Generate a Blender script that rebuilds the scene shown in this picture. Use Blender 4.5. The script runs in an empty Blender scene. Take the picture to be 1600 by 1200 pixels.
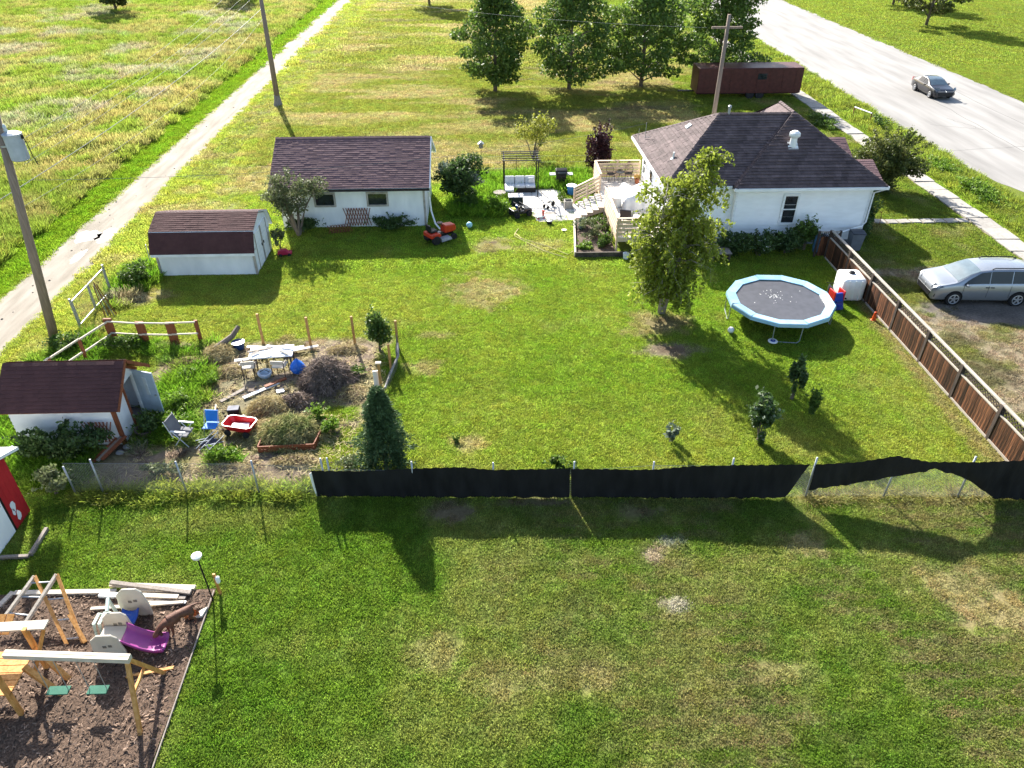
import bpy, math, random
import numpy as np
from mathutils import Vector, Matrix

random.seed(7); RNG = np.random.default_rng(7)
S = bpy.context.scene
COL = S.collection
R = math.radians

# ------------------------------------------------------------------ camera, sky, sun, exposure
cd = bpy.data.cameras.new('camera'); cam = bpy.data.objects.new('camera', cd); COL.objects.link(cam)
cam.location = (0, 0, 16.5); cam.rotation_euler = (R(90 - 34.824), 0, R(-2.05))
cd.sensor_width = 36.0; cd.lens = 36.0 * 1150 / 1600; cd.clip_end = 4000; cd.clip_start = 0.1
S.camera = cam

SUN_EL = 31.5; SX, SY = -0.3173, 0.9483            # sun stands behind the yard, to the left
W = bpy.data.worlds.new('World'); S.world = W; W.use_nodes = True
nt = W.node_tree; bg = nt.nodes['Background']
sky = nt.nodes.new('ShaderNodeTexSky'); sky.sky_type = 'NISHITA'; sky.sun_disc = False
sky.sun_elevation = R(SUN_EL); sky.sun_rotation = math.atan2(SX, SY)
sky.air_density = 1.0; sky.dust_density = 1.6; sky.ozone_density = 1.0
nt.links.new(sky.outputs[0], bg.inputs[0]); bg.inputs[1].default_value = 0.098
sd = bpy.data.lights.new('sun', 'SUN'); sd.energy = 5.0; sd.angle = R(0.53); sd.color = (1.0, 0.955, 0.87)
so = bpy.data.objects.new('sun', sd); COL.objects.link(so)
so.rotation_euler = Vector((-SX * math.cos(R(SUN_EL)), -SY * math.cos(R(SUN_EL)), -math.sin(R(SUN_EL)))).to_track_quat('-Z', 'Y').to_euler()
so.location = (-30, 70, 60)
S.view_settings.view_transform = 'Standard'; S.view_settings.look = 'None'
S.view_settings.gamma = 1.0; S.view_settings.use_curve_mapping = False
S.view_settings.exposure = 1.68

# ------------------------------------------------------------------ helpers: materials
MATS = {}
def mat(name, col, col2=None, rough=0.8, scale=4.0, detail=4.0, var=0.25, stretch=(1, 1, 1), bump=0.0, bscale=30.0,
        metal=0.0, spec=0.3, island=0.0, transl=0.0, alpha=1.0, contrast=0.3, coat=0.0, objrand=0.0):
    if name in MATS: return MATS[name]
    m = bpy.data.materials.new(name); m.use_nodes = True; n = m.node_tree.nodes; L = m.node_tree.links
    b = n['Principled BSDF']; out = n['Material Output']
    tc = n.new('ShaderNodeTexCoord'); mp = n.new('ShaderNodeMapping'); mp.inputs['Scale'].default_value = stretch
    L.new(tc.outputs['Object'], mp.inputs[0])
    nz = n.new('ShaderNodeTexNoise'); nz.inputs['Scale'].default_value = scale; nz.inputs['Detail'].default_value = detail
    L.new(mp.outputs[0], nz.inputs['Vector'])
    rp = n.new('ShaderNodeValToRGB')
    if col2 is None:
        c1 = [max(0, c * (1 - var)) for c in col]; c2 = [min(1, c * (1 + var)) for c in col]
    else: c1, c2 = col, col2
    rp.color_ramp.elements[0].position = 0.5 - contrast / 2; rp.color_ramp.elements[1].position = 0.5 + contrast / 2
    rp.color_ramp.elements[0].color = (*c1, 1); rp.color_ramp.elements[1].color = (*c2, 1)
    L.new(nz.outputs['Fac'], rp.inputs[0])
    cs = rp.outputs[0]
    for amt, src in ((island, 'geo'), (objrand, 'obj')):
        if not amt: continue
        if src == 'geo': g = n.new('ShaderNodeNewGeometry'); o = g.outputs['Random Per Island']
        else: g = n.new('ShaderNodeObjectInfo'); o = g.outputs['Random']
        mr = n.new('ShaderNodeMapRange'); mr.inputs['To Min'].default_value = 1 - amt; mr.inputs['To Max'].default_value = 1 + amt
        L.new(o, mr.inputs['Value'])
        h = n.new('ShaderNodeHueSaturation'); L.new(mr.outputs[0], h.inputs['Value']); L.new(cs, h.inputs['Color']); cs = h.outputs[0]
    L.new(cs, b.inputs['Base Color'])
    b.inputs['Roughness'].default_value = rough; b.inputs['Metallic'].default_value = metal
    b.inputs['Specular IOR Level'].default_value = spec; b.inputs['Alpha'].default_value = alpha
    if coat: b.inputs['Coat Weight'].default_value = coat; b.inputs['Coat Roughness'].default_value = 0.05
    if bump:
        n2 = n.new('ShaderNodeTexNoise'); n2.inputs['Scale'].default_value = bscale; n2.inputs['Detail'].default_value = 5
        L.new(mp.outputs[0], n2.inputs['Vector'])
        bp = n.new('ShaderNodeBump'); bp.inputs['Strength'].default_value = bump; bp.inputs['Distance'].default_value = 0.02
        L.new(n2.outputs['Fac'], bp.inputs['Height']); L.new(bp.outputs[0], b.inputs['Normal'])
    if transl:
        t = n.new('ShaderNodeBsdfTranslucent'); L.new(cs, t.inputs['Color'])
        mx = n.new('ShaderNodeMixShader'); mx.inputs[0].default_value = transl
        L.new(b.outputs[0], mx.inputs[1]); L.new(t.outputs[0], mx.inputs[2]); L.new(mx.outputs[0], out.inputs['Surface'])
    MATS[name] = m
    return m

def shingle(name, c1, c2, isl=.12, orr=.06):
    return mat(name, c1, c2, rough=0.9, scale=3.0, detail=8, contrast=0.6, island=isl, objrand=orr, bump=0.5, bscale=90, spec=0.25)

WHITE = mat('white_paint', (0.80, 0.81, 0.81), var=0.07, rough=0.6, scale=2.0, stretch=(1, 1, 4), bump=0.1, bscale=12)
WHITE_SIDING = mat('white_siding', (0.86, 0.865, 0.87), var=0.04, rough=0.5, scale=1.5, stretch=(1, 1, 3))
WHITE_WORN = mat('worn_white_board', (0.68, 0.70, 0.71), (0.86, 0.87, 0.87), rough=0.75, scale=1.6, stretch=(1, 1, .4), detail=8, contrast=0.4, bump=0.2, bscale=18)
TRIMGREY = mat('grey_trim', (0.36, 0.33, 0.29), var=0.2, rough=0.7)
GLASS = mat('dark_window_glass', (0.02, 0.024, 0.028), var=0.3, rough=0.08, spec=0.7)
SH_HOUSE = shingle('house_shingle', (0.066, 0.048, 0.049), (0.130, 0.098, 0.096), .20, .24)
SH_GAR = shingle('garage_shingle', (0.130, 0.076, 0.079), (0.178, 0.108, 0.110), .08, .04)
SH_SHED = shingle('shed_shingle', (0.058, 0.025, 0.025), (0.088, 0.040, 0.038), .09, .04)
BROWN = mat('red_brown_stain', (0.14, 0.038, 0.016), (0.26, 0.085, 0.035), rough=0.7, scale=5, stretch=(6, 6, .6), contrast=0.5, bump=0.2)
PLANK = mat('fence_plank', (0.020, 0.010, 0.007), (0.150, 0.060, 0.026), rough=0.65, scale=4.5, stretch=(5, 5, .45), contrast=0.34, detail=6, objrand=0.75, bump=0.25, bscale=18)
DARKPOST = mat('dark_fence_post', (0.035, 0.026, 0.022), (0.085, 0.062, 0.05), rough=0.8, scale=5, stretch=(4, 4, .5))
CEDAR = mat('new_cedar', (0.50, 0.36, 0.24), (0.70, 0.55, 0.40), rough=0.7, scale=3, stretch=(5, 5, 1), contrast=0.5, island=0.12)
PALEWOOD = mat('bleached_wood', (0.40, 0.34, 0.27), (0.64, 0.57, 0.47), rough=0.8, scale=4, stretch=(1, 5, 5), contrast=0.5, island=0.15)
POSTWOOD = mat('treated_post', (0.34, 0.17, 0.055), (0.50, 0.29, 0.11), rough=0.75, scale=5, stretch=(5, 5, 1))
GREYWOOD = mat('grey_weathered_wood', (0.16, 0.135, 0.115), (0.30, 0.26, 0.225), rough=0.85, scale=4, stretch=(5, 5, .5), contrast=0.5)
POLEWOOD = mat('utility_pole_wood', (0.17, 0.125, 0.095), (0.29, 0.225, 0.175), rough=0.85, scale=4, stretch=(6, 6, .3), contrast=0.5, bump=0.4, bscale=12)
ORANGEWOOD = mat('orange_stained_wood', (0.42, 0.19, 0.045), (0.60, 0.31, 0.10), rough=0.6, scale=4, stretch=(4, 4, 1), island=0.12)
GALV = mat('galvanised_steel', (0.36, 0.38, 0.40), var=0.15, rough=0.5, metal=0.6, scale=8)
WIRE = mat('galvanised_wire', (0.20, 0.21, 0.22), var=0.1, rough=0.6, metal=0.3)
BLACKMETAL = mat('black_metal', (0.015, 0.016, 0.018), var=0.2, rough=0.4, metal=0.3)
BLACKPLASTIC = mat('black_plastic', (0.014, 0.014, 0.016), var=0.2, rough=0.45)
RUBBER = mat('tyre_rubber', (0.018, 0.018, 0.019), var=0.2, rough=0.85)
CONCRETE = mat('concrete', (0.24, 0.222, 0.195), (0.36, 0.335, 0.30), rough=0.9, scale=5, contrast=0.5, bump=0.3, bscale=40, objrand=0.10)
STONE = mat('field_stone', (0.30, 0.28, 0.27), var=0.3, rough=0.9, scale=6, bump=0.4)
BARK = mat('bark', (0.10, 0.075, 0.055), (0.22, 0.18, 0.14), rough=0.9, scale=6, stretch=(3, 3, .6), contrast=0.5, bump=0.5, bscale=20)
TWIG = mat('dry_twig', (0.10, 0.075, 0.06), (0.27, 0.20, 0.16), rough=0.9, scale=3, island=0.4)
STRAW = mat('dry_straw', (0.30, 0.235, 0.10), (0.50, 0.42, 0.22), rough=0.9, scale=2.5, island=0.35, transl=0.2)
REDPAINT = mat('red_paint', (0.42, 0.012, 0.02), var=0.15, rough=0.45)
REDPLASTIC = mat('red_plastic', (0.55, 0.015, 0.02), var=0.1, rough=0.35, spec=0.5)
BLUEPLASTIC = mat('blue_plastic', (0.01, 0.06, 0.35), var=0.15, rough=0.35, spec=0.5)
SKYPLASTIC = mat('sky_blue_cloth', (0.02, 0.20, 0.62), var=0.12, rough=0.6)
WHITEPLASTIC = mat('white_plastic', (0.80, 0.80, 0.78), var=0.05, rough=0.4, spec=0.4)

def leafmat(name, c1, c2, transl=0.42, rough=0.55, island=0.35, spec=0.35):
    return mat(name, c1, c2, rough=rough, scale=1.3, detail=3, contrast=0.45, island=island, transl=transl, spec=spec)
LF_BIRCH = leafmat('birch_leaf', (0.16, 0.215, 0.02), (0.30, 0.345, 0.05), transl=.52)
LF_DARK = leafmat('dark_shrub_leaf', (0.036, 0.072, 0.020), (0.095, 0.155, 0.038), transl=0.35)
LF_SILVER = leafmat('silvery_leaf', (0.10, 0.135, 0.085), (0.22, 0.26, 0.18), transl=0.25, rough=0.4, spec=0.5)
LF_MID = leafmat('mid_green_leaf', (0.06, 0.12, 0.018), (0.13, 0.20, 0.035))
LF_BRIGHT = leafmat('bright_weed_leaf', (0.10, 0.20, 0.015), (0.20, 0.30, 0.04), transl=0.45)
LF_SPRUCE = leafmat('spruce_needle', (0.040, 0.085, 0.030), (0.105, 0.170, 0.060), transl=0.15, rough=0.7)
LF_PURPLE = leafmat('purple_leaf', (0.028, 0.010, 0.014), (0.07, 0.025, 0.03), transl=0.3)
LF_YELLOW = leafmat('yellow_green_leaf', (0.22, 0.25, 0.03), (0.34, 0.34, 0.06))
LF_OLIVE = leafmat('olive_shrub_leaf', (0.065, 0.10, 0.02), (0.15, 0.155, 0.04))
LF_SHRUB = leafmat('grey_green_leaf', (0.10, 0.13, 0.05), (0.20, 0.22, 0.10), transl=0.35)

# ------------------------------------------------------------------ helpers: meshes
class MB:
    def __init__(s): s.v = []; s.f = []
    def add(s, vs, fs):
        o = len(s.v); s.v += [tuple(p) for p in vs]; s.f += [tuple(i + o for i in q) for q in fs]; return s
    def box(s, c, size, rz=0.0, rot=None):
        x, y, z = [d / 2 for d in size]
        m = rot if rot is not None else Matrix.Rotation(rz, 3, 'Z')
        vs = [m @ Vector((a * x, b * y, d * z)) + Vector(c) for a in (-1, 1) for b in (-1, 1) for d in (-1, 1)]
        return s.add(vs, [(0, 1, 3, 2), (4, 6, 7, 5), (0, 4, 5, 1), (2, 3, 7, 6), (0, 2, 6, 4), (1, 5, 7, 3)])
    def bar(s, a, b, w, h, up=(0, 0, 1)):
        a = Vector(a); b = Vector(b); d = (b - a); l = d.length; d.normalize()
        u = Vector(up)
        if abs(d.dot(u)) > 0.98: u = Vector((0, 1, 0))
        sx = d.cross(u).normalized(); uz = sx.cross(d)
        m = Matrix((d, sx, uz)).transposed()
        return s.box((a + b) / 2, (l, w, h), rot=m)
    def tube(s, pts, r, n=6, cap=True):
        pts = [Vector(p) for p in pts]; k = len(pts); rs = r if isinstance(r, (list, tuple)) else [r] * k
        vs = []; fs = []; ref = Vector((0.13, 0.21, 0.97))
        for i, p in enumerate(pts):
            d = (pts[min(i + 1, k - 1)] - pts[max(i - 1, 0)]).normalized()
            a = d.cross(ref)
            if a.length < 1e-3: a = d.cross(Vector((1, 0, 0)))
            a.normalize(); b = d.cross(a)
            for j in range(n):
                t = 2 * math.pi * j / n; vs.append(p + (a * math.cos(t) + b * math.sin(t)) * rs[i])
        for i in range(k - 1):
            for j in range(n):
                fs.append((i * n + j, i * n + (j + 1) % n, (i + 1) * n + (j + 1) % n, (i + 1) * n + j))
        if cap: fs += [tuple(range(n - 1, -1, -1)), tuple((k - 1) * n + j for j in range(n))]
        return s.add(vs, fs)
    def lathe(s, prof, c=(0, 0, 0), n=16, axis='Z'):
        vs = []; fs = []; k = len(prof)
        for r, z in prof:
            for j in range(n):
                t = 2 * math.pi * j / n; p = (r * math.cos(t), r * math.sin(t), z)
                if axis == 'Y': p = (p[0], p[2], p[1])
                if axis == 'X': p = (p[2], p[0], p[1])
                vs.append((p[0] + c[0], p[1] + c[1], p[2] + c[2]))
        for i in range(k - 1):
            for j in range(n): fs.append((i * n + j, i * n + (j + 1) % n, (i + 1) * n + (j + 1) % n, (i + 1) * n + j))
        fs += [tuple(range(n - 1, -1, -1)), tuple((k - 1) * n + j for j in range(n))]
        return s.add(vs, fs)
    def prism(s, poly, off):
        k = len(poly); off = Vector(off)
        vs = [Vector(p) for p in poly] + [Vector(p) + off for p in poly]
        fs = [tuple(range(k - 1, -1, -1)), tuple(range(k, 2 * k))] + [(i, (i + 1) % k, k + (i + 1) % k, k + i) for i in range(k)]
        return s.add(vs, fs)
    def grid(s, P):
        nu = len(P); nv = len(P[0])
        return s.add([p for row in P for p in row], [(i * nv + j, (i + 1) * nv + j, (i + 1) * nv + j + 1, i * nv + j + 1) for i in range(nu - 1) for j in range(nv - 1)])
    def build(s, name, m, parent=None, world=False, smooth=False, bevel=0, subsurf=0, kind=None):
        off = Vector((0, 0, 0))
        if world and parent:
            q = parent
            while q: off += Vector(q.location); q = q.parent
        me = bpy.data.meshes.new(name)
        me.from_pydata([(p[0] - off.x, p[1] - off.y, p[2] - off.z) for p in s.v], [], s.f)
        me.validate(); me.update()
        if smooth:
            for p in me.polygons: p.use_smooth = True
        return link(name, me, m, parent, bevel, subsurf, kind)

def link(name, me, m, parent=None, bevel=0, subsurf=0, kind=None):
    o = bpy.data.objects.new(name, me); COL.objects.link(o)
    if m: me.materials.append(m)
    if parent: o.parent = parent
    if kind: o['kind'] = kind
    if bevel:
        b = o.modifiers.new('bevel', 'BEVEL'); b.width = bevel; b.segments = 2; b.limit_method = 'ANGLE'
    if subsurf:
        d = o.modifiers.new('subdiv', 'SUBSURF'); d.levels = d.render_levels = subsurf
    return o

def tag(o, label=None, cat=None, group=None, kind=None):
    if label: o['label'] = label
    if cat: o['category'] = cat
    if group: o['group'] = group
    if kind: o['kind'] = kind
    return o
def T(name, label, cat, loc=(0, 0, 0), rz=0.0, group=None):
    o = bpy.data.objects.new(name, None); COL.objects.link(o); o.location = loc; o.rotation_euler = (0, 0, rz)
    o.empty_display_size = 0.2
    return tag(o, label, cat, group)
def copy_tree(o, parent=None):
    c = o.copy(); COL.objects.link(c); c.parent = parent
    for ch in list(o.children): copy_tree(ch, c)
    return c
def np_mesh(name, V, F):
    """V (n,3), F (m,k) quads or triangles"""
    me = bpy.data.meshes.new(name); V = np.ascontiguousarray(V, np.float32); F = np.ascontiguousarray(F, np.int32); k = F.shape[1]
    me.vertices.add(len(V)); me.vertices.foreach_set('co', V.ravel())
    me.loops.add(F.size); me.loops.foreach_set('vertex_index', F.ravel())
    me.polygons.add(len(F)); me.polygons.foreach_set('loop_start', np.arange(0, F.size, k, dtype=np.int32))
    me.polygons.foreach_set('loop_total', np.full(len(F), k, np.int32))
    me.update(calc_edges=True); return me

# numpy value noise
def _h(ix, iy, s):
    a = (ix.astype(np.int64) * 374761393 + iy.astype(np.int64) * 668265263 + s * 974711) & 0x7fffffff
    a = (a ^ (a >> 13)) * 1274126177 & 0x7fffffff
    return ((a ^ (a >> 16)) & 0xffff) / 65535.0
def vn(x, y, sc, seed):
    x = np.asarray(x, float) / sc; y = np.asarray(y, float) / sc
    ix = np.floor(x); iy = np.floor(y); fx = x - ix; fy = y - iy
    fx = fx * fx * (3 - 2 * fx); fy = fy * fy * (3 - 2 * fy)
    a = _h(ix, iy, seed); b = _h(ix + 1, iy, seed); c = _h(ix, iy + 1, seed); d = _h(ix + 1, iy + 1, seed)
    return (a * (1 - fx) + b * fx) * (1 - fy) + (c * (1 - fx) + d * fx) * fy
def fbm(x, y, sc, seed, o=3):
    t = 0; w = 0.5; n = 0
    for i in range(o): t = t + w * vn(x, y, sc / 2 ** i, seed + i * 17); n += w; w *= 0.5
    return t / n
def sst(a, b, x):
    t = np.clip((x - a) / (b - a), 0, 1); return t * t * (3 - 2 * t)
def mix(a, b, t):
    t = np.asarray(t)[..., None]; return a * (1 - t) + np.asarray(b) * t
# ------------------------------------------------------------------ ground: colours and heights by place
A_ = np.array
GREEN = A_([0.158, 0.238, 0.022]); YGREEN = A_([0.235, 0.270, 0.040]); DGREEN = A_([0.075, 0.155, 0.010])
STRAWC = A_([0.29, 0.235, 0.11]); SOIL = A_([0.25, 0.19, 0.14]); DSOIL = A_([0.10, 0.068, 0.045]); HAYC = A_([0.26, 0.22, 0.09])
GRAVELC = A_([0.17, 0.145, 0.125])
def rect(x, y, x0, x1, y0, y1, e=0.15, wob=0.0, seed=3):
    if wob: x = x + (fbm(x, y, 1.2, seed) - .5) * wob; y = y + (fbm(x, y, 1.2, seed + 5) - .5) * wob
    return sst(x0 - e, x0 + e, x) * (1 - sst(x1 - e, x1 + e, x)) * sst(y0 - e, y0 + e, y) * (1 - sst(y1 - e, y1 + e, y))
def ell(x, y, cx, cy, rx, ry, e=0.4, wob=0.6, seed=11):
    d = np.sqrt(((x - cx) / rx) ** 2 + ((y - cy) / ry) ** 2) + (fbm(x, y, 0.7, seed) - .5) * wob + (fbm(x, y, 0.22, seed + 3, 2) - .5) * wob * .9
    return 1 - sst(1 - e, 1 + e, d)
PATIO = [(1.6, 45.2), (4.3, 45.2), (5.1, 42.6), (5.05, 40.0), (3.0, 39.9), (2.3, 41.9)]
def near_fence_y(x): return 17.42 - 0.0418 * x
def ground_fields(x, y):
    n1 = fbm(x, y, 6.0, 1); n2 = fbm(x, y, 1.7, 2); n3 = fbm(x, y, 0.45, 3, 2); n4 = fbm(x, y, 14.0, 4)
    h = np.full(x.shape, 0.055); d = np.ones(x.shape)
    # own yard
    c = mix(np.broadcast_to(GREEN, x.shape + (3,)), YGREEN, np.clip(sst(.35, .75, n1 * .6 + n2 * .4) * .8 + .45 * (1 - sst(19, 24, y)) + .35 * (1 - sst(-9, -2, x)), 0, .9))
    c = mix(c, DGREEN, sst(.62, .8, n2) * .25)
    c = mix(c, STRAWC, sst(.66, .80, fbm(x, y, 2.6, 31)) * .2)
    # neighbour's lawn this side of the fence
    m = 1 - sst(-.25, .25, y - near_fence_y(x))
    nl = mix(np.broadcast_to(A_([0.115, 0.187, 0.019]), x.shape + (3,)), A_([0.180, 0.222, 0.042]), sst(.35, .65, n2))
    nl = mix(nl, A_([0.078, 0.155, 0.012]), sst(.55, .75, fbm(x, y, 2.2, 21)) * .7)
    strw = sst(.52, .72, fbm(x * 1.0, y * 1.5, 2.4, 41)) * sst(-3, 2, x) * .32
    nl = mix(nl, STRAWC * .75, np.clip(strw + .3 * sst(.6, .8, n3) * sst(-2, 3, x), 0, .6))
    rows = (0.5 + 0.5 * np.sin(y * 2 * math.pi / 0.50 + fbm(x, y, 3, 61) * 2)) * sst(-2, 4, x) * 1.0
    nl = mix(nl, STRAWC * .72, np.clip(rows * sst(.3, .75, fbm(x, y, 1.6, 63)), 0, .72))
    c = mix(c, nl, m)
    # mown dry grass behind the yard
    m = sst(45.5, 48, y) * sst(-20.5, -19.5, x) * (1 - sst(26.5, 28, x))
    dg = mix(np.broadcast_to(A_([0.165, 0.190, 0.032]), x.shape + (3,)), A_([0.275, 0.24, 0.10]), sst(.40, .72, fbm(x * .6, y * 2.0, 4.5, 51)))
    dg = mix(dg, A_([0.15, 0.125, 0.075]), sst(.66, .8, fbm(x * .5, y * 2.4, 3.0, 53)) * .6)
    c = mix(c, dg, m); h = h + m * .03
    # lane verges
    m = sst(-20.6, -20.2, x) * (1 - sst(-18.0, -15.5, x)) * sst(20, 26, y)
    c = mix(c, mix(np.broadcast_to(YGREEN, x.shape + (3,)), STRAWC, sst(.5, .75, n2) * .6), m); h = h + m * .05
    m = 1 - sst(-23.2, -22.8, x); c = mix(c, A_([0.115, 0.195, 0.012]), m); h = np.where(m > .5, .10, h)
    # wild field beyond the lane
    m = 1 - sst(-25.4, -24.6, x + (n2 - .5) * 1.2)
    wf = mix(np.broadcast_to(A_([0.120, 0.160, 0.022]), x.shape + (3,)), A_([0.175, 0.165, 0.048]), sst(.4, .65, fbm(x, y, 3.5, 71)))
    wf = mix(wf, A_([0.20, 0.185, 0.125]), sst(.52, .72, fbm(x, y, 5.0, 73)) * sst(-26, -31, x) * .7)
    wf = mix(wf, A_([0.10, 0.15, 0.014]), sst(.6, .75, fbm(x, y, 2.4, 75)) * .8)
    c = mix(c, wf * 1.18, m); h = np.where(m > .5, .28 + .45 * fbm(x, y, 2.2, 77), h)
    # right: parking strip, front yard
    m = sst(17.5, 17.9, x) * (1 - sst(33.2, 33.8, y + (n2 - .5) * 2))
    pk = mix(np.broadcast_to(A_([0.165, 0.175, 0.04]), x.shape + (3,)), A_([0.27, 0.22, 0.14]), sst(.58, .76, fbm(x, y, 2.2, 81)))
    pk = mix(pk, A_([0.11, 0.085, 0.065]), sst(.64, .78, fbm(x * .5, y * 1.6, 2.0, 83)) * .6)
    c = mix(c, pk, m); d = d * (1 - m * .45 * sst(.45, .65, fbm(x, y, 2.2, 81)))
    m = sst(17.5, 18.0, x) * sst(32.8, 34, y) * (1 - sst(27.4, 27.8, x))
    c = mix(c, mix(np.broadcast_to(A_([0.130, 0.175, 0.022]), x.shape + (3,)), STRAWC, sst(.5, .8, n2) * .5), m)
    # verge by the street
    m = sst(29.3, 29.8, x) * sst(34, 36, y); c = mix(c, A_([0.15, 0.19, 0.025]), m); h = np.where((m > .5) & (x < 32.4), .16 + .35 * n2, h)
    gv = ell(x, y, 25.0, 28.9, 4.9, 1.55, .22, .45); c = mix(c, GRAVELC * (.75 + .5 * n3[..., None]), gv); d = d * (1 - gv)
    # tall grass along the back fence
    m = rect(x, y, -2.6, 7.0, 44.4, 48.2, .5, 1.0); m = np.maximum(m, rect(x, y, -2.2, 1.3, 40.6, 44.8, .4, 1.2))
    c = mix(c, A_([0.105, 0.20, 0.015]), m); h = np.where(m > .5, .35 + .35 * n2, h)
    # weeds at the shed and along the lane fence
    for (cx, cy, rx, ry, hh) in ((-17.3, 33.2, .9, 2.6, .45), (-17.3, 26.3, 1.2, 1.8, .35), (-14.2, 26.9, 2.6, .55, .30), (-12.0, 23.6, 1.1, 2.0, .30),
                                 (-11.4, 21.4, 1.3, 1.1, .30), (-9.2, 19.4, .75, .5, .28), (-13.9, 19.2, 3.0, 1.0, .35), (-12.2, 26.2, 1.1, .5, .28), (-17.2, 21.0, .8, 3.5, .40)):
        m = ell(x, y, cx, cy, rx, ry, .25, .8); c = mix(c, A_([0.085, 0.175, 0.012]), m * .95); h = np.where(m > .5, hh * (.6 + .8 * n2), h)
    # garden plot of bare soil
    pl = rect(x, y, -13.4, -4.3, 18.1, 27.2, .25, 1.6, 91) * (1 - .0)
    weeds = sst(.50, .60, fbm(x, y, 1.5, 93)) * .55
    wz = np.zeros(x.shape)
    for (cx, cy, rx, ry) in ((-12.0, 23.6, 1.1, 2.0), (-11.5, 21.4, 1.2, 1.1), (-9.2, 19.6, .75, .5), (-12.2, 26.3, 1.1, .5), (-4.9, 19.6, 1.0, 1.3), (-5.6, 22.0, .7, .5)):
        wz = np.maximum(wz, ell(x, y, cx, cy, rx, ry, .3, .9))
    weeds = np.clip(weeds * .5 + wz, 0, 1)
    so_ = mix(np.broadcast_to(SOIL, x.shape + (3,)), HAYC, sst(.45, .7, fbm(x, y, 1.1, 95)) * .7)
    so_ = mix(so_, DSOIL, sst(.55, .75, fbm(x, y, .9, 97)) * .8)
    clean = ell(x, y, -9.4, 23.9, 1.5, 1.9, .3, .5); so_ = mix(so_, A_([0.29, 0.23, 0.185]), clean)
    c = mix(c, so_, pl * (1 - weeds)); d = d * (1 - pl * (1 - weeds) * .93)
    # strip of rough grass at the foot of the near fence
    m = rect(x, y, -13.6, -5.6, 17.5, 18.25, .12, .3); c = mix(c, A_([0.17, 0.21, 0.03]), m); h = np.where(m > .5, .26 * (.5 + n2), h); d = np.maximum(d, m)
    m = rect(x, y, 9.6, 17.6, 16.75, 17.1, .1, .3); c = mix(c, A_([0.22, 0.20, 0.06]), m); h = np.where(m > .5, .14, h)
    # strip beside the board fence
    m = rect(x, y, 16.9, 17.6, 17.0, 31.0, .3, .8); c = mix(c, STRAWC * .85, m * .75)
    # worn, burnt and dry spots
    for (cx, cy, rx, ry, col, amt, w) in ((.2, 36.8, 1.0, .85, HAYC, .9, .7), (.2, 37.15, .45, .18, DSOIL, .95, .6), (.35, 36.05, .4, .16, DSOIL, .9, .6),
            (-.4, 31.6, 1.7, 1.5, STRAWC, .75, .9), (3.0, 36.6, 1.1, .8, STRAWC, .5, .8), (7.6, 28.2, 1.5, .95, STRAWC, .85, .9), (7.6, 28.1, .8, .5, DSOIL, .4, 1.),
            (7.4, 25.95, 1.35, .55, SOIL * .9, .9, .8), (7.7, 26.0, .6, .28, DSOIL, .8, .9), (-.7, 20.05, .62, .48, HAYC * 1.15, .9, .8), (-2.7, 25.0, .5, .45, STRAWC * 1.1, .7, 1.2),
            (-2.4, 27.6, .8, .3, STRAWC * 1.1, .6, 1.2), (4.95, 13.0, .38, .2, A_([.33, .30, .24]), .9, .9), (4.7, 14.8, .35, .3, A_([.36, .28, .2]), .9, .7), (4.75, 14.5, .13, .1, DSOIL * .6, 1, .3),
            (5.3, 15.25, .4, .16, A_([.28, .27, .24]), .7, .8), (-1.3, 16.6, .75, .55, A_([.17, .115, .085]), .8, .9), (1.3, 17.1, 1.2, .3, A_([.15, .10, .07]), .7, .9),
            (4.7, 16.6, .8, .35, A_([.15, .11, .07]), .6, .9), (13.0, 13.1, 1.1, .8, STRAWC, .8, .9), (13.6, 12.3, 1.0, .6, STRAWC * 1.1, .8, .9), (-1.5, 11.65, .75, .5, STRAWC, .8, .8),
            (.3, 10.9, 1.2, .55, STRAWC, .75, .9), (2.6, 10.8, .7, .4, STRAWC * 1.1, .8, .9), (7.0, 10.8, .8, .5, STRAWC, .8, .9), (9.2, 15.1, .55, .5, STRAWC, .75, .9),
            (-15.2, 46.0, 2.2, 1.2, STRAWC, .6, .9), (-13.5, 49.5, 2.4, 1.4, STRAWC, .6, .9), (-16.6, 43.0, 1.5, 1.0, STRAWC, .55, .9), (-17.0, 31.2, 1.3, .6, SOIL, .8, .9), (-15.6, 31.8, .7, .4, STRAWC, .7, .9)):
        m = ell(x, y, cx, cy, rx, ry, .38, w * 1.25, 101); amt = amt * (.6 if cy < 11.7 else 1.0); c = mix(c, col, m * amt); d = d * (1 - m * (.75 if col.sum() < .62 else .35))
    c = c * (.84 + .32 * n3[..., None]) * (.88 + .24 * n4[..., None]) * .95
    # no blades where something stands
    for (x0, x1, y0, y1) in ((9.6, 20.1, 36.2, 45.3), (6.8, 9.7, 35.7, 45.0), (-11.4, -3.4, 39.5, 45.2), (-16.3, -11.5, 33.7, 36.8), (-16.6, -12.8, 20.5, 22.7), (-17.5, -14.6, 14.0, 17.3),
                             (-14.5, -7.85, 5.0, 13.85), (-22.8, -20.4, -5, 400), (32.6, 47.2, -5, 400), (27.6, 29.05, 25, 120), (22.2, 27.6, 38.9, 39.55)):
        d = d * (1 - ((x > x0) & (x < x1) & (y > y0) & (y < y1)))
    inside = np.zeros(x.shape, bool); k = len(PATIO)
    for i in range(k):
        (xa, ya), (xb, yb) = PATIO[i], PATIO[(i + 1) % k]
        cr = (ya > y) != (yb > y); inside ^= cr & (x < (xb - xa) * (y - ya) / (yb - ya + 1e-9) + xa)
    d = d * (1 - inside * (n2 < .62))
    return c, h, d

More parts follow.
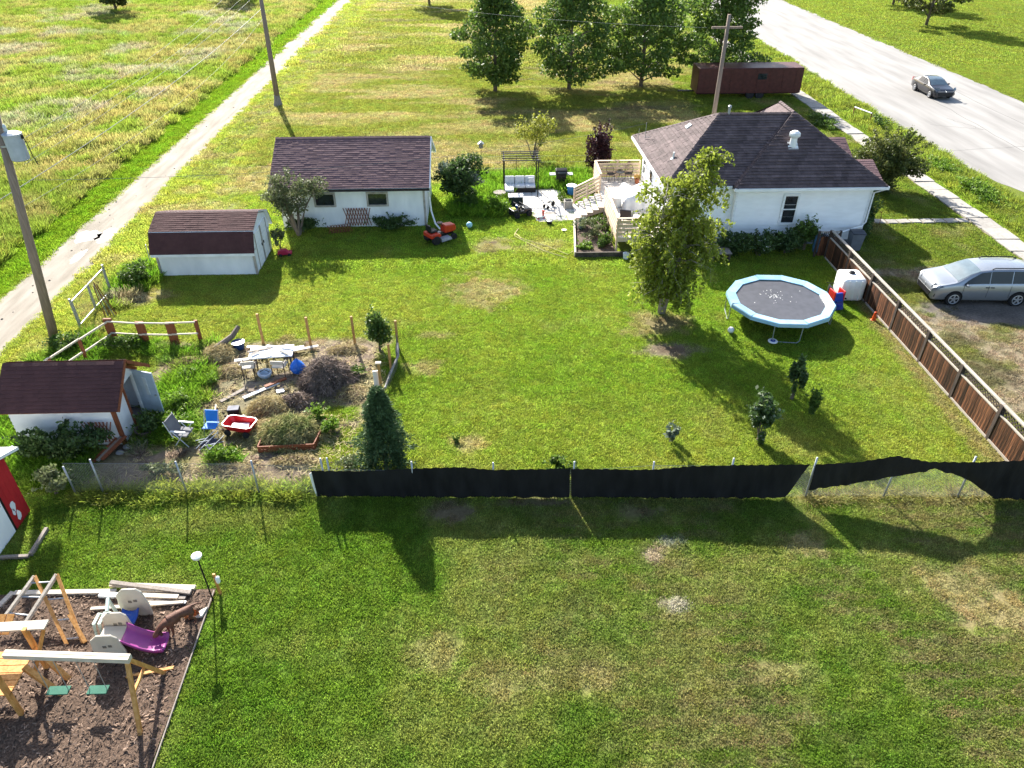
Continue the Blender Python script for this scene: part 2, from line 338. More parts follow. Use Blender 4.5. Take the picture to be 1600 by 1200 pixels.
def axis(parts):
    out = []
    for a, b, s in parts: out += list(np.arange(a, b - 1e-6, s))
    out.append(parts[-1][1]); return np.array(out)
gx = axis([(-1500, -200, 260), (-200, -70, 13), (-70, -26, .8), (-26, 22, .2), (22, 34, .4), (34, 70, 1.2), (70, 200, 13), (200, 1500, 260)])
gy = axis([(-200, -10, 19), (-10, 8, 1.0), (8, 47, .2), (47, 76, .4), (76, 140, 1.6), (140, 300, 16), (300, 2000, 170)])
GX, GY = np.meshgrid(gx, gy, indexing='ij'); gc, gh, gd = ground_fields(GX, GY)
nu, nv = GX.shape
GZ = (fbm(GX, GY, 2.5, 201) - .5) * .03
idx = np.arange(nu * nv).reshape(nu, nv)
F = np.stack([idx[:-1, :-1], idx[1:, :-1], idx[1:, 1:], idx[:-1, 1:]], -1).reshape(-1, 4)
gme = np_mesh('ground', np.stack([GX, GY, GZ], -1).reshape(-1, 3), F)
ca = gme.color_attributes.new('Col', 'FLOAT_COLOR', 'POINT')
ca.data.foreach_set('color', np.concatenate([gc.reshape(-1, 3) * .8, np.ones((nu * nv, 1))], 1).astype(np.float32).ravel())
gm = bpy.data.materials.new('ground_soil_and_thatch'); gm.use_nodes = True; n = gm.node_tree.nodes; L = gm.node_tree.links; b = n['Principled BSDF']
at = n.new('ShaderNodeAttribute'); at.attribute_name = 'Col'
tc = n.new('ShaderNodeTexCoord'); nz = n.new('ShaderNodeTexNoise'); nz.inputs['Scale'].default_value = 9; nz.inputs['Detail'].default_value = 8; nz.inputs['Roughness'].default_value = .75
L.new(tc.outputs['Object'], nz.inputs['Vector'])
mr = n.new('ShaderNodeMapRange'); mr.inputs['From Min'].default_value = .3; mr.inputs['From Max'].default_value = .7; mr.inputs['To Min'].default_value = .55; mr.inputs['To Max'].default_value = 1.4; L.new(nz.outputs['Fac'], mr.inputs['Value'])
hs = n.new('ShaderNodeHueSaturation'); L.new(at.outputs['Color'], hs.inputs['Color']); L.new(mr.outputs[0], hs.inputs['Value']); L.new(hs.outputs[0], b.inputs['Base Color'])
b.inputs['Roughness'].default_value = .95; b.inputs['Specular IOR Level'].default_value = .1
bp = n.new('ShaderNodeBump'); bp.inputs['Strength'].default_value = .8; bp.inputs['Distance'].default_value = .05; L.new(nz.outputs['Fac'], bp.inputs['Height']); L.new(bp.outputs[0], b.inputs['Normal'])
ground = link('ground', gme, gm, kind='structure')

# ------------------------------------------------------------------ lane, road, pavement
def strip(name, m, xl, xr, y0, y1, z, step, wob, seed, nx=10):
    ys = np.arange(y0, y1 + step, step); P = []
    for y in ys:
        a = xl(y) + (float(fbm(np.array(y), np.array(seed * 3.), 1.3, seed, 3)) - .5) * wob
        c = xr(y) + (float(fbm(np.array(y), np.array(seed * 3.), 1.1, seed + 9, 3)) - .5) * wob
        P.append([(a + (c - a) * i / nx, y, z - (0.03 if i in (0, nx) else 0)) for i in range(nx + 1)])
    mb = MB(); mb.grid(P); return mb.build(name, m, kind='structure')
LANEM = mat('lane_gravel', (0.185, 0.158, 0.122), (0.32, 0.285, 0.235), rough=.95, scale=1.2, detail=12, contrast=.42, stretch=(1.8, .28, 1), bump=.6, bscale=45)
lane = strip('lane', LANEM, lambda y: -23.05, lambda y: -20.12, -10, 300, .035, .5, .55, 5)
ROADM = mat('pale_worn_asphalt', (0.19, 0.18, 0.168), (0.30, 0.287, 0.27), rough=.9, scale=.7, detail=12, contrast=.4, stretch=(1.3, .16, 1), bump=.3, bscale=50)
road = strip('road', ROADM, lambda y: 32.0 + 1.8 * max(0, min(1, (50 - y) / 7)), lambda y: 47.0, -10, 400, .035, .7, .7, 6)
CRACK = mat('tar_crack', (0.10, 0.095, 0.09), var=.2, rough=.9)
for k, (x0, y0, x1, y1) in enumerate(((33.5, 52, 44, 53.2), (35.4, 58.5, 38.8, 57.0), (38.8, 57.0, 37.6, 60.2), (38.5, 48, 39.4, 66), (42.2, 46, 43.2, 70), (34.8, 44.2, 35.6, 43.2))):
    pts = [(x0 + (x1 - x0) * t / 12 + random.uniform(-.12, .12), y0 + (y1 - y0) * t / 12 + random.uniform(-.12, .12), .0365) for t in range(13)]
    mb = MB()
    for i in range(12):
        a, c = Vector(pts[i]), Vector(pts[i + 1]); d = (c - a).normalized(); nrm = Vector((-d.y, d.x, 0)) * .025
        mb.add([a - nrm, c - nrm, c + nrm, a + nrm], [(0, 1, 2, 3)])
    mb.build('crack', CRACK, road)
WATER = mat('puddle_water', (0.20, 0.19, 0.17), var=.1, rough=.05, spec=.8)
for k, (cx, cy, rx, ry, lb) in enumerate(((-22.0, 38.7, .75, .85, 'wide pale puddle in the gravel lane beside the long shed'), (-21.0, 38.8, .55, 1.0, 'puddle at the shed side edge of the gravel lane'), (-21.35, 36.1, .28, .9, 'narrow puddle in the wheel rut of the gravel lane'))):
    mb = MB(); ring = [(cx + rx * math.cos(t) * random.uniform(.7, 1.15), cy + ry * math.sin(t) * random.uniform(.75, 1.15), .0385) for t in np.linspace(0, 2 * math.pi, 22)[:-1]]
    mb.add(ring, [tuple(range(len(ring)))]); tag(mb.build('puddle', WATER), lb, 'puddle', kind='structure')
PEB = mat('lane_pebble', (0.14, 0.12, 0.10), var=.4, rough=.9, objrand=.3)
mb = MB()
for k in range(170):
    y = random.uniform(27, 75); x = (-20.2 + random.gauss(0, .13)) if random.random() < .75 else random.uniform(-22.8, -20.3); s = random.uniform(.025, .065)
    mb.lathe([(s * .6, -.01), (s, s * .3), (s * .5, s * .7)], (x, y, .03), 5)
tag(mb.build('gravel_stones', PEB, kind='stuff'), 'loose dark stones along the edge of the gravel lane', 'gravel')

sidewalk = MB().box((28.3, 60, .01), (1.30, 75, .05)).build('sidewalk', mat('sidewalk_bed', (0.2, 0.17, 0.13), var=.3), kind='structure')
y = 25.0; slab_meshes = []
for k in range(3):
    mb = MB(); mb.box((0, 0, 0), (1.32, 1.46, .09)); o = mb.build('paving_slab', CONCRETE, sidewalk, bevel=.02); slab_meshes.append(o)
k = 0
while y < 95:
    if k < 3: o = slab_meshes[k]
    else: o = slab_meshes[k % 3].copy(); COL.objects.link(o)
    o.parent = sidewalk; o.location = (28.32 + random.uniform(-.05, .05), y, .045 + random.uniform(-.015, .02)); o.rotation_euler = (R(random.uniform(-1, 1)), R(random.uniform(-1, 1)), R(random.uniform(-1.5, 1.5)))
    if 50 < y < 56 or 58 < y < 60: o.location.z = .005
    y += 1.52; k += 1
path = MB().box((24.9, 39.22, .005), (5.5, .62, .04)).build('garden_path', mat('path_bed', (0.16, 0.13, 0.09), var=.3), kind='structure')
for k in range(8):
    o = MB().box((0, 0, 0), (random.uniform(.55, .66), random.uniform(.5, .6), .08)).build('paving_slab', CONCRETE, path, bevel=.02)
    o.location = (22.5 + k * .69, 39.22 + random.uniform(-.05, .05), .035); o.rotation_euler = (R(random.uniform(-2, 2)), R(random.uniform(-2, 2)), R(random.uniform(-4, 4)))
PATIOM = mat('pale_patio_concrete', (0.50, 0.47, 0.42), (0.68, 0.65, 0.60), rough=.9, scale=2.0, contrast=.5, bump=.3, objrand=.1)
patio = MB().prism([(x, y, .0) for x, y in PATIO], (0, 0, .035)).build('patio', mat('patio_bed', (0.42, 0.37, 0.30), var=.2), kind='structure')
def in_poly(x, y, P):
    r = False
    for i in range(len(P)):
        (xa, ya), (xb, yb) = P[i], P[(i + 1) % len(P)]
        if (ya > y) != (yb > y) and x < (xb - xa) * (y - ya) / (yb - ya) + xa: r = not r
    return r
yy = 40.35
while yy < 45:
    xx = 1.9
    while xx < 5.1:
        if in_poly(xx, yy, PATIO) and random.random() > .10:
            o = MB().box((0, 0, 0), (.57, .57, .06)).build('paving_slab', PATIOM, patio, bevel=.015); o.location = (xx, yy, .03 + random.uniform(-.006, .01)); o.rotation_euler = (0, 0, R(random.uniform(-4, 4)))
        xx += .61
    yy += .61

# ------------------------------------------------------------------ grass blades (scattered by geometry nodes)
def grass_group(name, material, spread, density, radius, tilt, seed, depth):
    g = bpy.data.node_groups.new(name, 'GeometryNodeTree')
    g.interface.new_socket('Geometry', in_out='INPUT', socket_type='NodeSocketGeometry'); g.interface.new_socket('Geometry', in_out='OUTPUT', socket_type='NodeSocketGeometry')
    N = g.nodes; K = g.links; gi = N.new('NodeGroupInput'); go = N.new('NodeGroupOutput')
    gr = N.new('GeometryNodeMeshGrid'); gr.inputs['Size X'].default_value = spread; gr.inputs['Size Y'].default_value = spread
    ds = N.new('GeometryNodeDistributePointsOnFaces'); ds.inputs['Density'].default_value = density; ds.inputs['Seed'].default_value = seed; K.new(gr.outputs['Mesh'], ds.inputs['Mesh'])
    qd = N.new('GeometryNodeMeshGrid'); qd.inputs['Size X'].default_value = radius * 2; qd.inputs['Size Y'].default_value = depth; qd.inputs['Vertices X'].default_value = 2; qd.inputs['Vertices Y'].default_value = 2
    cn = N.new('GeometryNodeTransform'); cn.inputs['Rotation'].default_value = (math.pi / 2, 0, 0); cn.inputs['Translation'].default_value = (0, 0, depth / 2); K.new(qd.outputs['Mesh'], cn.inputs['Geometry'])
    def rnd(lo, hi, sd, typ='FLOAT_VECTOR'):
        r = N.new('FunctionNodeRandomValue'); r.data_type = typ
        ins = [s for s in r.inputs if s.enabled]
        ins[0].default_value = lo; ins[1].default_value = hi; r.inputs['Seed'].default_value = sd
        return [s for s in r.outputs if s.enabled][0]
    ip = N.new('GeometryNodeInstanceOnPoints'); K.new(ds.outputs['Points'], ip.inputs['Points']); K.new(cn.outputs['Geometry'], ip.inputs['Instance'])
    K.new(rnd((-tilt, -tilt, 0), (tilt, tilt, 6.283), seed + 1), ip.inputs['Rotation']); K.new(rnd((.7, 1, .5), (1.2, 1, 1.25), seed + 2), ip.inputs['Scale'])
    rl = N.new('GeometryNodeRealizeInstances'); K.new(ip.outputs[0], rl.inputs[0])
    sm = N.new('GeometryNodeSetMaterial'); sm.inputs['Material'].default_value = material; K.new(rl.outputs[0], sm.inputs[0])
    i2 = N.new('GeometryNodeInstanceOnPoints'); mp2 = N.new('GeometryNodeMeshToPoints'); K.new(gi.outputs[0], mp2.inputs[0]); K.new(mp2.outputs[0], i2.inputs['Points']); K.new(sm.outputs[0], i2.inputs['Instance'])
    K.new(rnd((-.08, -.08, 0), (.08, .08, 6.283), seed + 3), i2.inputs['Rotation'])
    na = N.new('GeometryNodeInputNamedAttribute'); na.data_type = 'FLOAT_VECTOR'; na.inputs['Name'].default_value = 'sc'
    K.new([s for s in na.outputs if s.enabled][0], i2.inputs['Scale'])
    K.new(i2.outputs[0], go.inputs[0]); return g
bm_ = bpy.data.materials.new('grass_blade'); bm_.use_nodes = True; n = bm_.node_tree.nodes; L = bm_.node_tree.links; b = n['Principled BSDF']; out = n['Material Output']
at = n.new('ShaderNodeAttribute'); at.attribute_type = 'INSTANCER'; at.attribute_name = 'tcol'
ge = n.new('ShaderNodeNewGeometry'); mr = n.new('ShaderNodeMapRange'); mr.inputs['To Min'].default_value = .45; mr.inputs['To Max'].default_value = 1.6; L.new(ge.outputs['Random Per Island'], mr.inputs['Value'])
hs = n.new('ShaderNodeHueSaturation'); L.new(at.outputs['Vector'], hs.inputs['Color']); L.new(mr.outputs[0], hs.inputs['Value'])
L.new(hs.outputs[0], b.inputs['Base Color']); b.inputs['Roughness'].default_value = .6; b.inputs['Specular IOR Level'].default_value = .25
t = n.new('ShaderNodeBsdfTranslucent'); L.new(hs.outputs[0], t.inputs['Color']); mx = n.new('ShaderNodeMixShader'); mx.inputs[0].default_value = .55
L.new(b.outputs[0], mx.inputs[1]); L.new(t.outputs[0], mx.inputs[2]); L.new(mx.outputs[0], out.inputs['Surface'])

def scatter(name, label, y0, y1, dens, spread, gdens, radius, hsel, hscale, seed, depth, sxy=1.0, jit=.13, xmax=None):
    q_ = dens ** -.5; ax_ = np.arange(-(y1 * .75 + 7), y1 * .75 + 7, q_); ay_ = np.arange(y0, y1, q_)
    xx, yy = [v.ravel() for v in np.meshgrid(ax_, ay_)]; xx = xx + RNG.uniform(-.5, .5, xx.shape) * q_; yy = yy + RNG.uniform(-.5, .5, yy.shape) * q_
    ok = np.abs(xx) < yy * .75 + 7; xx, yy = xx[ok], yy[ok]; n_ = len(xx)
    c, h, d = ground_fields(xx, yy)
    keep = (RNG.uniform(0, 1, n_) < d) & hsel(h)
    xx, yy, c, h = xx[keep], yy[keep], c[keep], h[keep]; k = len(xx)
    c = c * RNG.uniform(1 - jit, 1 + jit, (k, 1)) * RNG.uniform(.9, 1.1, (k, 3)) * 1.5
    me = bpy.data.meshes.new(name); me.vertices.add(k)
    me.vertices.foreach_set('co', np.stack([xx, yy, np.full(k, .0)], -1).astype(np.float32).ravel())
    a = me.attributes.new('tcol', 'FLOAT_VECTOR', 'POINT'); a.data.foreach_set('vector', c.astype(np.float32).ravel())
    hh = h * hscale / depth * RNG.uniform(.7, 1.3, k)
    s = np.stack([np.full(k, sxy), np.full(k, sxy), hh], -1) * 1.0
    a = me.attributes.new('sc', 'FLOAT_VECTOR', 'POINT'); a.data.foreach_set('vector', s.astype(np.float32).ravel())
    o = bpy.data.objects.new(name, me); COL.objects.link(o); o['kind'] = 'stuff'; tag(o, label, 'grass')
    me.materials.append(bm_)
    md = o.modifiers.new('scatter', 'NODES'); md.node_group = grass_group(name + '_nodes', bm_, spread, gdens, radius, .85, seed, depth)
    return k
GR = 1.0
scatter('lawn_grass', 'short mown lawn grass of the yard and the near lawn', 8, 34, 26 * GR, .36, 700, .0075, lambda h: h < .13, 1.0, 11, 0.06)
scatter('rear_lawn_grass', 'mown grass around the outbuildings and behind the yard', 34, 80, 9 * GR, .62, 380, .011, lambda h: h < .13, 1.15, 12, 0.07)
scatter('far_grass', 'dry mown grass far behind the yard', 80, 135, 2.2 * GR, 1.3, 60, .03, lambda h: h < .13, 1.6, 13, 0.08)
scatter('weed_grass', 'tall weedy grass along fences and garden plot', 8, 50, 11 * GR, .42, 480, .0095, lambda h: h >= .13, .95, 14, 0.4)
scatter('field_grass', 'wild uncut grass of the field beyond the gravel lane', 50, 135, 3.6 * GR, .9, 190, .013, lambda h: h >= .13, 1.0, 15, 0.4)
# ------------------------------------------------------------------ building helpers
def roof_face(root, e0, e1, t0, t1, m, expo=.16, tabw=.33, th=.018, name='shingle_course', lift=.03):
    """courses of shingles on the quad e0-e1 (eave) to t0-t1 (top); world coordinates"""
    e0, e1, t0, t1 = map(Vector, (e0, e1, t0, t1))
    up = ((t0 + t1) / 2 - (e0 + e1) / 2); Ls = max((t0 - e0).length if (t0 - t1).length > .05 else up.length, up.length)
    nrm = (e1 - e0).cross(up).normalized()
    if nrm.z < 0: nrm = -nrm
    nc = max(2, int(round(up.length / expo)))
    for i in range(nc):
        a, c = i / nc, min(1.0, (i + 1.35) / nc)
        l0, r0 = e0.lerp(t0, a), e1.lerp(t1, a); l1, r1 = e0.lerp(t0, c), e1.lerp(t1, c)
        w = (r0 - l0).length
        if w < .12: continue
        dx = (e1 - e0).normalized(); o = e0
        # tab borders along the course
        x0 = (l0 - o).dot(dx); x1 = (r0 - o).dot(dx); u0 = (l1 - o).dot(dx); u1 = (r1 - o).dot(dx)
        xs = [x0]; q = math.floor(x0 / tabw) * tabw + (tabw / 2 if i % 2 else 0) + random.uniform(-.05, .05)
        while q < x1:
            if q > x0 + .04: xs.append(q)
            q += tabw * random.uniform(.85, 1.15)
        xs.append(x1)
        upv = (l1 - l0) - dx * (u0 - x0); upv2 = upv
        mb = MB()
        for k in range(len(xs) - 1):
            a0, a1 = xs[k], xs[k + 1]
            b0, b1 = max(a0, u0) if k else u0, min(a1, u1) if k < len(xs) - 2 else u1
            if b1 < b0: b0 = b1 = (b0 + b1) / 2
            base = l0 - dx * (x0)                       # point with dx-coordinate 0 on this course line
            t_ = th * random.uniform(.7, 1.25)
            p0 = base + dx * (a0 + .002) + nrm * (lift + t_); p1 = base + dx * (a1 - .002) + nrm * (lift + t_)
            p2 = base + dx * b1 + upv2 + nrm * lift; p3 = base + dx * b0 + upv2 + nrm * lift
            p4 = p0 - nrm * (t_ * 1.6); p5 = p1 - nrm * (t_ * 1.6)
            mb.add([p0, p1, p2, p3, p4, p5], [(0, 1, 2, 3), (4, 5, 1, 0), (4, 0, 3), (5, 2, 1)])
        mb.build(name, m, root, world=True)
def ridge_caps(root, a, b, m, w=.26, step=.3, name='ridge_cap', lift=.06):
    a, b = Vector(a), Vector(b); d = b - a; n_ = max(2, int(d.length / step)); mb = MB()
    s = d.normalized().cross(Vector((0, 0, 1))).normalized()
    for i in range(n_):
        p, q = a.lerp(b, i / n_), a.lerp(b, min(1, (i + 1.1) / n_)); l0 = lift + .018; 
        mb.add([p - s * w / 2 + Vector((0, 0, l0 - .07)), p + Vector((0, 0, l0)), p + s * w / 2 + Vector((0, 0, l0 - .07)),
                q - s * w / 2 + Vector((0, 0, lift - .07)), q + Vector((0, 0, lift)), q + s * w / 2 + Vector((0, 0, lift - .07))],
               [(0, 1, 4, 3), (1, 2, 5, 4), (0, 2, 1)])
    return mb.build(name, m, root, world=True)
def siding(root, p0, p1, z0, z1, out, m, bh=.22, name='siding_board', gable=None, th=.042):
    p0 = Vector((*p0, 0)); p1 = Vector((*p1, 0)); out = Vector((*out, 0)).normalized(); n_ = max(1, int(round((z1 - z0) / bh))); bh = (z1 - z0) / n_
    for i in range(n_):
        za, zb = z0 + i * bh, z0 + (i + 1) * bh + .01; a, b = p0, p1
        if gable:
            f0, f1 = gable((za + zb) / 2)
            if f1 - f0 < .02: continue
            a, b = p0.lerp(p1, f0), p0.lerp(p1, f1)
        j = random.uniform(-.002, .002)
        A = a + Vector((0, 0, za)) + out * (th + j); B = b + Vector((0, 0, za)) + out * (th + j)
        C = b + Vector((0, 0, zb)) + out * .004; D = a + Vector((0, 0, zb)) + out * .004
        A2, B2 = A - out * (th + .01), B - out * (th + .01); C2, D2 = C - out * .014, D - out * .014
        MB().add([A, B, C, D, A2, B2, C2, D2], [(0, 1, 2, 3), (4, 5, 1, 0), (0, 3, 7, 4), (1, 5, 6, 2), (3, 2, 6, 7)]).build(name, m, root, world=True)
def window(root, c, w, h, out, fm, gm_=GLASS, mull=True, fw=.08):
    """window in a wall facing -Y (out=(0,-1)) or +-X"""
    ox, oy = out; c = Vector(c); o = Vector((ox, oy, 0)); t = Vector((-oy, ox, 0))
    fr = MB()
    for s in (-1, 1):
        fr.bar(c + t * s * (w / 2 + fw / 2) - Vector((0, 0, h / 2 + fw)) + o * .04, c + t * s * (w / 2 + fw / 2) + Vector((0, 0, h / 2 + fw)) + o * .04, fw, .07, up=o)
        fr.bar(c + Vector((0, 0, s * (h / 2 + fw / 2))) - t * w / 2 + o * .04, c + Vector((0, 0, s * (h / 2 + fw / 2))) + t * w / 2 + o * .04, .07 if s > 0 else .09, fw)
    if mull: fr.bar(c - t * w / 2 + o * .035, c + t * w / 2 + o * .035, .05, .05)
    f = fr.build('window', fm, root, world=True)
    g = MB(); 
    a = c - t * w / 2 + o * .022; e = c + t * w / 2 + o * .022; z = Vector((0, 0, h / 2))
    if mull:
        g.add([a - z, e - z, e, a], [(0, 1, 2, 3)]); g.build('pane', gm_, f, world=True)
        g2 = MB(); g2.add([a, e, e + z, a + z], [(0, 1, 2, 3)]); g2.build('pane', gm_, f, world=True)
    else: g.add([a - z, e - z, e + z, a + z], [(0, 1, 2, 3)]); g.build('pane', gm_, f, world=True)
    return f
def wall_box(root, x0, x1, y0, y1, z0, z1, m, name='wall'):
    return MB().box(((x0 + x1) / 2, (y0 + y1) / 2, (z0 + z1) / 2), (x1 - x0, y1 - y0, z1 - z0)).build(name, m, root, world=True)

# ================================================================== the house
house = T('house', 'white sided bungalow with dark shingled hip roof and turbine vent', 'house', (15, 40.5, 0))
FOUND = mat('painted_foundation', (0.20, 0.22, 0.25), var=.2, rough=.9)
wall_box(house, 12.95, 20.0, 36.42, 44.6, -.1, 3.12, WHITE_SIDING); wall_box(house, 9.62, 12.95, 36.8, 44.5, -.1, 3.1, WHITE_SIDING)
wall_box(house, 12.92, 20.03, 36.38, 44.62, -.1, .24, FOUND, 'foundation'); wall_box(house, 9.58, 12.92, 36.76, 44.52, -.1, .238, FOUND, 'foundation')
siding(house, (12.95, 36.42), (20.0, 36.42), .24, 3.1, (0, -1), WHITE_SIDING)
siding(house, (9.62, 36.8), (12.95, 36.8), .24, 3.1, (0, -1), WHITE_SIDING)
siding(house, (9.62, 36.8), (9.62, 44.5), .24, 3.1, (-1, 0), WHITE_SIDING)
siding(house, (20.0, 36.42), (20.0, 44.6), .24, 3.1, (1, 0), WHITE_SIDING)
for x, y in ((20.0, 36.42), (12.95, 36.42), (9.62, 36.8)):
    MB().box((x, y, 1.68), (.11, .11, 2.88)).build('corner_board', WHITE, house, world=True)
window(house, (15.85, 36.40, 1.98), .66, 1.45, (0, -1), WHITE, fw=.11)
window(house, (9.60, 43.6, 1.95), .7, 1.0, (-1, 0), WHITE, fw=.1); window(house, (20.02, 38.4, 1.9), 1.2, 1.2, (1, 0), WHITE, fw=.1); window(house, (20.02, 41.8, 1.9), .9, 1.2, (1, 0), WHITE, fw=.1)
dr = MB().box((9.575, 41.6, 1.88), (.05, .95, 2.0)).build('door', mat('white_door', (0.70, 0.72, 0.73), var=.05, rough=.4), house, world=True)
MB().box((9.56, 41.6, 2.2), (.05, .55, .9)).build('pane', GLASS, dr, world=True); MB().box((9.53, 41.25, 1.85), (.06, .05, .12)).build('handle', BLACKMETAL, dr, world=True)
# roof
Zr, Ze = 5.95, 3.30
E_L0, E_L1 = (9.12, 36.35, Ze), (8.98, 45.15, Ze); RL = (12.45, 39.9, Zr); RR = (16.35, 39.85, Zr)
WL, WR, AP = (12.68, 35.92, Ze), (20.5, 35.92, Ze), (16.45, 39.85, Zr + .06)
deck = MB()
deck.add([E_L0, (12.9, 36.35, Ze), (16.4, 39.85, Zr), RL], [(0, 1, 2, 3)]); deck.add([E_L1, E_L0, RL], [(0, 1, 2)])
deck.add([E_L1, RL, RR, (17.2, 45.15, Ze)], [(0, 1, 2, 3)])
deck.add([WL, WR, AP], [(0, 1, 2)]); deck.add([(12.68, 43.7, Ze), WL, AP, (16.45, 42.0, Zr + .06)], [(0, 1, 2, 3)])
deck.add([WR, (20.5, 45.0, Ze), (16.45, 42.0, Zr + .06), AP], [(0, 1, 2, 3)]); deck.add([(20.5, 45.0, Ze), (12.68, 45.0, Ze), (16.45, 42.0, Zr + .06)], [(0, 1, 2)])
rf = deck.build('roof', SH_HOUSE, house, world=True)
H_ = dict(expo=.20, tabw=.34, th=.040)
roof_face(rf, E_L0, (12.98, 36.35, Ze), RL, (16.4, 39.85, Zr), SH_HOUSE, **H_)
roof_face(rf, E_L1, E_L0, RL, RL, SH_HOUSE, **H_)
roof_face(rf, WL, WR, AP, AP, SH_HOUSE, **H_)
roof_face(rf, (12.68, 36.6, Ze), WL, (16.3, 40.2, Zr), AP, SH_HOUSE, **H_)
roof_face(rf, WR, (20.5, 45.0, Ze), AP, (16.45, 42.0, Zr + .06), SH_HOUSE, **H_)
for a, b in ((E_L0, RL), (E_L1, RL), (RL, RR), (WL, AP), (WR, AP), (AP, (16.45, 42.0, Zr + .06))): ridge_caps(rf, a, b, SH_HOUSE)
sof = MB().add([(9.12, 36.35, 3.12), (12.72, 36.35, 3.12), (12.72, 35.95, 3.12), (20.46, 35.95, 3.12), (20.46, 45.0, 3.12), (9.0, 45.1, 3.12)], [(0, 5, 4, 3, 2, 1)])
sof.build('soffit', WHITE, house, world=True)
GUT = MB()
for a, b in (((12.6, 35.88, 3.23), (20.55, 35.88, 3.23)), ((20.54, 35.86, 3.23), (20.54, 45.0, 3.23)), ((9.1, 36.31, 3.23), (12.6, 36.31, 3.23)), ((9.08, 36.3, 3.23), (8.94, 45.15, 3.23))): GUT.bar(a, b, .10, .14)
GUT.build('gutter', WHITE, house, world=True)
MB().tube([(20.45, 35.95, 3.15), (20.08, 36.28, 2.85), (20.08, 36.28, 1.25), (19.9, 36.2, 1.05), (17.75, 35.2, .98)], .045, 6).build('downspout', WHITE, house, world=True)
# turbine vent, pipe vents, antenna
tv = MB().box((16.0, 38.05, 4.80), (.52, .5, .06), rot=Matrix.Rotation(R(34), 3, 'X')).lathe([(.19, 4.70), (.17, 5.20)], (16.0, 38.05, 0), 16).build('turbine_vent', WHITEPLASTIC, rf, world=True)
fin = MB().lathe([(.17, 5.20), (.24, 5.27), (.27, 5.37), (.24, 5.47), (.12, 5.55), (.02, 5.56)], (16.0, 38.05, 0), 18)
for k in range(18):
    t = 2 * math.pi * k / 18; fin.box((16.0 + .262 * math.cos(t), 38.05 + .262 * math.sin(t), 5.36), (.03, .012, .17), rz=t + .6)
fin.build('vent_head', WHITEPLASTIC, rf, world=True)
MB().lathe([(.07, 5.7), (.07, 6.25), (.10, 6.26), (.10, 6.36), (.03, 6.4)], (12.95, 39.85, 0), 10).build('flue_pipe', GALV, rf, world=True)
MB().box((11.2, 40.9, 5.0), (.34, .34, .2), rot=Matrix.Rotation(R(-38), 3, 'Y')).build('box_vent', WHITEPLASTIC, rf, world=True, bevel=.02)
MB().lathe([(.16, 3.98), (.06, 4.06), (.05, 4.35)], (9.95, 38.6, 0), 10).build('plumbing_vent', WHITEPLASTIC, rf, world=True)
MB().tube([(9.35, 43.3, 3.6), (9.35, 43.3, 4.6)], .016).tube([(9.35, 43.3, 3.75), (9.7, 43.1, 3.85)], .014).tube([(9.0, 43.5, 3.35), (9.0, 43.5, 4.2)], .012).build('antenna', GALV, rf, world=True)
# porch roofs on the street side
for (x0, x1, y0, y1, z0, z1, nm) in ((20.0, 21.45, 38.4, 41.6, 2.75, 3.35, 'porch_roof'), (19.8, 20.95, 41.4, 44.3, 3.1, 3.75, 'porch_roof')):
    ym = (y0 + y1) / 2
    p = MB().prism([(x0 - 1, y0, z0), (x0 - 1, ym, z1), (x0 - 1, y1, z0), (x0 - 1, y1, z0 - .1), (x0 - 1, y0, z0 - .1)], (x1 - x0 + 1, 0, 0)).build(nm, WHITE, house, world=True)
    roof_face(p, (x0 - 1, y0 - .05, z0 - .02), (x1 + .06, y0 - .05, z0 - .02), (x0 - 1, ym, z1), (x1 + .06, ym, z1), SH_GAR, expo=.17)
    roof_face(p, (x1 + .06, y1 + .05, z0 - .02), (x0 - 1, y1 + .05, z0 - .02), (x1 + .06, ym, z1), (x0 - 1, ym, z1), SH_GAR, expo=.17)
wall_box(house, 20.0, 21.3, 38.6, 41.4, 0, 2.66, WHITE_SIDING, 'porch')
# pole behind the house
hp = T('utility_pole', 'grey utility pole standing behind the bungalow roof', 'utility pole', (14.5, 47.6, 0)); MB().tube([(0, 0, -.1), (.05, 0, 9.6)], [.16, .11], 10).build('pole', POLEWOOD, hp, smooth=True)
MB().bar((-.9, 0, 8.9), (.95, 0, 8.9), .1, .12).build('crossarm', POLEWOOD, hp)

# ================================================================== garage
gar = T('garage', 'long white garage with plum brown shingle roof and two small windows', 'garage', (-7.4, 42, 0))
gx0, gx1, gy0, gy1 = -11.45, -3.42, 39.62, 44.9
wall_box(gar, gx0, gx1, gy0, gy1, -.1, 2.55, WHITE_WORN)
ym = (gy0 + gy1) / 2; zr = 4.22; ze = 2.6
for x in (gx0 + .001, gx1 - .12):
    MB().prism([(x, gy0, 2.53), (x, ym, zr - .12), (x, gy1, 2.53)], (.12, 0, 0)).build('gable_wall', WHITE_WORN, gar, world=True)
for k in range(7):                                                    # sheet siding panels on the long wall
    a = gx0 + (gx1 - gx0) * k / 7; bb = gx0 + (gx1 - gx0) * (k + 1) / 7
    MB().box(((a + bb) / 2, gy0 - .012, 1.05), (bb - a - .012, .022, 2.2)).build('siding_panel', WHITE_WORN, gar, world=True)
    MB().box(((a + bb) / 2, gy0 - .013, 2.33), (bb - a - .012, .022, .34)).build('siding_panel', WHITE_WORN, gar, world=True)
MB().box((gx1 - .05, gy0 - .035, 1.25), (.12, .03, 2.5)).build('corner_board', TRIMGREY, gar, world=True)
for cx in (-8.95, -6.05): window(gar, (cx, gy0 - .02, 1.62), 1.0, .62, (0, -1), TRIMGREY, mull=False, fw=.10)
ov = .32; e0y = gy0 - .62
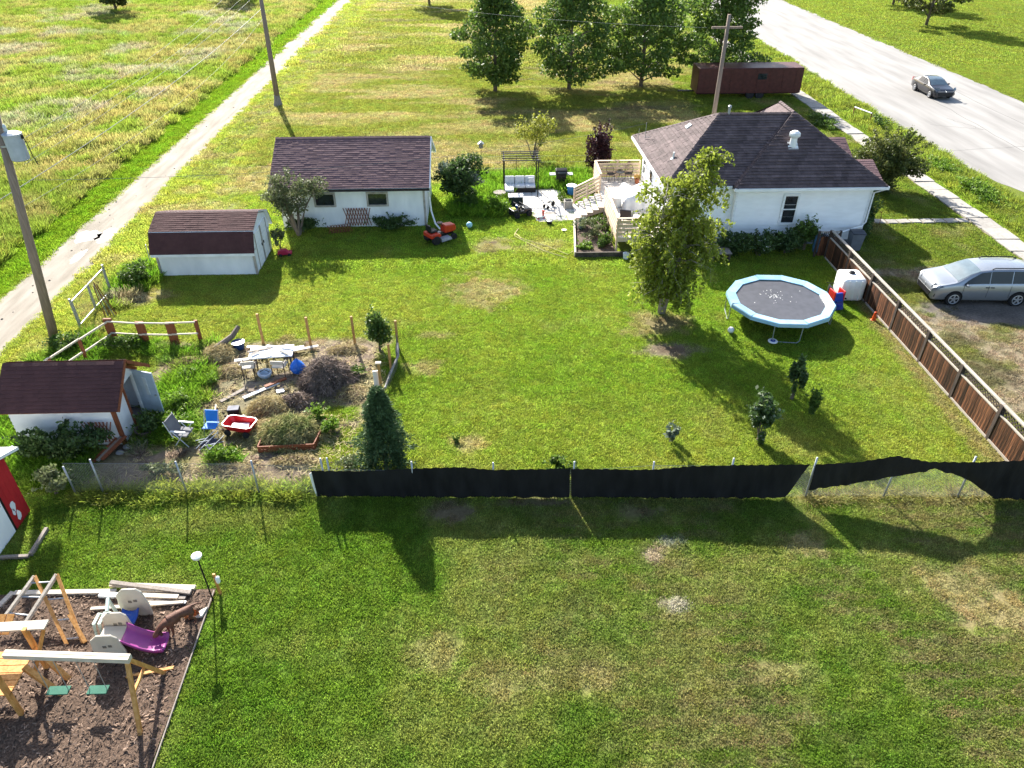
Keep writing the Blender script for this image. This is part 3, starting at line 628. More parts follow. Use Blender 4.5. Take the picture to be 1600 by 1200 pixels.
GE0 = [(gx0 - ov, e0y, ze - .18), (gx1 + ov, e0y, ze - .18)]; GRR = [(gx0 - ov, ym, zr), (gx1 + ov, ym, zr)]; GE1 = [(gx0 - ov, gy1 + .6, ze - .18), (gx1 + ov, gy1 + .6, ze - .18)]
grf = MB().prism([GE0[0], GRR[0], GE1[0], (gx0 - ov, gy1 + .6, ze - .28), (gx0 - ov, ym, zr - .14), (gx0 - ov, e0y, ze - .28)], (gx1 - gx0 + 2 * ov, 0, 0)).build('roof', WHITE, gar, world=True)
roof_face(grf, GE0[0], GE0[1], GRR[0], GRR[1], SH_GAR, expo=.15, th=.02); roof_face(grf, GE1[1], GE1[0], GRR[1], GRR[0], SH_GAR, expo=.30, th=.02)
ridge_caps(grf, GRR[0], GRR[1], SH_GAR)
MB().bar((gx0 - ov, e0y - .03, ze - .25), (gx1 + ov, e0y - .03, ze - .25), .05, .13).build('fascia', mat('dark_fascia', (0.03, 0.025, 0.025), var=.2), gar, world=True)
MB().bar((gx1 + ov + .03, e0y, ze - .22), (gx1 + ov + .03, ym, zr - .04), .05, .14).bar((gx1 + ov + .03, gy1 + .6, ze - .22), (gx1 + ov + .03, ym, zr - .04), .05, .14).build('rake_board', WHITE, gar, world=True)
# ================================================================== barn-roofed shed
sh = T('storage_shed', 'white gambrel shed with dark red brown shingle roof by the gravel lane', 'shed', (-13.9, 35.2, 0))
ax0, ax1, ay0, ay1 = -16.2, -11.5, 33.75, 36.9
wall_box(sh, ax0, ax1, ay0, ay1, -.05, 1.22, WHITE_WORN); am = (ay0 + ay1) / 2
MB().box(((ax0 + ax1) / 2, ay0 - .012, .62), (ax1 - ax0 - .16, .022, 1.18)).build('siding_panel', WHITE_WORN, sh, world=True)
for x in (ax0, ax1): MB().box((x, ay0, .62), (.1, .1, 1.25)).build('corner_board', TRIMGREY, sh, world=True)
g5 = [(ay0 - .22, 1.22), (ay0 + .22, 2.15), (am, 2.62), (ay1 - .22, 2.15), (ay1 + .22, 1.22)]
MB().prism([(ax1 - .1, a, z - .05) for a, z in g5], (.1, 0, 0)).build('gable_wall', WHITE_WORN, sh, world=True); MB().prism([(ax0, a, z - .05) for a, z in g5], (.1, 0, 0)).build('gable_wall', WHITE_WORN, sh, world=True)
dsh = []
for k in range(2):
    cy = am - .55 + 1.1 * k
    d_ = MB().box((ax1 + .02, cy, 1.0), (.04, 1.06, 1.85)).build('door', WHITE, sh, world=True)
    for s in (-.5, .5): MB().box((ax1 + .055, cy + s, 1.0), (.03, .06, 1.85)).build('door_batten', TRIMGREY, d_, world=True)
    MB().box((ax1 + .07, cy + (.38 if k == 0 else -.38), 1.0), (.04, .04, .14)).build('handle', BLACKMETAL, d_, world=True)
rp = [(a - (.05 if i == 0 else 0) + (.05 if i == 4 else 0), z + .03) for i, (a, z) in enumerate(g5)]
for i in range(4):
    (a, z), (c_, w_) = rp[i], rp[i + 1]
    nn = Vector((0, -(w_ - z), c_ - a)).normalized() * .05
    q = MB().prism([(ax0 - .15, a, z), (ax0 - .15, c_, w_), (ax0 - .15, c_ + nn.y, w_ + nn.z), (ax0 - .15, a + nn.y, z + nn.z)], (ax1 - ax0 + .3, 0, 0)).build('roof', WHITE, sh, world=True)
    lo, hi = ((a, z), (c_, w_)) if i < 2 else ((c_, w_), (a, z)); x0_, x1_ = (ax0 - .17, ax1 + .17) if i < 2 else (ax1 + .17, ax0 - .17)
    roof_face(q, (x0_, lo[0], lo[1]), (x1_, lo[0], lo[1]), (x0_, hi[0], hi[1]), (x1_, hi[0], hi[1]), SH_SHED, expo=.14, lift=.06)
MB().bar((ax0 - .15, ay0 - .30, 1.2), (ax1 + .15, ay0 - .30, 1.2), .04, .12).build('fascia', WHITE_WORN, sh, world=True)
MB().box((-13.4, ay0 - .03, 1.14), (.7, .03, .05)).build('latch_bar', BLACKMETAL, sh, world=True)
# ================================================================== small garden shed with open door
gs = T('garden_shed', 'small white shed with brown trim and its pale blue door swung open', 'shed', (-14.6, 21.6, 0))
bx0, bx1, by0, by1 = -16.35, -12.86, 20.5, 22.75; bm2 = (by0 + by1) / 2; bz, bzr = 1.75, 2.72
WS2 = mat('shed_white_siding', (0.66, 0.66, 0.66), (0.80, 0.80, 0.80), rough=.7, scale=2, contrast=.5)
for (a, c_, b0, b1) in ((bx0, bx1, by0, by0 + .08), (bx0, bx1, by1 - .08, by1), (bx0, bx0 + .08, by0 + .08, by1 - .08)): wall_box(gs, a, c_, b0, b1, -.05, bz, WS2)
siding(gs, (bx0, by0), (bx1, by0), .05, bz, (0, -1), WS2, bh=.16)
wall_box(gs, bx1 - .08, bx1, by0 + .08, by0 + .95, -.05, bz, WS2); wall_box(gs, bx1 - .08, bx1, by1 - .42, by1 - .08, -.05, bz, WS2)
MB().prism([(bx1 - .08, by0 + .02, bz), (bx1 - .08, bm2, bzr - .1), (bx1 - .08, by1 - .02, bz), ], (.08, 0, 0)).build('gable_wall', WS2, gs, world=True)
MB().prism([(bx0, by0 + .02, bz), (bx0, bm2, bzr - .1), (bx0, by1 - .02, bz)], (.08, 0, 0)).build('gable_wall', WS2, gs, world=True)
MB().box((bx1 - 1.2, bm2, .02), (2.2, by1 - by0 - .2, .06)).build('floor', GREYWOOD, gs, world=True)
MB().box((bx1 - .7, bm2 + .3, .35), (.7, .8, .6), rz=.3).build('shelf', WHITE_WORN, gs, world=True)
oy = .28
for s, (ya, yb) in ((0, (by0 - oy, bm2)), (1, (by1 + oy, bm2))):
    za = bz - .15; nn = Vector((0, -(bzr - za) * (1 if s == 0 else -1), abs(bm2 - ya))).normalized() * .05
    q = MB().prism([(bx0 - .22, ya, za), (bx0 - .22, yb, bzr), (bx0 - .22, yb, bzr + .05), (bx0 - .22, ya, za + .05)], (bx1 - bx0 + .55, 0, 0)).build('roof', BROWN, gs, world=True)
    x0_, x1_ = (bx0 - .24, bx1 + .34) if s == 0 else (bx1 + .34, bx0 - .24)
    roof_face(q, (x0_, ya, za), (x1_, ya, za), (x0_, yb, bzr), (x1_, yb, bzr), SH_SHED, expo=.14, tabw=.3, lift=.07)
    MB().bar((bx1 + .36, ya, za + .01), (bx1 + .36, yb, bzr + .01), .04, .11).build('rake_board', BROWN, gs, world=True)
    MB().bar((bx1 + .02, (by0 if s == 0 else by1), bz - .05), (bx1 + .02, bm2, bzr - .16), .04, .1).build('gable_trim', BROWN, gs, world=True)
MB().box((bx1 + .005, by0 + .0, .88), (.12, .12, 1.75)).build('corner_board', BROWN, gs, world=True)
MB().box((bx1 + .02, by0 + .98, .95), (.06, .08, 1.9)).build('door_jamb', BROWN, gs, world=True); MB().box((bx1 + .02, by1 - .40, .95), (.06, .08, 1.9)).build('door_jamb', WHITE, gs, world=True)
DOORB = mat('pale_blue_door', (0.42, 0.50, 0.58), var=.08, rough=.45)
dg_ = MB().box((.42, 0, .94), (.84, .05, 1.86)).build('door', DOORB, gs, bevel=.01); dg_.location = (bx1 + .06 + 14.6, by1 - .42 - 21.6, .06); dg_.rotation_euler = (0, 0, R(-18))
MB().box((.45, -.032, 1.25), (.14, .016, .75)).build('pane', mat('door_light', (0.55, 0.6, 0.62), var=.1, rough=.2), dg_); MB().box((.76, -.05, .92), (.05, .06, .05)).build('handle', GALV, dg_)
# ================================================================== red shed at the left edge
rs = T('red_shed', 'red and white painted shed with white roof and peeling boards', 'shed', (-16.2, 15.9, 0))
RBOARD = mat('peeling_red_board', (0.34, 0.012, 0.018), (0.46, 0.02, 0.025), rough=.6, scale=2, contrast=.5)
wall_box(rs, -17.6, -14.58, 13.6, 17.25, -.05, 2.2, WHITE_WORN)
for k in range(4): MB().box((-14.56, 16.55 + k * .205, 1.1), (.045, .2, 2.2)).build('red_board', RBOARD, rs, world=True)
MB().box((-14.55, 16.41, 1.1), (.06, .07, 2.2)).build('trim_board', BLACKMETAL, rs, world=True)
d_ = MB().box((-14.55, 15.55, 1.0), (.06, 1.62, 1.95)).build('door', WHITE_WORN, rs, world=True); MB().box((-14.5, 16.2, 1.25), (.05, .08, .16)).build('handle', BLACKMETAL, d_, world=True)
MB().box((-14.555, 14.2, 1.1), (.05, 1.0, 2.2)).build('red_board', RBOARD, rs, world=True)
for (yy, zz, s) in ((16.72, .72, .16), (16.78, .30, .15), (16.66, .55, .10)):
    MB().prism([(-14.535, yy + s * math.cos(t) * random.uniform(.4, .8), zz + s * 1.5 * math.sin(t) * random.uniform(.6, 1)) for t in np.linspace(0, 6.28, 10)[:-1]], (.004, 0, 0)).build('bare_patch', WHITE_WORN, rs, world=True)
q = MB().prism([(-17.9, 13.2, 2.1), (-17.9, 15.4, 2.95), (-17.9, 17.75, 2.1), (-17.9, 17.75, 2.2), (-17.9, 15.4, 3.05), (-17.9, 13.2, 2.2)], (3.55, 0, 0)).build('roof', mat('white_metal_roof', (.72, .74, .76), var=.06, rough=.4, stretch=(8, 1, 1)), rs, world=True)
for k in range(9): MB().bar((-17.7 + k * .4, 17.75, 2.22), (-17.7 + k * .4, 15.4, 3.07), .04, .04).build('roof_rib', WHITE, q, world=True)
ed = T('edging_timber', 'grey timber edging around the bed beside the red shed', 'timber', (-13.6, 15.9, 0)); MB().bar((0, .5, .06), (.03, -.55, .06), .1, .14).build('board', GREYWOOD, ed); MB().bar((.0, -.6, .05), (-.8, -.62, .05), .1, .12).build('board', GREYWOOD, ed)
# ------------------------------------------------------------------ vegetation helpers
def leaf_mesh(name, C, size, droop=0.0, long=1.7, jit=.35):
    """one rhombic leaf per row of C"""
    k = len(C); a = RNG.normal(size=(k, 3)); a[:, 2] -= droop; a /= np.linalg.norm(a, axis=1, keepdims=True)
    b_ = RNG.normal(size=(k, 3)); b_ -= a * (a * b_).sum(1, keepdims=True); b_ /= np.linalg.norm(b_, axis=1, keepdims=True)
    s = size * RNG.uniform(1 - jit, 1 + jit, (k, 1)); n_ = np.cross(a, b_)
    V = np.stack([C - a * s * long / 2, C + b_ * s / 2 + n_ * s * .12, C + a * s * long / 2, C - b_ * s / 2 + n_ * s * .12], 1).reshape(-1, 3)
    F = np.arange(k * 4).reshape(k, 4); return np_mesh(name, V, F)
def blob_points(clumps, n_):
    w = np.array([c[3] * c[4] * c[5] for c in clumps]) ** .8; w /= w.sum(); out = []
    for c, q in zip(clumps, w):
        k = max(3, int(n_ * q)); d = RNG.normal(size=(k, 3)); d /= np.linalg.norm(d, axis=1, keepdims=True)
        r = RNG.uniform(.25, 1, (k, 1)) ** .5 * RNG.uniform(.8, 1.12, (k, 1))
        out.append(d * r * np.array(c[3:6]) + np.array(c[:3]))
    return np.concatenate(out)
def clumpy(cx, cy, cz, rx, ry, rz, n_, fr=.38):
    out = []
    for k in range(n_):
        d = RNG.normal(size=3); d /= np.linalg.norm(d); r = RNG.uniform(.25, .95)
        f = fr * RNG.uniform(.5, 1.3); out.append((cx + d[0] * rx * r, cy + d[1] * ry * r, max(rz * .12, cz + d[2] * rz * r), rx * f, ry * f, rz * f))
    return out
def bush(name, label, cat, x, y, w, dpt, h, m, nleaf, leaf, nclump=14, stems=5, group=None, base=.0, droop=0, fr=.38, stem_mat=BARK, flower=None):
    t = T(name, label, cat, (x, y, 0), 0, group)
    cz = base + (h - base) / 2; cl = clumpy(0, 0, cz, w / 2, dpt / 2, (h - base) / 2, nclump, fr)
    P = blob_points(cl, nleaf); P = P[P[:, 2] > .03]
    sh_ = []
    for k in range(int(nclump * 1.6)):
        d = RNG.normal(size=3); d[2] = abs(d[2]) * 1.3; d /= np.linalg.norm(d); r1 = RNG.uniform(1.0, 1.38); e = np.array([d[0] * w / 2, d[1] * dpt / 2, d[2] * (h - base) / 2]) 
        for j in range(int(5 + nleaf / 160)):
            u = RNG.uniform(.45, 1) * r1; sh_.append(e * u + np.array([0, 0, cz]) + RNG.normal(size=3) * leaf * .55)
    P = np.concatenate([P, np.array(sh_)]); P = P[P[:, 2] > .03]
    link('foliage', leaf_mesh('foliage', P, leaf, droop), m, t)
    st = MB()
    for k in range(stems):
        c = cl[k % len(cl)]; a = k * 2.4
        st.tube([(.06 * math.cos(a), .06 * math.sin(a), -.05), (c[0] * .45, c[1] * .45, c[2] * .6), (c[0], c[1], c[2])], [.022 * (.5 + h / 2), .014 * (.5 + h / 2), .006], 5)
    st.build('stem', stem_mat, t)
    if flower:
        q = P[RNG.permutation(len(P))[:flower[1]]]; q = q + (q - np.array([0, 0, cz])) * .06
        link('blossom', leaf_mesh('blossom', q, flower[2], 0, 1.0), flower[0], t)
    return t
def tree(name, label, x, y, h, cw, m, nleaf, leaf, trunk_r=.14, crown0=.3, nclump=26, group=None, barkm=BARK, shape=1.0):
    t = T(name, label, 'tree', (x, y, 0), 0, group); zc = h * (crown0 + (1 - crown0) / 2); cl = []
    st = MB(); st.tube([(0, 0, -.1), (random.uniform(-.1, .1), random.uniform(-.1, .1), h * .35), (random.uniform(-.2, .2), random.uniform(-.2, .2), h * .65), (0, 0, h * .9)], [trunk_r, trunk_r * .75, trunk_r * .4, trunk_r * .1], 8)
    for k in range(nclump):
        f = (k + .5) / nclump; z = h * (crown0 + (1 - crown0) * f); rr = cw / 2 * (math.sin(math.pi * min(1, (.12 + f * .86) ** (.75 * shape)))) * RNG.uniform(.35, 1.0); a = k * 2.399
        c = (rr * math.cos(a), rr * math.sin(a), z, cw * RNG.uniform(.12, .22), cw * RNG.uniform(.12, .22), h * RNG.uniform(.05, .10)); cl.append(c)
        z0 = z - h * .15; st.tube([(0, 0, max(.5, z0)), (c[0] * .55, c[1] * .55, z - h * .03), c[:3]], [trunk_r * .35 * (1.1 - f), trunk_r * .2, .012], 5)
    st.build('trunk', barkm, t, smooth=True)
    link('crown', leaf_mesh('crown', blob_points(cl, nleaf), leaf, .2), m, t)
    return t

# ------------------------------------------------------------------ the birch in the lawn
bt = T('birch_tree', 'slender birch with drooping yellow green foliage on the lawn before the house', 'tree', (7.8, 29.1, 0))
BIRCHBARK = mat('pale_birch_bark', (0.20, 0.17, 0.13), (0.42, 0.38, 0.32), rough=.85, scale=5, stretch=(1, 1, 3), contrast=.5)
st = MB(); L1 = [Vector(p) for p in ((0, 0, -.1), (-.05, .05, 1.0), (-.25, .1, 2.6), (-.45, .15, 4.3), (-.35, .15, 5.6))]; L2 = [Vector(p) for p in ((.12, .02, .0), (.28, .0, 1.2), (.55, 0, 2.9), (.8, -.05, 4.8), (.98, 0, 7.2))]
st.tube(L1, [.13, .10, .075, .045, .012], 8).tube(L2, [.12, .10, .08, .05, .012], 8)
def on(path, f):
    f = f * (len(path) - 1); i = min(int(f), len(path) - 2); return path[i].lerp(path[i + 1], f - i)
pts = []
for k in range(170):
    P0 = L2 if k % 5 < 3 else L1; f = RNG.uniform(.2, 1.0); s = on(P0, f); a = k * 2.399 + RNG.uniform(-.4, .4); zf = s.z / 7.3
    reach = (1.95 * (1 - zf) ** .5 + .3) * RNG.uniform(.35, 1.0) * (1.15 if (math.cos(a) > 0 and s.z > 2.5) else .95); rise = RNG.uniform(.35, 1.0) * (1.1 - zf * .6)
    d = Vector((math.cos(a), math.sin(a) * .9, 0)); mid = s + d * reach * .5 + Vector((0, 0, rise * .75)); tip = s + d * reach + Vector((0, 0, rise * .8))
    st.tube([s, mid, tip], [.03 * (1.15 - zf), .016, .007], 5, cap=False)
    for j in range(int(RNG.integers(5, 8))):
        u = RNG.uniform(.25, 1.0); q0 = s.lerp(mid, u / .5) if u < .5 else mid.lerp(tip, (u - .5) / .5); drop = RNG.uniform(.35, 1.35) * (1.05 - zf * .6); side = Vector((RNG.normal() * .26, RNG.normal() * .26, 0))
        q1 = q0 + side + d * .12 - Vector((0, 0, drop)); q1.z = max(q1.z, .45 + RNG.uniform(0, .5))
        if j % 3 == 0: st.tube([q0, q0.lerp(q1, .4) + side * .3, q1], [.006, .005, .003], 4, cap=False)
        for i in range(int(14 + 15 * drop)):
            v = RNG.uniform(0, 1); c = q0.lerp(q1, v) + side * .3 * math.sin(math.pi * v); pts.append((c.x + RNG.normal() * .06, c.y + RNG.normal() * .06, c.z + RNG.normal() * .06))
st.build('trunk', BIRCHBARK, bt, smooth=True)
link('crown', leaf_mesh('crown', np.array(pts), .092, .6, 1.7), LF_BIRCH, bt)

# ------------------------------------------------------------------ young spruce by the near fence
sp = T('spruce_tree', 'small dense dark green spruce beside the black fence screen', 'tree', (-3.55, 18.85, 0))
MB().tube([(0, 0, -.05), (0, 0, 3.3)], [.09, .01], 7).build('trunk', BARK, sp)
C0 = []; D0 = []
for k in range(600):
    f = (k / 600) ** .85; z = .12 + 3.15 * f; rr = (1.05 * (1 - f) ** .8 + .07) * RNG.uniform(.55, 1.12); a = k * 2.399 + RNG.uniform(-.3, .3); rr *= .50 + 1.0 * float(fbm(np.array(math.cos(a) * 1.2 + 5), np.array(math.sin(a) * 1.2 + z * 1.6), .55, 77))
    for j in range(44):
        u = RNG.uniform(.15, 1) ** .7; sd = RNG.normal() * .10 * (1 - u * .5)
        C0.append((rr * u * math.cos(a) - sd * math.sin(a), rr * u * math.sin(a) + sd * math.cos(a), z + u * .16 - u * u * .22 + RNG.normal() * .025)); D0.append((math.cos(a), math.sin(a), .2))
C0 = np.array(C0); D0 = np.array(D0) + RNG.normal(size=(len(C0), 3)) * .5; D0 /= np.linalg.norm(D0, axis=1, keepdims=True)
b_ = np.cross(D0, RNG.normal(size=D0.shape)); b_ /= np.linalg.norm(b_, axis=1, keepdims=True)
V = np.stack([C0, C0 + D0 * .06 + b_ * .017, C0 + D0 * .13, C0 + D0 * .06 - b_ * .017], 1).reshape(-1, 3)
link('crown', np_mesh('crown', V, np.arange(len(V)).reshape(-1, 4)), LF_SPRUCE, sp)

# ------------------------------------------------------------------ shrubs
WHITEFLOWER = mat('white_petal', (0.75, 0.75, 0.72), var=.08, rough=.6)
bush('lilac_shrub', 'tall sparse grey green shrub growing against the garage corner', 'shrub', -10.4, 38.5, 3.5, 1.2, 3.5, LF_SHRUB, 4000, .075, 26, 18, base=1.0, fr=.30)
bush('dogwood_shrub', 'big dark shrub with silvery leaves beside the garage gable', 'shrub', -1.55, 43.4, 3.0, 2.4, 2.5, LF_DARK, 6500, .10, 22, 6)
P = blob_points(clumpy(0, 0, 1.6, 1.4, 1.1, .95, 16, .36), 1500); P = P[P[:, 2] > 1.15]
link('leaf_tips', leaf_mesh('leaf_tips', P, .10), LF_SILVER, [o for o in COL.objects if o.name == 'dogwood_shrub'][0])
bush('plum_shrub', 'purple leaved columnar shrub behind the deck', 'shrub', 7.45, 47.3, 1.9, 1.6, 3.3, LF_PURPLE, 5200, .085, 18, 4, base=.2)
bush('sapling', 'thin yellow green sapling behind the pergola', 'tree', 3.3, 51.2, 2.9, 2.2, 3.2, LF_YELLOW, 1800, .085, 16, 7, base=.9, fr=.34)
bush('street_shrub', 'large rounded olive green shrub between the bungalow and the pavement', 'shrub', 25.0, 44.6, 4.2, 3.6, 3.4, LF_OLIVE, 13000, .09, 34, 8)
bush('young_shrub', 'dark upright shrub with silvery top leaves on the lawn', 'shrub', 9.4, 19.95, 1.0, .85, 1.9, LF_DARK, 1300, .10, 13, 4, flower=(LF_SILVER, 330, .11))
bush('young_shrub', 'narrow dark columnar shrub with bark mulch at its foot', 'shrub', 11.45, 22.3, .55, .5, 1.75, LF_DARK, 950, .085, 11, 3)
bush('young_shrub', 'small leaning shrub just beside the columnar one', 'shrub', 11.85, 21.35, .5, .45, 1.25, LF_MID, 600, .075, 9, 3)
bush('young_shrub', 'tiny pale leaved sapling alone in the lawn', 'shrub', 6.3, 19.9, .5, .45, .85, LF_SILVER, 240, .09, 6, 3)
bush('fence_plant', 'round leafy plant growing behind the black screen', 'plant', 2.2, 18.25, 1.0, .7, .75, LF_MID, 900, .075, 9, 3)
bush('plot_shrub', 'upright leafy green shrub at the corner of the garden plot', 'shrub', -4.6, 26.3, .95, .85, 1.9, LF_MID, 2000, .075, 13, 4, flower=(LF_SILVER, 160, .07))
bush('dry_spot_plant', 'low leafy weed at the dry patch in the lawn', 'plant', -1.25, 20.25, .32, .3, .25, LF_MID, 120, .06, 4, 2)
for k, (x, y, w, d_, h, m, lb, fl) in enumerate(((12.75, 35.15, 1.5, 1.2, 1.15, LF_DARK, 'dark leafy shrub beside the grey bench by the house', None), (14.15, 34.95, 1.7, 1.3, 1.25, LF_DARK, 'white flowering dark shrub under the bungalow wall', (WHITEFLOWER, 200, .05)),
        (15.6, 35.25, 1.4, 1.1, 1.2, LF_DARK, 'dark shrub below the bungalow window', None), (16.75, 35.6, 1.1, .9, 1.75, LF_MID, 'taller leafy shrub beside the blue rain barrel', None), (20.55, 37.2, .9, 1.6, 2.4, LF_DARK, 'dark climbing vine at the bungalow corner', None))):
    bush('house_shrub', lb, 'shrub', x, y, w * 1.2, d_ * 1.15, h, m, 2600, .075, 18, 4, flower=fl)
bush('shed_shrub', 'dark spreading shrub against the small garden shed wall', 'shrub', -14.6, 19.75, 2.9, 1.2, 1.35, LF_DARK, 3600, .075, 18, 5)
bush('shed_shrub', 'pale leafy bush beside the red shed corner', 'shrub', -14.1, 18.0, 1.2, .8, 1.0, LF_SHRUB, 900, .07, 9, 4)
bush('door_shrub', 'dark bush at the open door of the garden shed', 'shrub', -12.2, 21.0, 1.1, .9, .95, LF_DARK, 1100, .07, 9, 4)
bush('lane_shrub', 'weedy bush between the gambrel shed and the lane gate', 'shrub', -16.9, 32.9, 1.5, 1.8, 1.1, LF_MID, 2200, .07, 12, 5)
bush('shed_corner_shrub', 'scraggly shrub between the gambrel shed and the garage', 'shrub', -11.05, 36.9, .7, 1.5, 1.2, LF_SHRUB, 700, .07, 9, 5)
bush('wall_weeds', 'dark weeds along the foot of the garage wall', 'plant', -5.2, 39.1, 2.6, .8, .85, LF_DARK, 2000, .07, 14, 5)
bush('wall_weeds', 'weeds under the sparse shrub at the garage corner', 'plant', -10.3, 38.9, 2.3, .9, .8, LF_DARK, 1700, .07, 12, 4)
bush('patio_weeds', 'bright leafy weeds beside the black toy car', 'plant', .55, 41.5, 1.5, 1.5, .95, LF_BRIGHT, 1900, .07, 12, 5)
bush('patio_weeds', 'green weeds in front of the silvery shrub', 'plant', -.9, 41.9, 1.8, 1.1, .8, LF_MID, 1900, .07, 12, 5)
bush('stair_weeds', 'bright weeds between the deck stairs and the concrete planter', 'plant', 4.5, 42.9, .7, .6, .75, LF_BRIGHT, 500, .06, 7, 3)
# planting bed beside the deck
for k, (x, y, w, h, m, lb) in enumerate(((5.6, 37.6, 1.3, 1.0, LF_SHRUB, 'feathery grey green plant in the timber edged bed'), (5.2, 38.7, .9, .7, LF_SILVER, 'silvery plant in the timber edged bed by the stairs'), (6.3, 36.4, 1.0, .75, LF_MID, 'bushy green plant in the bed under the deck corner'),
        (5.1, 36.1, .9, .45, LF_BRIGHT, 'low bright plant in the front corner of the bed'), (6.2, 38.6, 1.1, .85, LF_MID, 'leafy plant in the bed below the deck stairs'))):
    bush('bed_plant', lb, 'plant', x, y, w, w, h, m, 1000, .06, 10, 4)
# verge weeds along the street
bush('verge_weeds', 'bright tall weeds on the verge between pavement and street', 'plant', 30.4, 43.0, 1.7, 4.2, .75, LF_BRIGHT, 3600, .08, 22, 6)
bush('verge_weeds', 'tall weeds on the street verge beyond the olive shrub', 'plant', 30.6, 48.0, 1.7, 3.8, .6, LF_BRIGHT, 2600, .08, 18, 6)
bush('verge_weeds', 'clump of green weeds by the pipe barrier', 'plant', 31.0, 58.2, 1.2, 2.0, .8, LF_MID, 1100, .08, 10, 5)
bush('verge_weeds', 'green clumps along the lawn side of the far pavement', 'plant', 26.6, 58.5, 1.6, 4.5, .8, LF_MID, 2300, .09, 16, 6)
# big trees behind, whose shade falls on the mown grass
for k, (x, y, h, cw, lb) in enumerate(((1.0, 70.5, 8.6, 7.5, 'broad leafy tree behind the mown grass, beside the lane side'), (7.8, 71.0, 9.2, 8.5, 'tallest broad tree of the row behind the mown grass'), (14.6, 71.8, 8.8, 8.0, 'broad tree behind the dark red trailer'), (21.8, 72.5, 9.5, 8.0, 'broad tree beyond the trailer near the street'))):
    tree('shade_tree', lb, x, y, h, cw, LF_MID, 12000, .18, .2, .14, 36, group='shade trees behind the mown grass')
for k, (x, y, h, cw, lb) in enumerate(((-52, 118, 7, 6, 'bushy tree far out in the wild field'), (-38, 128, 8, 7, 'broad tree at the far end of the wild field'), (58, 104, 9, 8, 'street tree across the wide road'), (62, 122, 9, 8, 'farther street tree across the wide road'), (-8, 124, 9, 8, 'far tree beside the gravel lane'))):
    tree('far_tree', lb, x, y, h, cw, LF_OLIVE, 4200, .28, .2, .2, 24, group='far trees')
# ------------------------------------------------------------------ board fence with lattice top
bf = T('board_fence', 'stained brown board fence with lattice top along the parking strip', 'fence', (17.57, 26, 0))
CAPW = mat('pale_cap_rail', (0.27, 0.235, 0.195), (0.42, 0.375, 0.32), rough=.8, scale=3, stretch=(4, 1, 4), contrast=.5)  # sunlight on the fence top put into the colour as a paler tone
PY = [17.2, 19.65, 22.16, 24.62, 27.18, 29.7, 32.2, 34.6]
for y in PY: MB().box((17.56, y, .74), (.16, .16, 1.56)).build('post', DARKPOST, bf, world=True, bevel=.01)
pm = None
for k in range(len(PY) - 1):
    a, b = PY[k] + .07, PY[k + 1] - .07; np_ = int((b - a) / .15); w = (b - a) / np_
    for i in range(np_):
        if pm is None or random.random() < .0: pm = MB().box((0, 0, 0), (.028, w - .008, 1.04)).build('board', PLANK, bf); o = pm
        else: o = pm.copy(); COL.objects.link(o)
        o.location = (17.52 - 17.57 + random.uniform(-.004, .004), a + (i + .5) * w - 26, .61 + random.uniform(-.008, .008)); o.scale = (1, (w - .008) / (pm.dimensions.y if pm.dimensions.y else w - .008), 1)
    MB().bar((17.50, a, .07), (17.50, b, .07), .04, .10).build('kick_board', CAPW, bf, world=True)
    MB().bar((17.535, a, 1.155), (17.535, b, 1.155), .075, .045).build('rail', CAPW, bf, world=True)
    MB().bar((17.575, a - .06, 1.515), (17.575, b + .06, 1.515), .13, .045).build('cap_rail', CAPW, bf, world=True)
    la = MB(); z0, z1 = 1.18, 1.49; n_ = int((b - a) / .17)
    for i in range(-3, n_ + 1):
        for s in (1, -1):
            ya = a + i * .17; yb = ya + (z1 - z0); 
            p, q = (max(ya, a), z0 + max(0, a - ya)), (min(yb, b), z0 + min(z1 - z0, b - ya))
            if q[0] - p[0] < .02: continue
            if s < 0: p, q = (a + b - p[0], p[1]), (a + b - q[0], q[1])
            la.bar((17.575 + .006 * s, p[0], p[1]), (17.575 + .006 * s, q[0], q[1]), .01, .032, up=(1, 0, 0)) if False else la.bar((17.575 + .006 * s, p[0], p[1]), (17.575 + .006 * s, q[0], q[1]), .012, .046)
    la.build('lattice', DARKPOST, bf, world=True)
gt = T('garden_gate', 'brown board gate with lattice top at the bungalow end of the fence', 'gate', (17.4, 35.3, 0))
for i in range(6): MB().box((-.35 - i * .15 + .9, -.55, .6), (.14, .03, 1.05)).build('board', PLANK, gt)
for z in (.2, 1.05): MB().bar((-.3, -.52, z), (.65, -.52, z), .03, .08).build('rail', DARKPOST, gt)
MB().bar((-.35, -.56, 1.4), (.65, -.56, 1.4), .08, .04).build('cap_rail', CAPW, gt)
la = MB()
for i in range(9):
    for s in (1, -1): la.bar((-.3 + i * .1 if s > 0 else -.1 + i * .1, -.55 + .005 * s, 1.12), (-.1 + i * .1 if s > 0 else -.3 + i * .1, -.55 + .005 * s, 1.38), .008, .03)
la.build('lattice', DARKPOST, gt)
for s in (-.4, .7): MB().box((s, -.55, .72), (.1, .1, 1.44)).build('post', DARKPOST, gt)

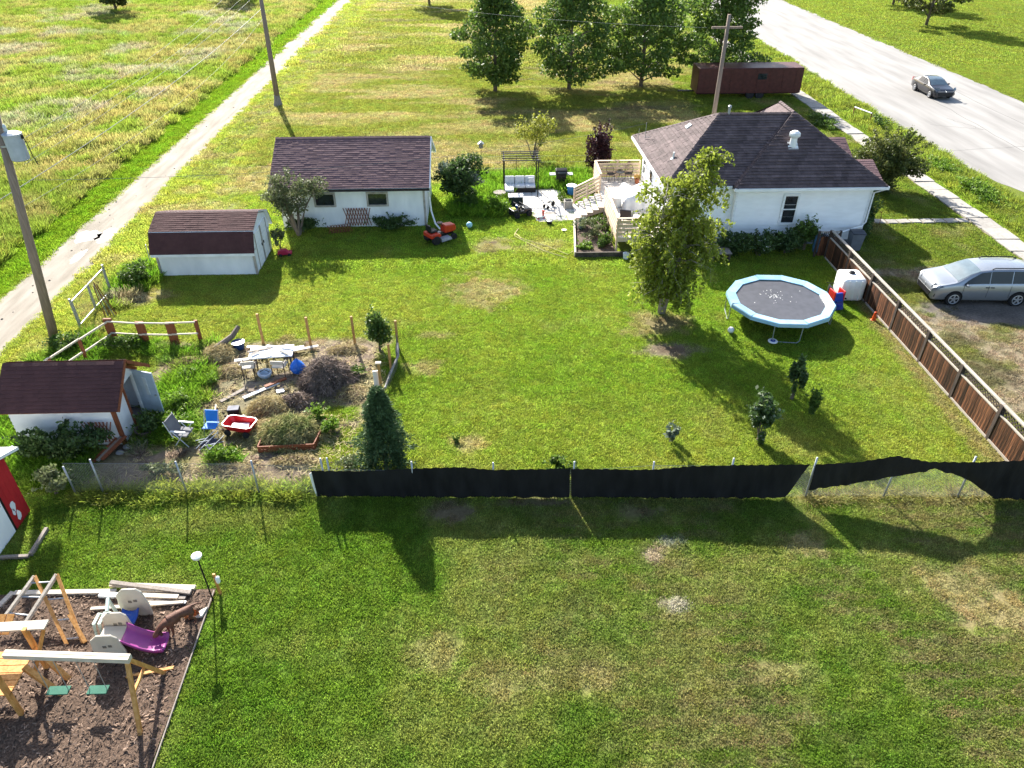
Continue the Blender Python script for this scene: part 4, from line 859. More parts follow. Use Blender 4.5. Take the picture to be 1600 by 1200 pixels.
# ------------------------------------------------------------------ chain link fence on the near boundary
def chain(mb, A, B, z0, z1, pitch=.085, r=.0026):
    A = Vector((*A, 0)); B = Vector((*B, 0)); d = B - A; Ln = d.length; d.normalize(); H = z1 - z0; n_ = int((Ln + H) / pitch)
    for i in range(n_):
        for s in (1, -1):
            a0 = -H + i * pitch; p, q = (max(a0, 0), max(0, -a0)), (min(a0 + H, Ln), min(H, Ln - a0))
            if q[0] <= p[0]: continue
            if s < 0: p, q = (Ln - p[0], p[1]), (Ln - q[0], q[1])
            P, Q = A + d * p[0] + Vector((0, 0, z0 + p[1])), A + d * q[0] + Vector((0, 0, z0 + q[1]))
            mb.tube([P, Q], r, 3, cap=False)
cf = T('chain_link_fence', 'galvanised chain link fence between the garden and the near lawn', 'fence', (0, 17.42, 0))
for x, h in ((-13.45, 1.2), (-12.54, 1.45), (-9.84, 1.42), (-7.52, 1.42), (-5.3, 1.55), (-5.12, 1.58), (-2.52, 1.47), (.03, 1.43), (2.55, 1.45), (5.03, 1.5), (7.47, 1.62), (10.04, 1.66), (12.53, 1.45), (14.9, 1.72), (17.3, 1.6)):
    MB().tube([(x, near_fence_y(x), -.1), (x + random.uniform(-.03, .03), near_fence_y(x) + random.uniform(-.05, .03), h)], .03, 8).build('post', GALV, cf, world=True, smooth=True)
m1 = MB(); chain(m1, (-13.45, near_fence_y(-13.45)), (-5.3, near_fence_y(-5.3)), .03, 1.3)
m1.build('wire_mesh', WIRE, cf, world=True, kind='stuff')
m1 = MB(); chain(m1, (-5.3, near_fence_y(-5.3)), (5.0, near_fence_y(5.0)), .03, 1.05, .10); chain(m1, (5.0, near_fence_y(5.0)), (17.3, near_fence_y(17.3)), .03, 1.3, .10)
m1.build('wire_mesh', WIRE, cf, world=True, kind='stuff')
xs_ = [-13.45, -9.84, -7.52, -5.2, -2.52, .03, 2.55, 5.03, 7.47, 10.04, 12.53, 14.9, 17.3]
MB().tube([(x, near_fence_y(x), 1.31 if x < -5.3 else (1.08 if x < 5 else 1.32)) for x in xs_], .006, 4).build('tension_wire', WIRE, cf, world=True)
# black screens hanging on it
SCR = mat('black_screen_mesh', (0.003, 0.003, 0.0035), (0.015, 0.0145, 0.015), rough=.75, scale=1.8, stretch=(1.5, 1, .5), contrast=.5, bump=.9, bscale=6, spec=.25)
def screen(label, top, bot, nx=60, nz=10, seed=1, group='black privacy screens on the chain link fence', side=1):
    tx = [p[0] for p in top]; tz = [p[1] for p in top]; bx = [p[0] for p in bot]; bz = [p[1] for p in bot]; P = []
    for i in range(nx + 1):
        f = i / nx; xa = tx[0] + (tx[-1] - tx[0]) * f; xb = bx[0] + (bx[-1] - bx[0]) * f
        za = float(np.interp(xa, tx, tz)) + .015 * math.sin(xa * 21 + seed); zb = float(np.interp(xb, bx, bz)) + .012 * math.sin(xb * 9 + seed); row = []
        for j in range(nz + 1):
            g = j / nz; x = xa + (xb - xa) * g; z = za + (zb - za) * g
            bul = (fbm(np.array(x * 1.0), np.array(z * .5 + seed), .9, 300 + seed) - .5) * .10 * math.sin(math.pi * min(1, g * .9 + .1)) + .03 * math.sin(x * 5 + z * 3) * g + .035 * math.sin(x * 9 + 2.5 * math.sin(x * 2.3) + z) * (.25 + .75 * g)
            row.append((x, near_fence_y(x) - (.055 + abs(float(bul))) * side, z))
        P.append(row)
    o = MB().grid(P).build('privacy_screen', SCR, smooth=True); return tag(o, label, 'privacy screen', group)
screen('black privacy screen on the fence beside the spruce', [(-5.67, 1.10), (-4.2, 1.08), (-2.59, 1.2), (-.98, 1.27), (.02, 1.16), (1.22, 1.2), (2.43, 1.24)], [(-5.62, .02), (-2.69, .0), (2.46, .03)], 110)
screen('black privacy screen in the middle of the chain link fence', [(2.46, 1.22), (5.03, 1.2), (6.2, 1.35), (7.49, 1.4), (9.85, 1.44)], [(2.52, .0), (6.82, .0), (9.35, .06)], 100, seed=2)
screen('loose black privacy screen whose lower edge has lifted', [(10.02, 1.44), (11.32, 1.54), (12.43, 1.80), (13.49, 1.56)], [(10.02, .40), (11.16, .60), (12.11, .84), (13.05, 1.06), (13.72, 1.30)], 60, seed=3)
screen('torn black privacy screen sagging at the board fence end', [(13.46, 1.56), (15.07, 1.56), (16.42, 1.64), (17.4, 1.6)], [(13.7, 1.30), (14.66, .98), (15.3, .58), (16.0, .06), (17.4, .0)], 60, seed=4)
wb = T('white_board', 'white plastic sheet edge at the end of the black screen', 'board', (-5.68, 17.62, 0)); MB().prism([(0, 0, 0), (.13, 0, .0), (.09, 0, .55), (.0, 0, 1.0), (-.08, 0, .95), (-.05, 0, .4)], (0, .015, 0)).build('sheet', WHITEPLASTIC, wb)

# ------------------------------------------------------------------ brown rail fence of the plot, posts, lane gate
br = T('rail_fence', 'brown post and rail fence corner behind the garden shed', 'fence', (-15, 27.2, 0))
bp_ = [(-15.98, 27.42, .34, 1.2), (-14.62, 27.25, .36, 1.12), (-13.36, 27.2, .36, 1.1), (-12.3, 27.28, .15, 1.12)]
for x, y, w, h in bp_: MB().box((x, y, h / 2 - .03), (w, .10, h)).build('post', BROWN, br, world=True, bevel=.01)
for zf in (1.05, .5):
    for k in range(3): MB().bar((bp_[k][0], bp_[k][1] - .075, zf + .02), (bp_[k + 1][0], bp_[k + 1][1] - .075, zf), .05, .055).build('rail', PALEWOOD, br, world=True)
p2 = [(-16.0, 27.35), (-16.55, 26.0), (-17.1, 24.6), (-17.4, 23.2)]
for x, y in p2[1:]: MB().box((x, y, .5), (.12, .12, 1.05), rz=.3).build('post', BROWN, br, world=True)
for zf in (1.04, .45):
    for k in range(3): MB().bar((*p2[k], zf), (*p2[k + 1], zf - .03), .05, .07).build('rail', PALEWOOD, br, world=True)
for k, (x, y, h, lb) in enumerate(((-9.62, 27.08, 1.46, 'treated timber post of the plot nearest the log heap'), (-7.58, 26.85, 1.38, 'treated timber post behind the white table boards'), (-5.72, 26.9, 1.36, 'treated timber post behind the brush heap'),
        (-3.86, 26.5, 1.35, 'treated timber post beside the plot shrub'), (-4.0, 24.9, 1.2, 'treated timber post at the wire roll'), (-4.25, 23.6, 1.15, 'timber post with pale cap beside the spruce'))):
    p = T('timber_post', lb, 'post', (x, y, 0), 0, 'posts of the garden plot'); MB().box((0, 0, h / 2 - .05), (.10, .10, h + .1), rz=.1).build('post', POSTWOOD, p, bevel=.008)
    if k == 5: MB().box((0, 0, h + .03), (.22, .14, .05)).build('cap', PALEWOOD, p)
wr = T('wire_fencing', 'sagging old wire netting between the plot posts', 'fence', (-4, 25, 0)); m1 = MB()
chain(m1, (-3.84, 26.45), (-3.75, 24.9), .05, .85, .10, .004); chain(m1, (-3.75, 24.9), (-4.0, 23.4), .05, .6, .10, .004); m1.build('wire_mesh', mat('old_dark_wire', (.12, .11, .10), var=.3, rough=.7), wr, world=True, kind='stuff')
MB().tube([(-3.78, 25.9, .62), (-3.7, 25.2, .45), (-3.85, 24.4, .4), (-4.05, 23.3, .22)], .05, 7).build('netting_roll', mat('grey_netting', (.25, .24, .23), var=.3, rough=.8, bump=.8, bscale=30), wr, world=True)
MB().box((-4.42, 23.7, .35), (.20, .06, .8), rz=.2).build('sign_board', WHITE_WORN, wr, world=True)
lg = T('lane_gate', 'double chain link gate with tubular frames at the gravel lane', 'gate', (-17.9, 30.3, 0))
for y in (28.6, 31.95): MB().tube([(-17.95, y, -.1), (-17.95, y, 1.5)], .045, 8).build('post', GALV, lg, world=True)
for (ya, yb) in ((28.72, 30.2), (30.3, 31.85)):
    fr = MB()
    for z in (.18, 1.32): fr.tube([(-17.95, ya, z), (-17.95, yb, z)], .028, 6)
    for y in (ya, yb): fr.tube([(-17.95, y, .18), (-17.95, y, 1.32)], .028, 6)
    fr.build('gate_frame', GALV, lg, world=True); m1 = MB(); chain(m1, (-17.95, ya), (-17.95, yb), .18, 1.32, .10); m1.build('wire_mesh', WIRE, lg, world=True, kind='stuff')
dp = T('dark_stakes', 'bundle of dark stakes leaning at the lane gate', 'stakes', (-17.3, 30.0, 0))
for k in range(5): MB().tube([(.1 + k * .09, -.5 + k * .07, 0), (-.35 + k * .04, .15, 1.3 + .1 * (k % 3))], .022, 5).build('stake', GREYWOOD if k % 2 else BROWN, dp)
ps = T('fence_post', 'thin steel post in weeds beside the gambrel shed', 'post', (-17.0, 34.6, 0)); MB().tube([(0, 0, 0), (.02, 0, 1.3)], .02, 6).build('post', GALV, ps)
# back fence: thin steel stakes with wire
bk = T('wire_fence', 'thin wire fence with steel stakes along the back of the yard', 'fence', (2, 48, 0))
for x, y in ((-2.5, 47.8), (-.75, 47.9), (2.0, 47.9), (5.2, 47.9), (6.6, 47.8)): MB().tube([(x, y, -.1), (x, y, 1.35)], .022, 6).build('stake', BLACKMETAL, bk, world=True)
for z in (.5, .9, 1.3): MB().tube([(-3.4, 47.8, z), (2, 47.85, z - .02), (8.5, 47.8, z)], .005, 3).build('wire', WIRE, bk, world=True)
bh = T('bird_house', 'small grey bird house on a thin pole behind the silvery shrub', 'bird house', (-.3, 48.5, 0)); MB().tube([(0, 0, 0), (0, 0, 1.65)], .02, 6).build('pole', BLACKMETAL, bh); MB().box((0, 0, 1.8), (.26, .24, .26)).build('box', GREYWOOD, bh); MB().prism([(-.2, -.18, 1.92), (.2, -.18, 1.92), (0, -.18, 2.08)], (0, .36, 0)).build('roof', GALV, bh)

# ------------------------------------------------------------------ utility poles and lines
up = T('utility_pole', 'leaning wooden utility pole with grey transformer beside the lane', 'utility pole', (-18.65, 27.67, 0))
MB().tube([(0, 0, -.2), (.62, 0, 4.6), (1.28, 0, 9.9)], [.19, .165, .13], 12).build('pole', POLEWOOD, up, smooth=True)
tr = MB().lathe([(.26, 7.78), (.31, 7.82), (.31, 8.66), (.33, 8.68), (.33, 8.74), (.20, 8.80), (.03, 8.82)], (1.52, -.02, 0), 20).build('transformer', mat('transformer_grey', (.36, .40, .45), var=.08, rough=.45), up, smooth=False)
MB().lathe([(.05, 8.8), (.07, 8.86), (.05, 8.92), (.07, 8.98), (.03, 9.08)], (1.38, -.05, 0), 10).build('insulator', mat('porcelain', (.45, .5, .52), var=.1, rough=.25), tr); MB().tube([(1.86, 0, 8.7), (1.93, 0, 8.4), (1.98, 0, 7.9), (2.06, 0, 7.6)], .018, 6).build('lead', BLACKMETAL, tr); MB().box((1.84, 0, 8.62), (.09, .09, .14)).build('bushing', BLACKMETAL, tr)
MB().bar((1.05, -.1, 8.3), (1.3, -.1, 8.3), .1, .06).build('bracket', GALV, up)
fp = T('utility_pole', 'far wooden utility pole standing in the mown grass by the lane', 'utility pole', (-17.69, 66.2, 0)); MB().tube([(0, 0, -.2), (.1, 0, 10.2)], [.24, .14], 10).build('pole', POLEWOOD, fp, smooth=True)
MB().lathe([(.42, 0), (.30, .5), (.25, .9)], (0, 0, 0), 10).build('pole_guard', GREYWOOD, fp); MB().bar((-1.1, 0, 9.5), (1.2, 0, 9.5), .1, .13).build('crossarm', POLEWOOD, fp)
def cable(label, a, b, sag, r, m=WIRE, name='power_line', group='overhead lines along the lane'):
    a, b = Vector(a), Vector(b); P = [a.lerp(b, i / 24) - Vector((0, 0, sag * 4 * (i / 24) * (1 - i / 24))) for i in range(25)]
    return tag(MB().tube(P, r, 5).build(name, m), label, 'cable', group)
cable('upper thin line from the transformer pole to the far lane pole', (-17.3, 27.7, 8.3), (-18.7, 66.2, 9.6), .5, .006); cable('second thin line from the transformer pole to the far pole', (-17.2, 27.7, 7.9), (-17.6, 66.2, 9.4), .5, .006)
cable('third thin line from the transformer pole to the far pole', (-17.1, 27.7, 7.6), (-16.6, 66.2, 9.6), .55, .006)
cable('thick bundled cable strung along the lane poles', (-19.2, 20.0, 6.2), (-17.6, 66.2, 7.6), .7, .014); cable('thin cable strung just below the bundled cable', (-17.9, 27.7, 5.9), (-17.6, 66.2, 6.9), .9, .006)
cable('service wire crossing from the transformer pole to the bungalow roof', (-17.6, 27.7, 7.0), (9.35, 43.3, 4.55), .75, .007)
cable('line running from the bungalow pole to the far pole', (13.3, 47.6, 8.9), (-16.6, 66.2, 9.5), .6, .007)
# ------------------------------------------------------------------ deck and stairs
dk = T('deck', 'raised cedar deck with slatted rails and stairs beside the bungalow', 'deck', (8.0, 40.3, 0))
DZ = .86; dx0, dx1, dy0, dy1 = 6.75, 9.52, 35.65, 44.85
DECKB = mat('pale_decking', (0.60, 0.54, 0.46), (0.80, 0.74, 0.66), rough=.75, scale=3, stretch=(5, 1, 5), contrast=.5, objrand=.1)  # pale base colour of the floor boards and treads
n_ = 19
for i in range(n_):
    x = dx0 + (i + .5) * (dx1 - dx0) / n_; y0_ = dy0 if x < 9.0 else dy0
    MB().box((x, (dy0 + dy1) / 2, DZ - .018), ((dx1 - dx0) / n_ - .008, dy1 - dy0, .036)).build('deck_board', DECKB, dk, world=True)
fr = MB()
for y in np.linspace(dy0 + .05, dy1 - .05, 14): fr.bar((dx0 + .03, y, DZ - .13), (dx1, y, DZ - .13), .045, .17)
fr.build('joist', CEDAR, dk, world=True)
MB().bar((dx0, dy0, DZ - .14), (dx0, dy1, DZ - .14), .04, .2).bar((dx0, dy0, DZ - .14), (dx1, dy0, DZ - .14), .04, .2).build('rim_joist', CEDAR, dk, world=True)
RAILP = [((dx0, dy0), (dx1 - .1, dy0)), ((dx0, dy0), (dx0, 40.1)), ((dx0, 42.45), (dx0, dy1)), ((dx0, dy1), (dx1, dy1))]
posts = set()
for a, b in RAILP:
    L_ = math.dist(a, b); k = max(1, round(L_ / 1.5))
    for i in range(k + 1): posts.add((round(a[0] + (b[0] - a[0]) * i / k, 3), round(a[1] + (b[1] - a[1]) * i / k, 3)))
for x, y in sorted(posts): MB().box((x, y, .93), (.095, .095, 1.9)).build('rail_post', CEDAR, dk, world=True)
for a, b in RAILP:
    ox = -.062 if a[0] == b[0] else 0; oy = .06 if a[1] == b[1] else 0
    if (a, b) == RAILP[3]: oy = -.06
    for z in (1.02, 1.24, 1.46, 1.68): MB().bar((a[0] + ox, a[1] + oy, z), (b[0] + ox, b[1] + oy, z), .025, .165).build('rail_slat', CEDAR, dk, world=True)
    MB().bar((*a, 1.90), (*b, 1.90), .15, .04).build('cap_rail', CEDAR, dk, world=True)
for k in range(5):
    x = dx0 - .17 - k * .32; z = DZ - (k + 1) * .15
    MB().box((x, 41.28, z), (.32, 2.15, .04)).build('tread', DECKB, dk, world=True); MB().box((x + .15, 41.28, z - .07), (.025, 2.15, .12)).build('riser', CEDAR, dk, world=True)
for y in (40.22, 42.34):
    pts = [(dx0, y, DZ - .05), (dx0, y, DZ - .40), (dx0 - 1.45, y, -.02), (dx0 - 1.78, y, -.02)]
    for k in range(5, 0, -1): pts += [(dx0 - k * .32 - .01, y, DZ - k * .15 - .022), (dx0 - (k - 1) * .32 - .01, y, DZ - k * .15 - .022)]
    MB().prism(pts, (0, .045, 0)).build('stringer', CEDAR, dk, world=True)
SB, ST = (5.25, 42.45), (6.75, 42.45)
for f in (0, .5): MB().box((5.25 + 1.5 * f, 42.45, .45 + .7 * f - .1 * f), (.09, .09, 1.1)).build('rail_post', CEDAR, dk, world=True)
for dz in (.18, .40, .62, .84): MB().bar((5.25, 42.40, dz + .12), (6.75, 42.40, dz + .86), .025, .12).build('rail_slat', CEDAR, dk, world=True)
MB().bar((5.2, 42.45, 1.08), (6.75, 42.45, 1.86), .13, .04).build('cap_rail', CEDAR, dk, world=True)
ra = T('side_stair', 'dark stair rail rising behind the far end of the deck', 'stair', (8.6, 46.0, 0)); MB().bar((-.3, .9, .2), (.35, -.9, 1.75), .09, .12).build('rail', DARKPOST, ra); MB().box((.3, -.8, .8), (.09, .09, 1.6)).build('post', DARKPOST, ra); MB().box((-.25, .8, .2), (.09, .09, .6)).build('post', DARKPOST, ra)
# things on the deck
def bistro(x, y, rz, lb):
    t = T('bistro_chair', lb, 'chair', (x, y, DZ), rz, 'metal chairs on the deck'); ring = [(.24 * math.cos(a), .18 + .06 * math.sin(a), .66 + .26 * math.sin(a)) for a in np.linspace(-.6, math.pi + .6, 16)]
    b = MB().tube([(-.2, .2, .42)] + ring[::-1] + [(.2, .2, .42)], .014, 6)
    for k in range(-2, 3): b.tube([(k * .08, .2, .45), (k * .08, .24, .66 + .24 * math.cos(k * .42))], .007, 4)
    b.build('backrest', BLACKMETAL, t); MB().lathe([(.23, .43), (.235, .45), (.22, .465)], n=16).build('seat', BLACKMETAL, t)
    for sx in (-1, 1):
        for sy in (-1, 1): MB().tube([(.16 * sx, .16 * sy, .43), (.21 * sx, .22 * sy, 0)], .012, 5).build('leg', BLACKMETAL, t)
        MB().tube([(.22 * sx, .2, .66), (.25 * sx, -.05, .66), (.24 * sx, -.15, .44)], .011, 5).build('arm', BLACKMETAL, t)
bistro(7.65, 44.2, R(15), 'black metal chair in the far corner of the deck'); bistro(8.75, 44.25, R(-20), 'black metal chair on the deck beside the bungalow wall')
bt2 = T('bistro_table', 'small black metal table between the deck chairs', 'table', (8.2, 44.05, DZ)); MB().lathe([(.28, .60), (.28, .62)], n=16).build('top', BLACKMETAL, bt2)
for k in range(3): MB().tube([(0, 0, .6), (.2 * math.cos(k * 2.1), .2 * math.sin(k * 2.1), 0)], .012, 5).build('leg', BLACKMETAL, bt2)
fpz = T('flower_pot', 'terracotta pot of yellow flowers in the deck corner', 'flower pot', (9.2, 43.7, DZ)); MB().lathe([(.12, 0), (.17, .28), (.19, .3), (.15, .3)], n=12).build('pot', mat('terracotta', (.36, .13, .06), var=.2), fpz); link('flowers', leaf_mesh('flowers', blob_points([(0, 0, .42, .2, .2, .14)], 120), .06), mat('yellow_petal', (.55, .36, .10), var=.2), fpz)
TARP = mat('white_cover', (0.74, 0.74, 0.72), var=.06, rough=.6, bump=.5, bscale=4)
cv = T('furniture_cover', 'lumpy white cover over furniture on the deck', 'cover', (8.5, 40.6, DZ)); P = []
for i in range(23):
    row = []
    for j in range(19):
        u, v = i / 22 * 2 - 1, j / 18 * 2 - 1; r = max(abs(u), abs(v)); hgt = .72 * (1 - max(0, (r - .72) / .28) ** 2) * (1 + .16 * math.sin(u * 5 + v * 2) * math.cos(v * 4))
        row.append((u * .85 + .03 * math.sin(v * 11), v * 1.25 + .04 * math.sin(u * 9), max(.01, hgt)))
    P.append(row)
MB().grid(P).build('cloth', TARP, cv, smooth=True); MB().box((0, 0, .3), (1.2, 1.8, .55)).build('frame', GREYWOOD, cv)
wp = T('round_bin', 'white round drum on the deck behind the lounge chair', 'drum', (7.35, 40.0, DZ)); MB().lathe([(.29, 0), (.32, .1), (.32, .52), (.34, .54), (.34, .58), (.05, .60)], n=20).build('drum', WHITEPLASTIC, wp, smooth=False); MB().tube([(-.34, 0, .45), (-.4, 0, .38), (-.34, 0, .3)], .015, 5).build('handle', BLACKMETAL, wp)
lc = T('lounge_chair', 'dark grey reclining lounge chair on the near end of the deck', 'chair', (7.55, 37.6, DZ), R(160)); CH = mat('charcoal_fabric', (.05, .05, .055), var=.2, rough=.9)
MB().box((0, -.2, .34), (.6, .9, .07)).build('seat', CH, lc, bevel=.02); MB().box((0, .42, .6), (.6, .08, .75), rot=Matrix.Rotation(R(-28), 3, 'X')).build('backrest', CH, lc, bevel=.02)
for sx in (-.3, .3):
    MB().bar((sx, -.6, .0), (sx, .3, .5), .04, .03).build('leg', BLACKMETAL, lc); MB().bar((sx, .45, .0), (sx, -.3, .42), .04, .03).build('leg', BLACKMETAL, lc); MB().bar((sx, -.3, .55), (sx, .3, .58), .05, .03).build('arm', BLACKMETAL, lc)
ex = T('fire_extinguisher', 'small red canister standing by the bungalow door', 'canister', (9.3, 42.5, DZ)); MB().lathe([(.08, 0), (.09, .03), (.09, .36), (.05, .44), (.03, .48)], n=12).build('body', REDPLASTIC, ex); MB().box((.0, 0, .51), (.12, .03, .05)).build('valve', BLACKMETAL, ex)

# ------------------------------------------------------------------ planting bed by the deck
pb = T('planting_bed', 'dark timber edged planting bed below the deck stairs', 'planting bed', (5.9, 37.5, 0)); DTIM = mat('dark_timber', (.04, .032, .028), (.10, .08, .065), rough=.85, scale=4)
MB().bar((4.55, 35.12, .14), (7.5, 35.12, .14), .1, .3).build('timber', DTIM, pb, world=True); MB().bar((4.55, 35.18, .15), (5.0, 40.0, .15), .09, .28).build('timber', PALEWOOD, pb, world=True)
MB().prism([(4.6, 35.18, 0), (6.7, 35.18, 0), (6.7, 40.1, 0), (5.05, 40.1, 0)], (0, 0, .12)).build('soil', mat('bed_soil', (.10, .07, .05), var=.35, rough=.95, scale=8, bump=.8), pb, world=True)
wbk = T('white_bucket', 'white pail at the corner of the planting bed', 'bucket', (7.15, 34.85, 0)); MB().lathe([(.13, 0), (.16, .32), (.17, .33), (.15, .33), (.12, .05)], n=16).build('pail', WHITEPLASTIC, wbk); MB().tube([(.16, 0, .3), (.1, -.15, .22), (-.1, -.15, .22), (-.16, 0, .3)], .008, 4).build('handle', GALV, wbk)
for k, (a, b, lb) in enumerate((((7.4, 35.3, .25), (8.5, 35.6, .32), 'upper black pipe lying under the deck edge'), ((7.3, 34.95, .12), (8.7, 35.35, .14), 'lower black pipe lying under the deck edge'))): tag(MB().tube([a, b], .06, 8).build('black_pipe', BLACKPLASTIC), lb, 'pipe', 'pipes under the deck')
bn = T('bench', 'low grey plank bench beside the house shrubs', 'bench', (12.0, 34.75, 0))
for k in range(4): MB().box((0, -.36 + k * .24, .46), (1.0, .225, .045)).build('plank', GREYWOOD, bn)
for sx in (-.42, .42): MB().box((sx, 0, .22), (.07, .85, .43)).build('leg', DTIM, bn)
# ------------------------------------------------------------------ patio things
pg = T('pergola_swing', 'black metal pergola frame over the white garden sofa', 'pergola', (2.15, 44.6, 0))
for x in (-1.05, 1.0):
    for y in (-.85, .75): MB().tube([(x, y, 0), (x, y, 2.25)], .04, 6).build('post', BLACKMETAL, pg)
for x in (-1.05, 1.0): MB().bar((x, -1.0, 2.27), (x, .9, 2.27), .06, .08).build('beam', BLACKMETAL, pg)
for y in (-.9, -.45, 0, .45, .8): MB().bar((-1.2, y, 2.34), (1.15, y, 2.34), .045, .05).build('slat', BLACKMETAL, pg)
sf = T('garden_sofa', 'white cushioned corner sofa under the black pergola', 'sofa', (2.1, 44.9, 0)); CUSH = mat('white_cushion', (.66, .66, .67), var=.06, rough=.8); WICK = mat('dark_wicker', (.03, .025, .022), var=.4, rough=.7, scale=30)
MB().box((0, 0, .18), (1.95, .8, .34)).build('base', WICK, sf); MB().box((-.72, -.75, .18), (.62, .75, .34)).build('base', WICK, sf); MB().box((0, .36, .5), (1.95, .1, .65)).build('frame', WICK, sf)
for k in range(3):
    MB().box((-.64 + k * .64, -.03, .42), (.62, .72, .15)).build('seat_cushion', CUSH, sf, bevel=.04); MB().box((-.64 + k * .64, .26, .68), (.61, .15, .45), rot=Matrix.Rotation(R(-10), 3, 'X')).build('back_cushion', CUSH, sf, bevel=.05)
MB().box((-.72, -.75, .42), (.6, .72, .15)).build('seat_cushion', CUSH, sf, bevel=.04); MB().box((.7, .12, .68), (.4, .14, .36), rz=.3).build('pillow', CUSH, sf, bevel=.06)
ct = T('garden_table', 'small brown round table at the end of the white sofa', 'table', (.8, 43.4, 0)); MB().lathe([(.38, .5), (.38, .53)], n=18).build('top', GREYWOOD, ct)
for k in range(3): MB().tube([(0, 0, .5), (.25 * math.cos(k * 2.1), .25 * math.sin(k * 2.1), 0)], .018, 5).build('leg', BLACKMETAL, ct)
gb = T('garbage_box', 'dark open crate standing beside the black toy car', 'crate', (1.75, 42.55, 0)); MB().box((0, 0, .3), (.85, .6, .6)).build('body', mat('dark_green_box', (.02, .03, .028), var=.2), gb, bevel=.02); MB().box((0, 0, .62), (.9, .65, .04)).build('lid', mat('white_lid', (.6, .6, .6), var=.1), gb)
bq = T('barbecue', 'black gas barbecue with side shelves in the tall grass', 'barbecue', (4.75, 45.7, 0))
MB().box((0, 0, .42), (.62, .5, .78)).build('cabinet', BLACKMETAL, bq); MB().prism([(-.36, -.28, .84), (-.36, .28, .84), (-.36, .26, 1.08), (-.36, .05, 1.18), (-.36, -.2, 1.08)], (.72, 0, 0)).build('lid', BLACKMETAL, bq, bevel=.03); MB().tube([(-.25, -.31, .98), (.25, -.31, .98)], .016, 6).build('handle', GALV, bq)
for s in (-1, 1): MB().box((s * .55, 0, .82), (.36, .45, .04)).build('side_shelf', mat('grey_shelf', (.35, .36, .38), var=.1, rough=.5), bq)
for s in (-1, 1): MB().lathe([(.08, -.02), (.08, .02)], (s * .25, -.2, .08), 12, 'X').build('wheel', RUBBER, bq)
bb = T('blue_bin', 'blue plastic tub behind the foot of the deck stairs', 'tub', (5.3, 44.3, 0)); MB().lathe([(.24, 0), (.30, .55), (.33, .57), (.30, .57), (.25, .1)], n=18).build('tub', mat('mid_blue_plastic', (.03, .16, .42), var=.1, rough=.35), bb); MB().lathe([(.33, .57), (.2, .63), (.02, .64)], n=18).build('lid', WHITEPLASTIC, bb)
gp = T('concrete_planter', 'square grey concrete planter at the foot of the deck stairs', 'planter', (4.85, 41.9, 0)); q = MB()
for a, b in (((-.22, 0), (.05, .5)), ((.22, 0), (.05, .5)), ((0, -.225), (.4, .05)), ((0, .225), (.4, .05))): q.box((a[0], a[1], .26), (b[0], b[1], .52))
q.build('box', CONCRETE, gp); MB().box((0, 0, .2), (.4, .4, .4)).build('soil', BLACKPLASTIC, gp)
# toy car, tricycle, toys
def wheel(parent, x, y, z, r, w, rimm, axis='Y', tread=RUBBER):
    t = MB().lathe([(r * .62, -w / 2), (r * .92, -w / 2), (r, -w * .3), (r, w * .3), (r * .92, w / 2), (r * .62, w / 2)], (x, y, z), 20, axis).build('wheel', tread, parent, smooth=False)
    MB().lathe([(r * .66, -w * .42), (r * .66, w * .42)], (x, y, z), 16, axis).build('rim', rimm, t); return t
tj = T('toy_car', 'black ride on toy jeep parked at the edge of the patio', 'toy car', (1.95, 40.9, 0), R(28)); TB = mat('black_toy_body', (.012, .013, .018), var=.2, rough=.3, spec=.5)
MB().prism([(-.6, -.3, .2), (.62, -.3, .2), (.64, -.3, .36), (.55, -.3, .47), (.15, -.3, .5), (.1, -.3, .38), (-.28, -.3, .38), (-.32, -.3, .52), (-.62, -.3, .5)], (0, .6, 0)).build('body', TB, tj, bevel=.03)
ws = MB().bar((.18, -.27, .5), (.08, -.27, .74), .03, .03).bar((.18, .27, .5), (.08, .27, .74), .03, .03).bar((.08, -.28, .74), (.08, .28, .74), .03, .03).bar((-.3, -.27, .5), (-.3, -.27, .8), .03, .03).bar((-.3, .27, .5), (-.3, .27, .8), .03, .03).bar((-.3, -.28, .8), (-.3, .28, .8), .03, .03); ws.build('roll_bar', BLACKPLASTIC, tj)
for x in (-.4, .42):
    for y in (-.33, .33): wheel(tj, x, y, .18, .18, .13, GALV)
for y in (-.12, .12): MB().box((-.15, y, .5), (.12, .2, .28)).build('seat', BLUEPLASTIC if y > 0 else BLACKPLASTIC, tj, bevel=.02)
for y in (-.2, .2): MB().lathe([(.05, 0), (.045, .02)], (.64, y, .36), 10, 'X').build('headlight', WHITEPLASTIC, tj)
MB().lathe([(.1, 0), (.08, .03)], (.08, .12, .55), 10).build('steering_wheel', BLACKPLASTIC, tj); MB().box((-.45, 0, .53), (.2, .3, .05)).build('cargo', mat('yellow_green_toy', (.5, .55, .05), var=.1), tj)
tc_ = T('tricycle', 'small grey tricycle lying on the patio slabs', 'tricycle', (3.75, 42.0, .06), R(40)); MB().tube([(-.3, 0, .15), (.0, 0, .3), (.25, 0, .3), (.32, 0, .55)], .018, 6).tube([(.32, -.2, .55), (.32, .2, .55)], .014, 6).build('frame', GALV, tc_); MB().box((-.05, 0, .34), (.22, .16, .04)).build('saddle', BLACKPLASTIC, tc_)
wheel(tc_, .28, 0, .16, .16, .04, GALV); wheel(tc_, -.3, .16, .11, .11, .04, GALV); wheel(tc_, -.3, -.16, .11, .11, .04, GALV)
